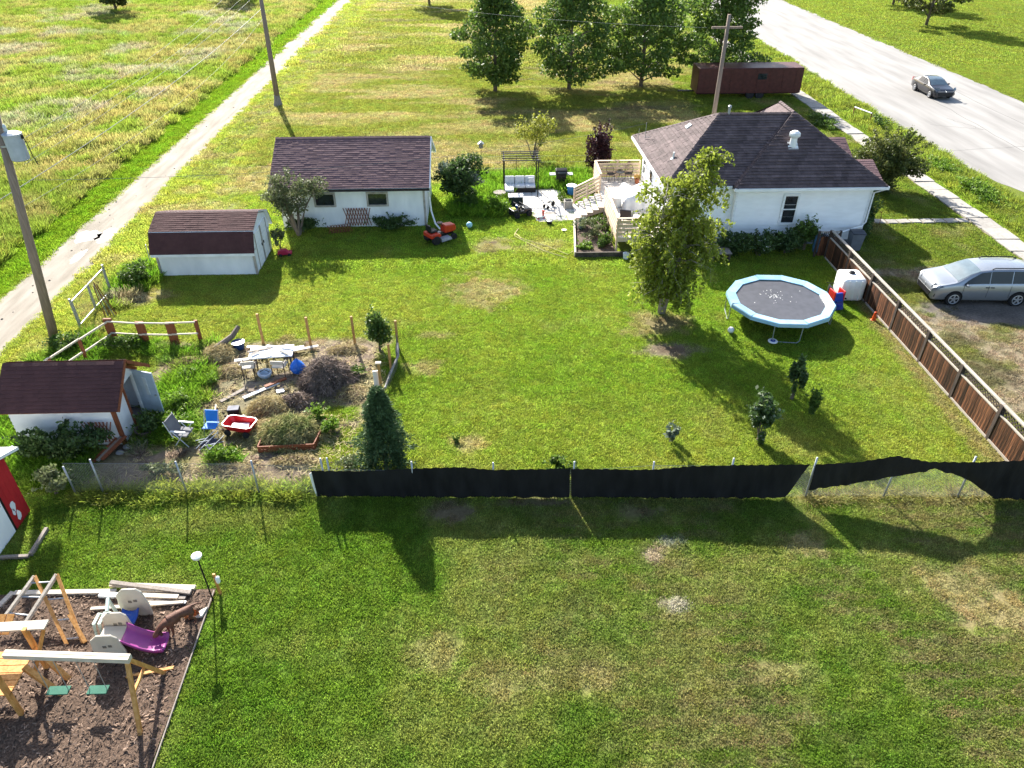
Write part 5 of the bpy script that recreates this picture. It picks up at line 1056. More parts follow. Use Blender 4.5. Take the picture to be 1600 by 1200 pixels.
tw = T('toy_walker', 'red and white ride on toy at the patio edge', 'toy', (3.1, 40.35, 0), R(20)); MB().box((0, 0, .14), (.5, .2, .12)).build('body', WHITEPLASTIC, tw, bevel=.03); MB().box((.15, 0, .35), (.06, .16, .35)).build('column', REDPLASTIC, tw); MB().tube([(.17, -.15, .5), (.17, .15, .5)], .02, 6).build('handle', REDPLASTIC, tw)
for x in (-.18, .18):
    for y in (-.11, .11): wheel(tw, x, y, .07, .07, .04, WHITEPLASTIC, tread=REDPLASTIC)
pl_ = T('black_pail', 'small black pot lying in the grass before the patio', 'pot', (3.55, 39.6, 0)); MB().lathe([(.13, 0), (.18, .2), (.2, .21), (.16, .21), (.12, .04)], n=14).build('pot', BLACKPLASTIC, pl_); MB().lathe([(.15, .215), (.02, .24)], n=12).build('rim', GALV, pl_)
ds_ = tag(MB().lathe([(.0, 0.05), (.13, .06), (.15, .075), (.1, .085)], (4.3, 38.6, 0), 16).build('flying_disc', mat('cream_plastic', (.7, .66, .5), var=.05)), 'cream plastic disc lying on the lawn before the planting bed', 'disc')
tag(MB().tube([(1.75, 38.9, .05), (1.55, 38.3, .05), (1.85, 37.6, .05), (2.4, 37.1, .05), (3.2, 36.5, .05), (4.2, 35.4, .05), (4.5, 35.8, .05)], .022, 5).tube([(1.55, 38.3, .06), (1.5, 37.9, .05), (2.0, 37.2, .05), (3.0, 35.9, .05), (4.1, 35.0, .05)], .022, 5).build('garden_hose', mat('pale_yellow_hose', (.55, .47, .22), var=.15)), 'pale yellow garden hose looped on the lawn', 'hose')
def ball(name, label, x, y, r, m): return tag(MB().lathe([(r * math.sin(a) + .001, r - r * math.cos(a)) for a in np.linspace(0, math.pi, 14)], (x, y, .02), 18).build(name, m, smooth=True), label, 'ball')
ball('play_ball', 'pale blue play ball on the lawn by the riding mower', -1.0, 39.2, .17, mat('pale_blue_ball', (.35, .62, .75), var=.2, rough=.4, scale=6)); ball('soccer_ball', 'grey white ball on the lawn beside the trampoline', 10.5, 27.25, .14, mat('white_ball', (.5, .5, .53), (.72, .72, .74), rough=.5, scale=9, contrast=.2))
# ------------------------------------------------------------------ riding mower
rm = T('riding_mower', 'red riding lawn mower parked in the garage shade', 'mower', (-2.55, 37.6, 0), R(38)); MR = mat('mower_red', (.50, .035, .012), var=.12, rough=.35, spec=.5)
MB().prism([(.15, -.24, .42), (.85, -.24, .40), (.92, -.24, .55), (.85, -.24, .78), (.2, -.24, .86)], (0, .48, 0)).build('hood', MR, rm, bevel=.05); MB().prism([(-.85, -.42, .38), (-.2, -.42, .38), (-.2, -.42, .52), (-.35, -.42, .62), (-.82, -.42, .62)], (0, .84, 0)).build('fender', MR, rm, bevel=.05)
MB().box((-.1, 0, .33), (1.7, .34, .12)).build('frame', BLACKMETAL, rm); MB().prism([(-.28, -.55, .12), (.42, -.55, .12), (.36, -.5, .28), (-.24, -.5, .28)], (0, 1.1, 0)).build('cutting_deck', mat('mower_deck_grey', (.32, .32, .33), var=.2, rough=.5), rm, bevel=.03)
MB().box((-.5, 0, .68), (.44, .46, .12)).build('seat', BLACKPLASTIC, rm, bevel=.04); MB().box((-.74, 0, .88), (.1, .44, .36)).build('seat_back', BLACKPLASTIC, rm, bevel=.04); MB().tube([(.18, 0, .8), (.0, 0, 1.0)], .025, 6).build('steering_column', BLACKMETAL, rm); MB().lathe([(.17, 0), (.18, .02), (.15, .03)], (-.02, 0, 1.0), 16).build('steering_wheel', BLACKPLASTIC, rm)
for y in (-.4, .4): wheel(rm, -.55, y, .25, .25, .2, WHITEPLASTIC); wheel(rm, .62, y * .95, .18, .18, .14, WHITEPLASTIC)
tt = T('toy_truck', 'small red toy car on the grass beside the gambrel shed', 'toy car', (-10.6, 35.9, 0), R(8)); MB().prism([(-.36, -.16, .1), (.36, -.16, .1), (.38, -.16, .22), (.18, -.16, .25), (.08, -.16, .36), (-.2, -.16, .36), (-.36, -.16, .26)], (0, .32, 0)).build('body', mat('dark_pink_toy', (.40, .02, .06), var=.1, rough=.4), tt, bevel=.03)
for x in (-.22, .23):
    for y in (-.17, .17): wheel(tt, x, y, .09, .09, .06, BLACKPLASTIC)
lt = T('lattice_panel', 'broken brown lattice panel leaning on the garage wall', 'lattice', (-7.35, 39.45, 0)); q = MB()
for i in range(9):
    q.bar((-.65 + i * .15, -.03, .15), (-.35 + i * .15, .05, 1.15), .015, .04); q.bar((-.35 + i * .15, -.02, .15), (-.65 + i * .15, .06, 1.15), .015, .04)
q.build('lattice', BROWN, lt); l2 = T('lattice_panel', 'lattice piece lying in the grass by the garage', 'lattice', (-8.3, 38.9, .1), R(15)); q = MB()
for i in range(8): q.bar((-.55 + i * .15, -.35, 0), (-.3 + i * .15, .35, .18), .04, .015); q.bar((-.3 + i * .15, -.35, .016), (-.55 + i * .15, .35, .19), .04, .015)
q.build('lattice', BROWN, l2)
dspout = T('downspout', 'white gutter pipe hanging loose from the garage corner', 'downspout', (-3.15, 39.1, 0)); MB().tube([(0, 0, 2.2), (.0, .3, 1.8), (.05, .4, .9), (.25, .1, .3), (.5, -.2, .1), (.9, -.25, .08)], .05, 6).build('pipe', WHITE, dspout)
# ------------------------------------------------------------------ trampoline
tp = T('trampoline', 'round trampoline with light blue edge pads on the lawn', 'trampoline', (12.95, 28.55, 0)); NS = 12; RO, RI, TZ = 2.34, 1.93, .92
PADM = mat('light_blue_pad', (.21, .39, .53), (.30, .47, .60), rough=.22, scale=2, spec=.8, objrand=.15); MATM = mat('trampoline_mat', (.06, .06, .068), var=.15, rough=.4, spec=.5)
ang = [2 * math.pi * (k + .35) / NS for k in range(NS)]
MB().add([(RI * 1.01 * math.cos(a), RI * 1.01 * math.sin(a), TZ - .03) for a in ang], [tuple(range(NS))]).build('jump_mat', MATM, tp)
for k in range(NS):
    a, b = ang[k], ang[(k + 1) % NS]; TZ = .92 + random.uniform(-.008, .008); dz_ = random.uniform(-.025, .03); P = lambda r, t, z: (r * math.cos(t), r * math.sin(t), z)
    MB().add([P(RI, a, TZ - .02), P(RI, b, TZ - .02), P(RO, b, TZ + .015), P(RO, a, TZ + .015), P(RI, a, TZ + .02), P(RI, b, TZ + .02), P(RO - .03, b, TZ + .055 + dz_), P(RO - .03, a, TZ + .055 + dz_), P(RO + .01, a, TZ - .13), P(RO + .01, b, TZ - .13)],
             [(3, 2, 1, 0), (4, 5, 6, 7), (0, 1, 5, 4), (6, 2, 3, 7), (3, 2, 9, 8)]).build('pad', PADM, tp)
MB().tube([(RO * .985 * math.cos(a), RO * .985 * math.sin(a), TZ - .03) for a in ang + ang[:1]], .025, 6).build('frame', GALV, tp)
for c in (-1.72, -.15, 1.42, 2.99):
    pts = []
    for dz, da in ((TZ - .03, -.26), (.12, -.25), (.03, -.2), (.03, .2), (.12, .25), (TZ - .03, .26)): pts.append((RO * .97 * math.cos(c + da), RO * .97 * math.sin(c + da), dz))
    MB().tube(pts, .022, 6).build('leg', GALV, tp)
for k in range(46):
    r = abs(RNG.normal()) * .55; t = RNG.uniform(0, 6.28); s = RNG.uniform(.008, .02)
    if k == 0: q = MB()
    q.box((r * math.cos(t) - .1, r * math.sin(t) + .35, TZ - .022), (s * 2, s * 2, .006), rz=t)
q.build('petal_litter', WHITEFLOWER, tp, kind='stuff')
dsk = T('wall_clock_toy', 'white and blue round toy lying under the trampoline edge', 'toy', (12.1, 26.45, .02)); MB().lathe([(.19, 0), (.21, .02), (.19, .05)], n=20).build('rim', WHITEPLASTIC, dsk); MB().lathe([(.11, .05), (.10, .06)], n=16).build('centre', BLUEPLASTIC, dsk)
# ------------------------------------------------------------------ water tank, toys by the fence
wt = T('water_tank', 'big white plastic water tank with black cap against the board fence', 'tank', (16.95, 30.45, 0), R(-4))
MB().box((0, 0, .58), (1.05, 1.25, 1.12)).build('body', WHITEPLASTIC, wt, bevel=.16, smooth=True); MB().lathe([(.14, 1.14), (.14, 1.2), (.10, 1.24), (.02, 1.24)], (0, .1, 0), 16).build('cap', BLACKPLASTIC, wt)
for x in (-.28, .0, .28): MB().box((x, 0, .58), (.06, 1.265, 1.0)).build('rib', WHITEPLASTIC, wt, bevel=.02)
MB().lathe([(.04, 0), (.04, .06)], (-.3, -.68, .2), 8, 'Y').build('outlet', BLACKPLASTIC, wt)
sl = T('toy_slide', 'blue and red plastic toddler slide between trampoline and tank', 'toy slide', (15.95, 29.35, 0), R(10)); MB().prism([(-.26, -.3, 0), (.26, -.3, 0), (.22, -.05, .75), (-.22, -.05, .75)], (0, .1, 0)).build('ladder', BLUEPLASTIC, sl, bevel=.03)
for z in (.2, .42): MB().box((0, -.3 + z * .3, z), (.3, .12, .06)).build('step', BLUEPLASTIC, sl)
for s in (-1, 1): MB().box((.24 * s, .1, .62), (.06, .5, .5)).build('side_panel', REDPLASTIC, sl, bevel=.04)
MB().prism([(-.2, .1, .55), (-.2, .95, .06), (-.2, .95, .02), (-.2, .1, .48)], (.4, 0, 0)).build('chute', REDPLASTIC, sl)
bk_ = T('bicycle', 'small black bicycle parked behind the toddler slide', 'bicycle', (16.0, 30.3, 0), R(70)); MB().tube([(-.35, 0, .25), (-.05, 0, .3), (.25, 0, .55), (-.12, 0, .5), (-.35, 0, .25)], .018, 5).tube([(.25, 0, .55), (.38, 0, .25)], .018, 5).tube([(.22, -.2, .68), (.24, 0, .64), (.22, .2, .68)], .014, 5).tube([(-.05, 0, .3), (-.15, 0, .62)], .016, 5).build('frame', BLACKMETAL, bk_); MB().box((-.16, 0, .64), (.22, .1, .05)).build('saddle', BLACKPLASTIC, bk_)
wheel(bk_, -.36, 0, .25, .25, .05, BLACKMETAL); wheel(bk_, .38, 0, .25, .25, .05, BLACKMETAL)
co = T('toy_cone', 'orange red plastic cone leaning at the fence foot', 'cone', (17.2, 28.1, 0), R(30)); MB().lathe([(.13, 0), (.13, .03), (.09, .05), (.05, .42), (.03, .44)], n=14).build('cone', mat('orange_cone', (.6, .07, .015), var=.1, rough=.4), co)
rb = T('rain_barrel', 'blue plastic rain barrel under the bungalow downspout', 'barrel', (17.45, 35.35, 0)); MB().lathe([(.27, 0), (.31, .1), (.33, .45), (.31, .85), (.27, .95), (.25, .95), (.24, .8)], n=22).build('barrel', mat('barrel_blue', (.10, .24, .42), var=.12, rough=.4), rb, smooth=False)
for z in (.3, .66): MB().lathe([(.33, z - .02), (.345, z), (.33, z + .02)], n=22).build('hoop', mat('barrel_blue', (.1, .24, .42)), rb)
wbn = T('wheelie_bin', 'dark grey wheeled bin at the bungalow corner', 'bin', (19.4, 35.55, 0), R(-4)); MB().prism([(-.27, -.25, .08), (.27, -.25, .08), (.27, .28, .08), (-.27, .28, .08)], (0, 0, .01)).add([(-.26, -.25, .06), (.26, -.25, .06), (.26, .25, .06), (-.26, .25, .06), (-.32, -.34, .98), (.32, -.34, .98), (.32, .34, .98), (-.32, .34, .98)], [(3, 2, 1, 0), (4, 5, 6, 7), (0, 1, 5, 4), (1, 2, 6, 5), (2, 3, 7, 6), (3, 0, 4, 7)]).build('body', mat('bin_grey', (.16, .17, .19), var=.1, rough=.5), wbn)
MB().prism([(-.34, -.38, 1.0), (-.34, .36, 1.0), (-.34, .36, 1.05), (-.34, .0, 1.1), (-.34, -.38, 1.05)], (.68, 0, 0)).build('lid', mat('bin_lid', (.05, .055, .07), var=.1, rough=.4), wbn, bevel=.02)
for s in (-.2, .2): wheel(wbn, s, .3, .1, .1, .05, BLACKPLASTIC, axis='X')
hr = T('stair_handrail', 'thin rusty handrail beside the front path of the bungalow', 'handrail', (22.0, 38.9, 0)); MB().tube([(-.3, .4, 1.0), (.25, -.1, .75), (.3, -.15, 0)], .02, 6).tube([(-.3, .4, 1.0), (-.3, .4, 0)], .02, 6).build('rail', mat('rusty_iron', (.2, .06, .03), var=.3), hr)
pbx = T('pipe_barrier', 'low white pipe barrier at the street edge', 'barrier', (30.5, 60.2, 0)); MB().tube([(-.3, 1.0, 0), (-.3, 1.0, .75)], .04, 6).build('post', mat('rusty_iron', (.2, .06, .03)), pbx); MB().tube([(.25, -.95, 0), (.25, -.95, .75)], .04, 6).build('post', mat('rusty_iron', (.2, .06, .03)), pbx); MB().tube([(-.3, 1.0, .75), (.25, -.95, .75)], .05, 8).build('rail', WHITE, pbx)

# ------------------------------------------------------------------ vehicles
def vehicle(name, label, cat, loc, rz, scale, paint, kind='van'):
    t = T(name, label, cat, loc, rz); hw = .985; L_ = 5.09
    # stations: x, hood/roof z, beltline z, roof half width factor, half width, bottom z
    if kind == 'van':
        st = [(-2.55, .74, .70, .93, .70, .34), (-2.49, .90, .82, .93, .84, .24), (-2.36, 1.00, .90, .92, .93, .22), (-2.0, 1.08, .98, .91, .98, .22), (-1.62, 1.17, 1.05, .89, .99, .22), (-1.5, 1.21, 1.06, .88, .99, .22), (-.95, 1.52, 1.08, .79, .99, .22), (-.5, 1.70, 1.09, .76, .99, .22),
              (.1, 1.77, 1.10, .745, .99, .22), (1.0, 1.79, 1.11, .745, .99, .22), (1.7, 1.77, 1.12, .74, .985, .22), (2.2, 1.68, 1.13, .72, .97, .22), (2.36, 1.60, 1.13, .72, .95, .24), (2.48, 1.2, 1.05, .86, .92, .28), (2.53, .85, .8, .9, .86, .32)]
    else:
        st = [(-2.3, .62, .58, .93, .7, .32), (-2.2, .74, .68, .93, .84, .22), (-1.7, .86, .8, .92, .9, .2), (-.95, .97, .88, .9, .91, .2), (-.3, 1.33, .91, .76, .91, .2), (.2, 1.43, .92, .72, .91, .2), (.9, 1.40, .93, .71, .91, .2), (1.4, 1.24, .95, .74, .9, .2), (1.75, 1.03, .95, .86, .89, .2), (2.15, 1.0, .9, .88, .86, .22), (2.28, .75, .7, .9, .78, .3)]
    def sec(s):
        x, zt, zb, rf_, w, z0 = s
        return [(w * .86, z0), (w * .97, z0 + .12), (w, (z0 + zb) * .5 + .05), (w * .985, zb - .04), (w * .96, zb + .005), (w * (rf_ + .035), zb + (zt - zb) * .78), (w * rf_, zt - .035), (w * rf_ * .86, zt - .004), (0, zt + .018)]
    rows = []
    for s in st:
        h = sec(s); x = s[0]; rows.append([(x, -y, z) for y, z in h] + [(x, y, z) for y, z in h[-2::-1]])
    b = MB().grid(rows); n_ = len(rows[0])
    b.add(rows[0], [tuple(range(n_ - 1, -1, -1))]); b.add(rows[-1], [tuple(range(n_))])
    body = b.build('body', paint, t, smooth=True)
    def side(x, f, s, off=.012):
        for i in range(len(st) - 1):
            if st[i][0] <= x <= st[i + 1][0]:
                u = (x - st[i][0]) / (st[i + 1][0] - st[i][0]); A = [a + (c - a) * u for a, c in zip(st[i], st[i + 1])]; h = sec(A)
                p0, p1, p2 = h[4], h[5], h[6]
                q = (p0[0] + (p1[0] - p0[0]) * f / .8, p0[1] + (p1[1] - p0[1]) * f / .8) if f < .8 else (p1[0] + (p2[0] - p1[0]) * (f - .8) / .2, p1[1] + (p2[1] - p1[1]) * (f - .8) / .2)
                return (x, s * (q[0] + off), q[1] + off * .4)
    GL = mat('tinted_car_glass', (.010, .013, .016), var=.2, rough=.12, spec=.35)
    wins = ((-1.22, -.06, .0), (-.02, .98, .92), (1.03, 2.1, .92)) if kind == 'van' else ((-.6, .15, 0), (.22, 1.1, .9))
    for s in (-1, 1):
        for (xa, xb, fl) in wins:
            P = []
            for i in range(9):
                x = xa + (xb - xa) * i / 8; top = .93 if fl else min(.93, .16 + .95 * (i / 8) ** .5); P.append([side(x, .07 + (top - .07) * j / 4, s) for j in range(5)])
            MB().grid(P).build('side_window', GL, t, smooth=True)
    # windscreen
    i0, i1 = (5, 7) if kind == 'van' else (3, 5)
    def top(s, f, off=.012):
        h = sec(s); y = h[6][0] * .93 * f; return (s[0] - off * .6, y, s[1] + .018 * (1 - f * f) + off - .022 * f * f)
    P = []
    for k in range(9):
        u = k / 8 * (i1 - i0); i = min(i0 + int(u), i1 - 1); u -= (i - i0); A = [a + (c - a) * u for a, c in zip(st[i], st[i + 1])]
        P.append([top(A, -1 + j / 5) for j in range(11)])
    MB().grid(P).build('windscreen', mat('windscreen_glass', (.10, .14, .16), var=.1, rough=.05, spec=1.0), t, smooth=True)
    R_ = .345 if kind == 'van' else .32; wx = (-1.52, 1.51) if kind == 'van' else (-1.4, 1.3); hw = st[5][4] if kind != 'van' else .99
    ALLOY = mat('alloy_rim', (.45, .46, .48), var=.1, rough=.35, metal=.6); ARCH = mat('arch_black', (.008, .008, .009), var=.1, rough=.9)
    for x in wx:
        for s in (-1, 1):
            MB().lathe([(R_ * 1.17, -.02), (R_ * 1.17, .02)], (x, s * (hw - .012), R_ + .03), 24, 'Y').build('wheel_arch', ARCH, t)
            w_ = MB().lathe([(R_ * .7, -.11), (R_ * .95, -.11), (R_, -.07), (R_, .07), (R_ * .95, .11), (R_ * .7, .11)], (x, s * (hw - .08), R_), 24, 'Y').build('wheel', RUBBER, t)
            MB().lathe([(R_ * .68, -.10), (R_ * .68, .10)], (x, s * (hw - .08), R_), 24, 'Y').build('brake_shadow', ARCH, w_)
            sp_ = MB().lathe([(R_ * .70, -.012), (R_ * .70, .012)], (x, s * (hw + .018), R_), 24, 'Y') if False else MB()
            for k in range(5):
                a = k * 2 * math.pi / 5 + .3; c_, s_ = math.cos(a), math.sin(a); yv = s * (hw + .028)
                sp_.bar((x + .03 * c_, yv, R_ + .03 * s_), (x + R_ * .68 * c_, yv, R_ + R_ * .68 * s_), .075, .02, up=(0, 1, 0))
            sp_.lathe([(R_ * .2, -.02), (R_ * .2, .02)], (x, s * (hw + .025), R_), 12, 'Y'); sp_.tube([(x + R_ * .67 * math.cos(a), s * (hw + .03), R_ + R_ * .67 * math.sin(a)) for a in np.linspace(0, 2 * math.pi, 25)], .022, 5, cap=False)
            sp_.build('rim', ALLOY, w_)
    fx = st[0][0]
    MB().prism([(fx - .02, -.60, .34), (fx - .02, .60, .34), (fx - .02, .70, .60), (fx - .02, -.70, .60)], (.09, 0, 0)).build('grille', BLACKPLASTIC, t, bevel=.01)
    HL = mat('headlamp', (.10, .115, .13), var=.2, rough=.1, spec=.8)
    for s in (-1, 1):
        MB().add([(fx - .015, s * .56, .78), (fx + .11, s * .90, .80), (fx + .42, s * 1.005, .985), (fx + .10, s * .62, 1.015)], [(0, 1, 2, 3) if s > 0 else (3, 2, 1, 0)]).build('headlight', HL, t)
        MB().box((fx + .12, s * .80, .48), (.08, .16, .16), rz=-s * .5).build('fog_lamp', BLACKPLASTIC, t)
        MB().box((-1.12 if kind == 'van' else -.5, s * 1.08, st[5][2] + .04), (.14, .17, .13)).build('wing_mirror', paint, t, bevel=.04)
        if kind == 'van':
            rl = MB().tube([(.0, s * .66, 1.76), (.12, s * .66, 1.83), (1.6, s * .66, 1.84), (1.8, s * .66, 1.75)], .025, 6); rl.build('roof_rail', BLACKPLASTIC, t)
            for hx in (-.1, .13): MB().box((hx, s * 1.0, .97), (.17, .04, .035)).build('door_handle', BLACKPLASTIC, t)
            for lx in (-1.2, -.04, 1.02): MB().bar((lx, s * .9985, .45), (lx, s * .985, 1.06), .006, .010).build('door_gap', ARCH, t)
        MB().box((st[-1][0] - .03, s * .72, .85), (.06, .18, .3)).build('tail_light', REDPLASTIC, t)
    MB().bar((fx + .02, -.7, .70), (fx + .02, .7, .70), .03, .025).build('chrome_strip', ALLOY, t)
    MB().lathe([(.06, -.01), (.06, .01)], (fx - .005, 0, .70), 14, 'X').build('badge', ALLOY, t)
    t.scale = (scale,) * 3; return t
SILVER = mat('silver_car_paint', (.30, .32, .35), var=.03, rough=.30, metal=.5, spec=.5, coat=.5)
vehicle('minivan', 'silver minivan parked on the gravel beside the board fence', 'minivan', (22.93, 30.22, 0), R(-3.5), .955, SILVER)
vehicle('street_car', 'dark car driving on the pale street far behind', 'car', (40.3, 68.2, 0.035), R(90), 1.0, mat('dark_car_paint', (.02, .022, .03), var=.05, rough=.3, coat=.6), 'car')
tl = T('trailer', 'long dark red enclosed trailer with tandem wheels behind the bungalow', 'trailer', (23.2, 68.2, 0)); DR = mat('dark_red_paint', (.07, .018, .015), var=.2, rough=.5)
MB().box((0, 0, 1.55), (9.2, 2.4, 2.1)).build('body', DR, tl, bevel=.06); MB().box((0, 0, .47), (9.0, 2.0, .1)).build('frame', BLACKMETAL, tl); MB().box((-5.2, 0, .5), (1.6, .15, .12)).build('hitch', BLACKMETAL, tl); MB().box((1, -1.215, 1.9), (.8, .03, .5)).build('window', GLASS, tl)
for k in range(8): MB().box((-4.0 + k * 1.14, -1.21, 1.55), (.05, .03, 2.0)).build('rib', DR, tl)
for x in (.2, 1.05):
    for y in (-1.05, 1.05): wheel(tl, x, y, .38, .38, .24, GALV)

# ------------------------------------------------------------------ garden plot clutter
def heap(name, label, cat, x, y, rx, ry, h, m, n_, ln, w, extra=None, core=None, droop=0.25):
    t = T(name, label, cat, (x, y, 0)); C = RNG.uniform(-1, 1, (n_ * 2, 2)); C = C[(C ** 2).sum(1) < 1][:n_]; k = len(C); rr = np.sqrt((C ** 2).sum(1))
    z = h * (1 - rr ** 2) * RNG.uniform(.55, 1.08, k) + .03; D = RNG.normal(size=(k, 3)); D[:, 2] = D[:, 2] * .5 - droop * 0; D /= np.linalg.norm(D, axis=1, keepdims=True)
    P = np.stack([C[:, 0] * rx, C[:, 1] * ry, z], -1); B = np.cross(D, RNG.normal(size=(k, 3))); B /= np.linalg.norm(B, axis=1, keepdims=True); l = ln * RNG.uniform(.5, 1.3, (k, 1))
    bend = np.zeros((k, 3)); bend[:, 2] = -.18 * l[:, 0]
    V = np.stack([P - D * l / 2 - B * w + bend, P - D * l / 2 + B * w + bend, P + B * w, P - B * w, P + D * l / 2 + bend], 1); V[..., 2] = np.maximum(V[..., 2], .012); V = V.reshape(-1, 3)
    i = np.arange(k)[:, None] * 5; F = np.concatenate([i + np.array([0, 1, 2, 3]), i + np.array([3, 2, 4, 4])], 0)
    Fq = i + np.array([0, 1, 2, 3]); me = bpy.data.meshes.new('strands'); me.from_pydata(V.tolist(), [], [tuple(q) for q in Fq.tolist()] + [tuple(q) for q in (i + np.array([3, 2, 4])).tolist()]); me.update()
    link('strands', me, m, t)
    cm = MB(); PP = [[(rx * .9 * r * math.cos(a), ry * .9 * r * math.sin(a), max(.01, h * .72 * (1 - r * r) + .04 * math.sin(a * 5 + r * 9))) for a in np.linspace(0, 2 * math.pi, 25)] for r in np.linspace(0.02, 1, 7)]
    cm.grid(PP).build('core', core or mat('heap_core', (.16, .12, .06), var=.4, rough=.95, scale=9), t, smooth=True); return t
heap('brush_pile', 'heap of dark twiggy brush beside the white table', 'brush heap', -6.4, 24.05, 1.08, .95, 1.1, TWIG, 3600, .62, .008, core=mat('brush_core', (.035, .026, .022), var=.4, rough=.95))
t = heap('hay_pile', 'heap of pulled grass filling the timber raised bed', 'grass heap', -7.15, 20.75, 1.3, .95, .72, mat('drying_grass', (.15, .19, .05), (.40, .34, .15), rough=.9, scale=2.2, island=.4, transl=.2), 3400, .55, .010, core=mat('green_heap_core', (.12, .13, .05), var=.4))
heap('straw_pile', 'dry straw spread over the soil beside the raised bed', 'straw', -8.05, 21.0, .65, .85, .28, STRAW, 1000, .4, .007); heap('straw_pile', 'heap of straw and soil between the boards and the bed', 'straw', -8.3, 22.45, .85, .6, .42, STRAW, 1200, .38, .008, core=mat('soil_core', (.14, .09, .055), var=.4))
heap('root_pile', 'pile of grey roots and dirt before the brush heap', 'root heap', -7.3, 22.75, .8, .45, .38, TWIG, 800, .35, .009, core=mat('soil_core', (.14, .09, .055), var=.4)); heap('straw_pile', 'straw heap over the log at the edge of the plot', 'straw', -11.25, 26.25, .75, .75, .45, STRAW, 1100, .4, .008)
heap('straw_pile', 'ragged heap of soil and roots by the lane gate', 'straw', -16.7, 31.4, .7, .4, .35, STRAW, 500, .35, .008)
lgx = T('log', 'weathered log lying by the blue tub in the plot', 'log', (-10.85, 27.05, 0)); MB().tube([(-.55, -.75, .25), (.0, .0, .42), (.18, .45, .62)], [.13, .12, .10], 9).build('trunk', BARK, lgx)
bt3 = T('blue_tub', 'dark blue plastic tub beside the weathered log', 'tub', (-10.55, 26.75, 0)); MB().lathe([(.2, 0), (.26, .3), (.28, .32), (.22, .32)], n=16).build('tub', mat('navy_plastic', (.02, .05, .14), var=.15, rough=.4), bt3)
rbd = T('raised_bed', 'red brown timber raised bed under the grass heap', 'raised bed', (-7.1, 20.55, 0))
for z in (.08, .22): MB().bar((-.95, -.7, z), (.95, -.62, z), .04, .12).build('plank', BROWN, rbd); MB().bar((.95, -.62, z), (1.15, .8, z + .02), .04, .12).build('plank', BROWN, rbd); MB().bar((-.95, -.7, z), (-.9, .8, z), .04, .12).build('plank', BROWN, rbd)
bush('plot_weeds', 'bright weeds beside the raised bed', 'plant', -5.75, 20.9, .8, .9, .55, LF_BRIGHT, 700, .06, 8, 4); bush('plot_weeds', 'round clump of weeds in front of the red wagon', 'plant', -9.2, 19.55, 1.1, .7, .55, LF_BRIGHT, 1200, .055, 10, 4); bush('plot_weeds', 'green weeds along the path side of the garden shed', 'plant', -11.7, 22.6, 1.3, 1.4, .55, LF_BRIGHT, 1700, .055, 12, 4)
bush('plot_weeds', 'weeds between the folding chair and the garden shed', 'plant', -11.4, 21.3, 1.1, .8, .6, LF_BRIGHT, 1200, .055, 10, 4); bush('plot_weeds', 'leafy weeds under the brown rail fence', 'plant', -15.3, 26.8, 1.8, .8, .6, LF_MID, 1600, .06, 12, 4); bush('plot_weeds', 'weeds in the middle of the garden plot', 'plant', -12.0, 24.6, .9, 1.1, .45, LF_BRIGHT, 900, .055, 9, 4)
bush('plot_weeds', 'weeds at the foot of the utility pole', 'plant', -17.8, 27.0, 1.5, 1.4, .7, LF_MID, 1600, .065, 12, 4); bush('plot_weeds', 'pale weeds at the foot of the spruce', 'plant', -4.75, 18.9, 1.0, 1.0, .4, LF_SHRUB, 800, .05, 9, 4)
# white table with boards, chairs
wt2 = T('work_table', 'white table strewn with paper in the garden plot', 'table', (-8.75, 25.3, 0), R(6)); MB().box((0, 0, .70), (1.7, .85, .05)).build('top', WHITE_WORN, wt2); MB().box((.1, -.1, .74), (.7, .45, .03), rz=.4).build('sheet', WHITEPLASTIC, wt2)
for x in (-.75, .75):
    for y in (-.35, .35): MB().box((x, y, .34), (.06, .06, .68)).build('leg', DTIM, wt2)
for i, (x, y, l, a_) in enumerate(((-.5, .1, .9, .3), (.3, .25, 1.2, -.25), (.0, .0, .7, 1.0), (.55, -.15, .5, -.7), (-.6, -.2, .35, .8))): tag(MB().box((-8.75 + x, 25.3 + y, .745 + i * .012), (l, .11, .022), rz=a_).build('table_scrap', [GREYWOOD, WHITE_WORN, PALEWOOD, CONCRETE, GREYWOOD][i]), ['grey lath lying on the white table', 'long white slat lying across the white table', 'pale slat lying crosswise on the white table', 'short stone coloured piece on the white table', 'short grey offcut on the end of the white table'][i], 'scrap', 'scraps on the work table')
for k, (x, y, l, a, z, lb) in enumerate(((-9.2, 26.55, 2.0, -8, .12, 'long white board lying behind the white table'), (-8.7, 26.3, 1.9, 14, .2, 'white board crossing behind the table'), (-7.9, 26.35, 1.5, 22, .16, 'pale board pointing at the treated post'), (-9.9, 25.75, 1.1, 12, .1, 'white board lying at the chair side'),
        (-9.85, 23.3, 1.15, 50, .05, 'grey plank lying on the bare soil'), (-8.85, 23.55, 1.5, 42, .06, 'white plank lying before the chairs'), (-8.4, 24.0, .9, 40, .12, 'brown plank lying over the white one'), (-10.25, 22.2, 1.0, 100, .03, 'thin pale lath on the soil path'), (-7.2, 23.15, .5, -40, .08, 'short pale stick by the brush heap'))):
    tag(MB().bar((x - l / 2 * math.cos(R(a)), y - l / 2 * math.sin(R(a)), z), (x + l / 2 * math.cos(R(a)), y + l / 2 * math.sin(R(a)), z * .7 + .02), .16 if k not in (7, 8) else .06, .035).build('loose_board', [WHITE_WORN, WHITE_WORN, PALEWOOD, WHITE_WORN, GREYWOOD, WHITE_WORN, BROWN, PALEWOOD, PALEWOOD][k]), lb, 'board', 'loose boards in the plot')
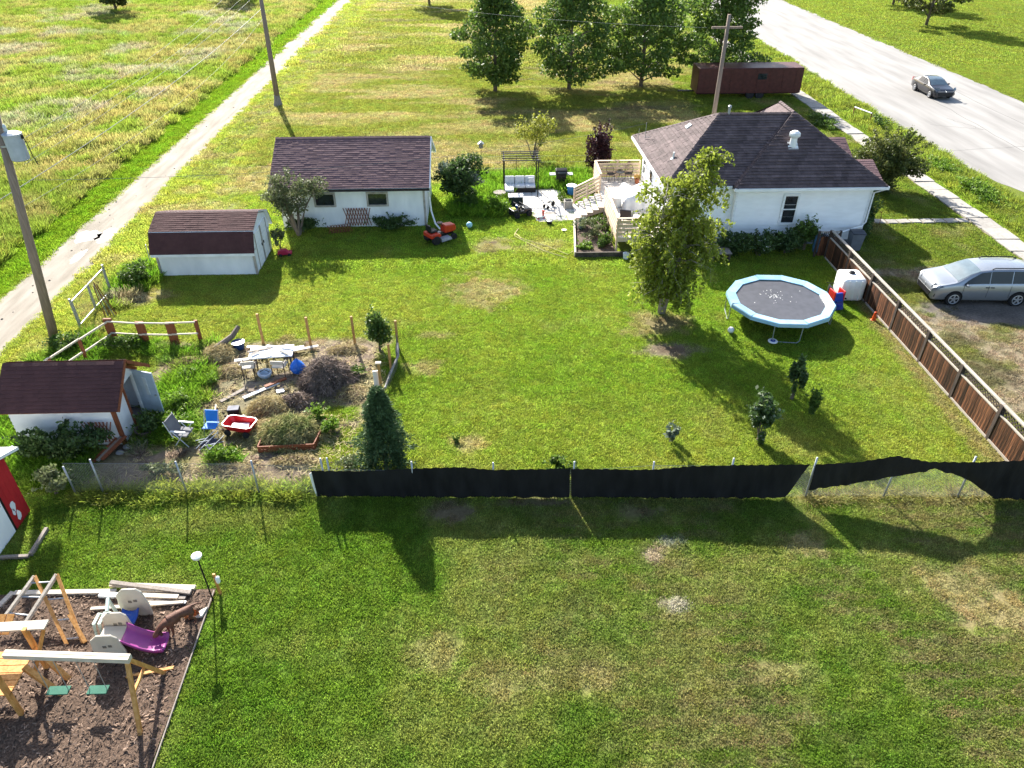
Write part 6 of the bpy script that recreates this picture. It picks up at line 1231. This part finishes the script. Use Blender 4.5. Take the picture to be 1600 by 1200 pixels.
def patio_chair(x, y, rz, lb):
    t = T('patio_chair', lb, 'chair', (x, y, 0), rz, 'metal chairs at the work table'); MB().box((0, 0, .44), (.52, .5, .05)).build('seat', mat('cream_cushion', (.55, .50, .42), var=.1), t, bevel=.02); MB().box((0, -.25, .68), (.5, .04, .16)).build('backrest', mat('cream_cushion', (.55, .50, .42)), t)
    for sx in (-.25, .25):
        for sy in (-.24, .24): MB().tube([(sx, sy, 0), (sx, sy, .72 if sy < 0 else .62)], .02, 6).build('leg', mat('brown_metal', (.09, .06, .05), var=.2, rough=.5), t)
        MB().tube([(sx, -.24, .62), (sx, .24, .62)], .02, 6).build('arm', mat('brown_metal', (.09, .06, .05)), t)
patio_chair(-9.55, 24.75, R(8), 'cream seated metal chair at the end of the work table'); patio_chair(-8.35, 24.75, R(-6), 'cream seated metal chair beside the blue bag')
bg_ = T('blue_bag', 'crumpled bright blue bag between chair and brush heap', 'bag', (-7.65, 24.75, 0)); P = [[(.30 * (1 + .2 * math.sin(3 * a + 5 * z)) * math.cos(a) * math.sin(math.pi * min(.97, z * .9 + .12)), .28 * (1 + .2 * math.cos(4 * a + z * 7)) * math.sin(a) * math.sin(math.pi * min(.97, z * .9 + .12)), z * .72) for a in np.linspace(0, 2 * math.pi, 19)] for z in np.linspace(0, 1, 9)]
MB().grid(P).build('bag', mat('bright_blue_bag', (.01, .13, .55), var=.2, rough=.4, spec=.5), bg_)
sc = T('toy_boat', 'pale blue plastic sink tub on the soil between the chairs', 'tub', (-8.95, 24.6, 0)); MB().lathe([(.2, 0), (.28, .12), (.29, .2), (.22, .2), (.14, .08)], n=18).build('tub', mat('pale_blue_tub', (.45, .55, .65), var=.1, rough=.4), sc); MB().tube([(-.2, 0, .2), (0, 0, .32), (.2, 0, .2)], .015, 5).build('handle', BLACKMETAL, sc)
tag(MB().box((-8.1, 23.45, .06), (.3, .22, .08), rz=.4).build('paper_scrap', WHITEPLASTIC, bevel=.02), 'white paper scrap on the soil before the brush heap', 'paper')
bx_ = T('speaker_box', 'black box standing on the soil beside the red wagon', 'box', (-9.42, 21.95, 0), R(5)); MB().box((0, 0, .2), (.42, .3, .4)).build('body', BLACKPLASTIC, bx_, bevel=.03); MB().box((0, 0, .41), (.4, .28, .02)).build('lid', mat('grey_box_top', (.2, .2, .22), var=.1), bx_); tag(MB().lathe([(.07, 0), (.07, .12), (.04, .14)], (-9.08, 21.85, 0), 10).build('black_cup', BLACKPLASTIC), 'tiny black cup beside the black box', 'cup')
wg = T('toy_wagon', 'red plastic pull wagon standing on the soil', 'wagon', (-8.95, 21.05, 0), R(-14)); q = MB(); Lw, Ww = .52, .3
out_ = [(Lw * c * (1 - .08 * (abs(s) > .9)), Ww * s) for c, s in ((-1, -.7), (-.85, -1), (.85, -1), (1, -.7), (1, .7), (.85, 1), (-.85, 1), (-1, .7))]
lo = [(x * .86, y * .86, .2) for x, y in out_]; hi = [(x * 1.03, y * 1.03, .46) for x, y in out_]; rim = [(x * 1.1, y * 1.13, .46) for x, y in out_]; rim2 = [(x * 1.1, y * 1.13, .42) for x, y in out_]; li = [(x * .8, y * .8, .24) for x, y in out_]; n8 = 8
V_ = lo + rim2 + rim + hi + li; F_ = [tuple(range(7, -1, -1))]
for r in range(4): F_ += [(r * 8 + i, r * 8 + (i + 1) % 8, (r + 1) * 8 + (i + 1) % 8, (r + 1) * 8 + i) for i in range(8)]
F_.append(tuple(range(32, 40))); q.add(V_, F_); q.build('tub', REDPLASTIC, wg)
MB().box((0, 0, .27), (.6, .28, .05), rz=.2).build('cargo', WHITEPLASTIC, wg)
for x in (-.36, .36):
    for y in (-.31, .31): wheel(wg, x, y, .13, .13, .07, WHITEPLASTIC)
MB().tube([(-.52, 0, .2), (-.66, 0, .12), (-1.05, .1, .05)], .014, 5).build('handle', BLACKMETAL, wg)
fc = T('camp_chair', 'grey padded camping chair with white arms standing tilted in weeds', 'chair', (-10.75, 20.55, .02), R(-100)); CG = mat('grey_sling', (.14, .14, .15), var=.15, rough=.8); LA = mat('light_arm', (.6, .62, .65), var=.08, rough=.4)
MB().box((0, 0, .42), (.52, .5, .06)).build('seat', CG, fc, bevel=.02); MB().box((0, -.32, .72), (.52, .06, .62), rot=Matrix.Rotation(R(18), 3, 'X')).build('backrest', CG, fc, bevel=.02)
for s in (-.29, .29):
    MB().box((s, .0, .64), (.06, .55, .04)).build('arm', LA, fc); MB().tube([(s, -.25, 0), (s, .2, .62)], .016, 5).build('leg', LA, fc); MB().tube([(s, .25, 0), (s, -.22, .62)], .016, 5).build('leg', LA, fc); MB().tube([(s, -.24, .35), (s, -.44, 1.02)], .016, 5).build('back_frame', LA, fc)
bc = T('folding_chair', 'bright blue folding camp chair beside the wagon', 'chair', (-9.95, 21.0, 0), R(175)); MB().box((0, 0, .36), (.46, .4, .03)).build('seat', SKYPLASTIC, bc); MB().box((0, -.24, .62), (.46, .03, .42), rot=Matrix.Rotation(R(15), 3, 'X')).build('backrest', SKYPLASTIC, bc)
for s in (-.25, .25): MB().tube([(s, -.22, 0), (s, .22, .36)], .013, 5).build('leg', LA, bc); MB().tube([(s, .22, 0), (s, -.3, .85)], .013, 5).build('leg', LA, bc)
st_ = T('stroller', 'collapsed dark folding chair frame lying on the ground', 'chair frame', (-9.85, 20.3, 0), R(-35)); MB().box((0, 0, .12), (.5, .42, .05), rot=Matrix.Rotation(R(15), 3, 'X')).build('seat', mat('navy_cloth', (.02, .025, .05), var=.3, rough=.8), st_)
for s in (-.25, -.08, .25): MB().tube([(s, -.4, .03), (s + .1, .4, .35)], .013, 5).build('leg', LA, st_); MB().tube([(s, .4, .03), (s - .05, -.3, .3)], .013, 5).build('leg', LA, st_)
for k, (x, y, s) in enumerate(((-12.7, 20.3, .14), (-12.45, 20.55, .12), (-12.25, 20.75, .13), (-12.85, 20.0, .13), (-10.1, 25.3, .16), (-8.55, 26.75, .15))):
    me = MB().lathe([(s * .7, 0), (s, s * .35), (s * .75, s * .8), (s * .2, s * .95)], (0, 0, -.02), 7); o = me.build('stone', STONE, bevel=.02); o.location = (x, y, 0); o.rotation_euler = (0, 0, k); o.scale = (1.3, 1, 1)
    tag(o, ['pale stone at the brown corner post of the garden shed', 'stone between the planks and the shed door', 'stone nearest the shed door bush', 'stone beside the leaning planks', 'stone beside the cream chair', 'stone behind the work table'][k], 'stone')
for k in range(3): tag(MB().bar((-13.55 + k * .17, 19.5, .05 + .05 * k), (-13.0 + k * .16, 20.4, .35 + .05 * k), .14, .04).build('leaning_plank', BROWN if k != 1 else GREYWOOD), ['brown plank of the stack leaning at the garden shed, closest to the lattice', 'grey plank between two brown ones leaning at the garden shed', 'brown plank of the leaning stack closest to the stones'][k], 'plank', 'planks leaning at the garden shed')
l3 = T('lattice_panel', 'brown lattice trellis against the garden shed siding', 'lattice', (-13.55, 20.25, 0)); q = MB()
for i in range(7): q.bar((-.4 + i * .12, 0, .3), (-.1 + i * .12, .03, 1.15), .012, .035); q.bar((-.1 + i * .12, .012, .3), (-.4 + i * .12, .042, 1.15), .012, .035)
q.build('lattice', BROWN, l3)
bkt = T('garden_pot', 'dark round pot beside the garden shed door', 'pot', (-12.3, 20.95, 0)); MB().lathe([(.22, 0), (.3, .3), (.33, .32), (.27, .32), (.2, .1)], n=18).build('pot', mat('brown_pot', (.10, .07, .06), var=.2), bkt)

# loose straw, twigs and clods over the plot
k = 5200; X = RNG.uniform(-13.2, -4.2, k); Y = RNG.uniform(18.3, 27.1, k); w_ = fbm(X, Y, .9, 501); keep = (w_ > .42) & ~((X < -12.4) & (Y < 22.9)); X, Y = X[keep], Y[keep]; k = len(X)
a = RNG.uniform(0, 6.28, k); l = RNG.uniform(.06, .28, k); z = RNG.uniform(.03, .10, k); C = np.stack([X, Y, z], -1); D = np.stack([np.cos(a) * l, np.sin(a) * l, RNG.normal(size=k) * .04], -1); B = np.stack([-np.sin(a), np.cos(a), 0 * a], -1) * .008; U = np.zeros((k, 3)); U[:, 2] = .006
V = np.stack([C - D / 2 - B, C - D / 2 + B, C + D / 2 + B + U, C + D / 2 - B + U], 1).reshape(-1, 3)
o = link('plot_litter', np_mesh('plot_litter', V, np.arange(len(V)).reshape(-1, 4)), STRAW, kind='stuff'); tag(o, 'loose straw and stalks strewn over the bare garden plot', 'straw')
mb = MB()
for i in range(420):
    x, y = random.uniform(-13, -4.4), random.uniform(18.4, 27)
    if x < -12.4 and y < 22.9: continue
    s = random.uniform(.02, .07); mb.lathe([(s * .7, -.01), (s, s * .4), (s * .4, s * .9)], (x, y, .0), 5)
tag(mb.build('soil_clods', mat('soil_clod', (.12, .085, .06), var=.35, rough=.95), kind='stuff'), 'clods of earth scattered over the garden plot', 'soil')
for (x, y, rx, ry, h, lb) in ((-10.4, 24.9, .7, .5, .25, 'flattened straw along the weeds of the plot'), (-6.0, 26.4, .9, .4, .22, 'straw strip below the treated posts'), (-5.4, 23.3, .7, .6, .25, 'pulled weeds drying near the wire roll'), (-6.7, 19.35, .9, .35, .2, 'straw scatter in front of the raised bed'), (-12.3, 25.6, .8, .5, .25, 'straw drying under the brown rail fence'), (-9.0, 19.0, 1.1, .35, .18, 'straw at the foot of the chain link fence')):
    heap('straw_pile', lb, 'straw', x, y, rx, ry, h, STRAW, 520, .36, .008, core=mat('soil_core', (.14, .09, .055)))
bush('plot_weeds', 'leafy weeds between straw and brush heap', 'plant', -5.3, 24.6, .8, .7, .4, LF_MID, 500, .055, 7, 3); bush('plot_weeds', 'weeds along the path to the white table', 'plant', -10.9, 24.2, .7, .9, .4, LF_BRIGHT, 600, .055, 7, 3); bush('plot_weeds', 'pale weeds at the wire mesh beside the camp chair', 'plant', -10.9, 18.9, 1.4, .6, .45, LF_SHRUB, 900, .055, 9, 4)
bush('plot_weeds', 'weeds creeping over the raised bed corner', 'plant', -6.3, 21.6, .9, .7, .7, LF_BRIGHT, 800, .06, 8, 4)
# ------------------------------------------------------------------ play area of the near garden
BARKM = mat('bark_mulch', (.040, .024, .016), (.145, .095, .065), rough=.95, scale=22, detail=6, contrast=.35, bump=1.0, bscale=40)
mb = MB(); P = []
for i in range(41):
    P.append([(-14.6 + i * (6.82 - .09 * (13.9 - (6 + 7.9 * j / 40)) * 0) / 40, 6 + 7.9 * j / 40, .03 + .05 * float(fbm(np.array(i * .4), np.array(j * .4), 1.0, 400))) for j in range(41)])
mulch = mb.grid(P).build('mulch_bed', BARKM, kind='structure')
mch = MB()
for k in range(5200):
    x = random.uniform(-14.3, -7.85); y = random.uniform(8.6, 13.85); a = random.uniform(0, 6.28); l = random.uniform(.02, .055)
    c, s = math.cos(a) * l, math.sin(a) * l; z = .075 + random.uniform(0, .03); tt_ = random.uniform(-.02, .02)
    mch.add([(x - c - s * .3, y - s + c * .3, z), (x + c - s * .3, y + s + c * .3, z + tt_), (x + c + s * .3, y + s - c * .3, z + tt_ + .01), (x - c + s * .3, y - s - c * .3, z + .01)], [(0, 1, 2, 3)])
tag(mch.build('mulch_chips', mat('mulch_chip', (.05, .030, .020), (.21, .145, .105), rough=.9, scale=3, island=.6), kind='stuff'), 'loose bark mulch chips in the play area', 'mulch')
et = T('play_area_edging', 'pale timber edging around the bark play area', 'timber', (-10.5, 13.9, 0))
MB().bar((-13.3, 13.92, .08), (-10.5, 13.86, .10), .14, .1).build('timber', PALEWOOD, et, world=True); MB().bar((-13.35, 13.95, .08), (-13.75, 12.6, .08), .14, .1).build('timber', PALEWOOD, et, world=True); MB().bar((-7.82, 13.85, .03), (-7.72, 8.6, .03), .03, .08).build('edging_strip', GREYWOOD, et, world=True)
lum = [((-10.75, 14.1, .12), (-8.35, 13.93, .10), .13, 'long pale board at the back of the lumber pile', PALEWOOD), ((-10.7, 14.08, .24), (-8.4, 13.72, .14), .12, 'brownish board lying slanted on the lumber pile', GREYWOOD), ((-10.2, 13.9, .14), (-8.42, 13.8, .12), .12, 'pale square timber in the lumber pile', PALEWOOD),
       ((-10.3, 13.72, .14), (-8.7, 13.6, .12), .13, 'wide pale plank in the middle of the lumber pile', PALEWOOD), ((-10.1, 13.64, .11), (-8.5, 13.58, .10), .10, 'narrow plank beside the middle of the pile', GREYWOOD), ((-9.9, 13.60, .08), (-8.8, 13.42, .08), .1, 'short pinkish plank in front of the lumber pile', PALEWOOD),
       ((-10.9, 13.75, .12), (-9.7, 13.68, .10), .14, 'pale board end behind the plastic climber', WHITE_WORN), ((-10.95, 13.3, .10), (-8.5, 13.42, .12), .09, 'pinkish pole lying across the mulch before the lumber', PALEWOOD), ((-9.9, 13.48, .07), (-8.45, 13.44, .08), .08, 'grey pipe lying along the front of the lumber', GALV)]
for a, b, w, lb, m in lum: tag(MB().bar(a, b, w, w * .6).build('lumber', m), lb, 'lumber', 'lumber pile at the play area')
# solar lamp and stake
sl_ = T('garden_lamp', 'slim black garden lamp post with white round top', 'lamp', (-7.74, 13.5, 0)); MB().tube([(0, 0, 0), (-.02, 0, 1.75)], .022, 8).build('post', BLACKMETAL, sl_); MB().lathe([(.05, 1.70), (.10, 1.76), (.135, 1.82), (.135, 1.86), (.05, 1.90), (.01, 1.90)], (-.02, 0, 0), 18).build('lamp_head', WHITEPLASTIC, sl_)
sk = T('feeder_stake', 'short wooden stake with a white bottle feeder by the lamp', 'stake', (-7.62, 13.75, 0)); MB().box((0, 0, .42), (.07, .05, .85)).build('stake', ORANGEWOOD, sk); MB().lathe([(.05, .55), (.06, .6), (.06, .74), (.02, .78)], (.08, -.04, 0), 12).build('bottle', WHITEPLASTIC, sk)
# plastic climber with slide
BEI = mat('beige_plastic', (.50, .46, .38), var=.06, rough=.5); MINT = mat('mint_plastic', (.55, .64, .56), var=.06, rough=.5); PUR = mat('purple_plastic', (.27, .04, .20), var=.08, rough=.35, spec=.5)
cl_ = T('toddler_climber', 'beige and mint plastic toddler climber with purple slide', 'climber', (-9.75, 12.45, 0), R(0))
def panel(y, z0, z1, xa, xb, tilt=0.0):
    o = MB(); w = (xb - xa); zz = z1 - z0
    poly = [(xa + .04 * w, z0), (xb - .02 * w, z0), (xb, z0 + .35 * zz), (xb - .1 * w, z1 - .12 * zz), (xb - .25 * w, z1), (xa + .3 * w, z1), (xa + .05 * w, z1 - .2 * zz), (xa, z0 + .45 * zz)]
    holes = [(xa + .42 * w, z0 + .55 * zz), (xa + .60 * w, z0 + .58 * zz)]
    p = o.prism([(x, y, z) for x, z in poly], (0, .05, 0)).build('side_panel', BEI, cl_, bevel=.012)
    for hx, hz in holes: MB().box((hx, y - .004, hz), (.09, .012, .08)).build('window_hole', mat('climber_hole', (.14, .13, .11), var=.2), p)
    return p
panel(.62, .05, 1.10, -.25, .55); panel(-.05, .05, 1.0, -.35, .38); panel(-.72, .05, .98, -.38, .42)
MB().tube([(-.28, .55, .02), (-.30, .45, .75), (-.2, .30, 1.15), (-.12, -.02, 1.05)], .045, 8).build('arch_bar', MINT, cl_); MB().tube([(-.55, .62, .03), (-.62, .3, .55), (-.62, .0, .55), (-.65, -.1, .03)], .045, 8).build('ladder_frame', MINT, cl_); MB().tube([(-.42, .62, .03), (-.48, .3, .55), (-.48, 0, .55), (-.5, -.1, .03)], .045, 8).build('ladder_frame', MINT, cl_)
for z in (.2, .38): MB().box((-.52, .46, z), (.2, .07, .05)).build('rung', MINT, cl_)
P = []
for i in range(13):
    f = i / 12; x = .32 + .95 * f; z = .62 - .50 * f + .12 * math.sin(math.pi * f) * -1 + (.06 * max(0, f - .8) / .2); y0 = -.40; P.append([(x, y0 + d, z + h_) for d, h_ in ((-.25, .14), (-.23, .02), (-.12, -.01), (.12, -.01), (.23, .02), (.25, .14))])
MB().grid(P).build('slide', PUR, cl_, smooth=True).modifiers.new('solid', 'SOLIDIFY').thickness = .03
P = [[(.10 + .20 * u, .30 + .20 * v, .28 + .12 * (u * u) + .12 * max(0, v) ** 2) for v in np.linspace(-1, 1, 7)] for u in np.linspace(-1, 1, 7)]
MB().grid(P).build('swing_seat', BLUEPLASTIC, cl_, smooth=True).modifiers.new('solid', 'SOLIDIFY').thickness = .04
MB().box((0, -.38, .52), (.62, .6, .05)).build('platform', BEI, cl_)
# wooden swing set at the edge of the picture
sw = T('swing_set', 'orange stained wooden swing set with climbing frame over the bark', 'swing set', (-11.6, 11.8, 0))
def beam(a, b, w=.10, nm='beam', m=ORANGEWOOD): return MB().bar(a, b, w, w).build(nm, m, sw, world=True)
# climbing ladder frames: two inclined pairs with rungs
beam((-12.95, 12.75, .35), (-12.35, 13.75, .95), .085, 'ladder_rail', PALEWOOD); beam((-12.30, 12.60, .35), (-11.75, 13.75, 1.0), .085, 'ladder_rail', PALEWOOD)
beam((-11.75, 13.75, 1.0), (-10.72, 12.25, .05), .085, 'ladder_rail'); beam((-12.35, 13.75, .95), (-11.1, 12.2, .05), .085, 'ladder_rail'); beam((-11.2, 12.85, .45), (-10.65, 12.25, .06), .10, 'foot')
for f in (.2, .55, .85): MB().tube([(-12.95 + .6 * f, 12.75 + f, .35 + .6 * f), (-12.30 + .55 * f, 12.6 + 1.15 * f, .35 + .65 * f)], .022, 6).build('rung', GALV, sw, world=True)
for f in (.35, .65, .92): MB().tube([(-12.35 + 1.25 * f, 13.75 - 1.55 * f, .95 - .9 * f), (-11.75 + 1.03 * f, 13.75 - 1.5 * f, 1.0 - .95 * f)], .022, 6).build('rung', GALV, sw, world=True)
# tower with pale roof board
for x, y in ((-12.6, 11.55), (-11.3, 11.55), (-12.6, 10.3), (-11.3, 10.3)): MB().box((x, y, .8), (.1, .1, 1.6)).build('post', ORANGEWOOD, sw, world=True)
for k in range(6): MB().box((-11.95, 10.35 + k * .2, .88), (1.4, .18, .035)).build('floor_plank', ORANGEWOOD, sw, world=True)
for k in range(6): MB().box((-12.5 + k * .2, 12.05, 1.15), (.17, .5, .03), rot=Matrix.Rotation(R(25), 3, 'X')).build('roof_plank', ORANGEWOOD, sw, world=True) if k < 3 else None
MB().bar((-12.9, 11.62, 1.55), (-10.85, 11.69, 1.55), .26, .05).build('top_board', PALEWOOD, sw, world=True); beam((-10.92, 11.67, 1.5), (-11.35, 11.2, .3), .07, 'brace')
# swing beam with A-frame leg
for dz, dy in ((0, 0), (0, .09)): MB().bar((-11.3, 10.72 + dy, 1.72), (-8.37, 10.5 + dy, 1.72), .075, .14).build('swing_beam', PALEWOOD, sw, world=True)
beam((-8.45, 10.55, 1.7), (-8.3, 11.3, .02), .09, 'leg'); beam((-8.45, 10.55, 1.7), (-8.3, 9.7, .02), .09, 'leg'); beam((-8.4, 10.9, .9), (-8.4, 10.2, .9), .06, 'cross_brace'); beam((-8.45, 10.6, 1.6), (-9.1, 10.62, 1.66), .07, 'side_brace'); beam((-9.2, 11.2, .06), (-8.1, 11.42, .06), .08, 'ground_brace')
for x in (-10.7, -10.25): MB().tube([(x, 10.7, 1.66), (x + .06, 10.6, .5)], .009, 5).build('chain', GALV, sw, world=True)
MB().box((-10.42, 10.6, .5), (.5, .22, .035)).build('swing_seat', mat('dark_green_seat', (.03, .12, .08), var=.1), sw, world=True)
for x in (-9.7, -9.3): MB().tube([(x, 10.65, 1.66), (x + .05, 10.55, .55)], .009, 5).build('chain', GALV, sw, world=True)
MB().box((-9.46, 10.55, .55), (.46, .22, .035)).build('swing_seat', mat('dark_green_seat', (.03, .12, .08)), sw, world=True)
for k in range(5): MB().box((-12.6, 10.55 + k * .2, 1.12), (.03, .14, .5)).build('railing_slat', ORANGEWOOD, sw, world=True)
beam((-11.3, 11.5, .9), (-10.6, 11.2, .04), .12, 'ladder_rail'); beam((-11.3, 11.0, .9), (-10.6, 10.8, .04), .12, 'ladder_rail')
# flat stone and leaves at the bed corner
fs_ = tag(MB().prism([(-8.1, 12.9, .06), (-7.86, 12.95, .06), (-7.8, 13.25, .06), (-7.95, 13.15, .06)], (0, 0, .06)).build('flat_stone', mat('pale_flat_stone', (.50, .46, .40), var=.12)), 'pale flat stone at the edge of the mulch by the dog', 'stone')
link('dry_leaves', leaf_mesh('dry_leaves', blob_points([(-8.15, 13.0, .12, .22, .16, .06)], 60), .07), mat('orange_dry_leaf', (.30, .10, .03), var=.3)); tag(bpy.data.objects['dry_leaves'], 'scatter of orange dry leaves beside the flat stone', 'leaves', kind='stuff')

# ------------------------------------------------------------------ the brown dog
def skin_mesh(name, verts, edges, radii, m, parent, root=0, sub=2):
    me = bpy.data.meshes.new(name); me.from_pydata(verts, edges, []); me.update(); o = link(name, me, m, parent)
    sk_ = o.modifiers.new('skin', 'SKIN'); sk_.use_smooth_shade = True
    for i, r in enumerate(radii): me.skin_vertices[0].data[i].radius = (r, r) if not isinstance(r, tuple) else r; me.skin_vertices[0].data[i].use_root = (i == root)
    s_ = o.modifiers.new('sub', 'SUBSURF'); s_.levels = s_.render_levels = sub; return o
dog = T('dog', 'brown dog standing head down on the bark mulch', 'dog', (-8.30, 12.62, .06), R(222)); FUR = mat('brown_fur', (.075, .030, .018), (.15, .065, .038), rough=.65, scale=12, contrast=.5, bump=.4, bscale=60)
V_ = [(-.30, 0, .52), (-.10, 0, .53), (.12, 0, .52), (.27, 0, .53), (.40, 0, .50), (.50, 0, .38), (.60, 0, .29), (.70, 0, .23),        # trunk, neck, head, muzzle
      (-.33, .09, .42), (-.27, .10, .30), (-.37, .10, .19), (-.35, .10, .05), (-.30, .10, .015), (-.33, -.09, .42), (-.22, -.10, .30), (-.30, -.10, .19), (-.28, -.10, .05), (-.23, -.10, .015),
      (.24, .09, .40), (.22, .10, .24), (.25, .10, .05), (.30, .10, .015), (.26, -.09, .40), (.29, -.10, .24), (.28, -.10, .05), (.33, -.10, .015), (-.40, 0, .56), (-.53, .02, .55), (-.66, .05, .50)]
E_ = [(0, 1), (1, 2), (2, 3), (3, 4), (4, 5), (5, 6), (6, 7), (0, 8), (8, 9), (9, 10), (10, 11), (11, 12), (0, 13), (13, 14), (14, 15), (15, 16), (16, 17), (3, 18), (18, 19), (19, 20), (20, 21), (3, 22), (22, 23), (23, 24), (24, 25), (0, 26), (26, 27), (27, 28)]
Rr = [.115, .105, .13, .125, .085, .08, .085, .045, .075, .055, .032, .026, .03, .075, .055, .032, .026, .03, .055, .038, .027, .032, .055, .038, .027, .032, .035, .024, .012]
skin_mesh('body', V_, E_, Rr, FUR, dog, 2)
for s in (-1, 1):
    e = MB().prism([(.52, s * .07, .42), (.47, s * .10, .40), (.47, s * .115, .28), (.53, s * .11, .27), (.57, s * .08, .36)], (.0, s * .018, 0)).build('ear', mat('dark_ear_fur', (.05, .02, .012), var=.3), dog, bevel=.006)
MB().lathe([(.016, 0), (.022, .012), (.012, .022)], (.745, 0, .215), 8, 'X').build('nose', BLACKPLASTIC, dog)
for s in (-1, 1): MB().lathe([(.004, -.008), (.011, 0), (.004, .008)], (.645, s * .062, .325), 8).build('eye', BLACKPLASTIC, dog)
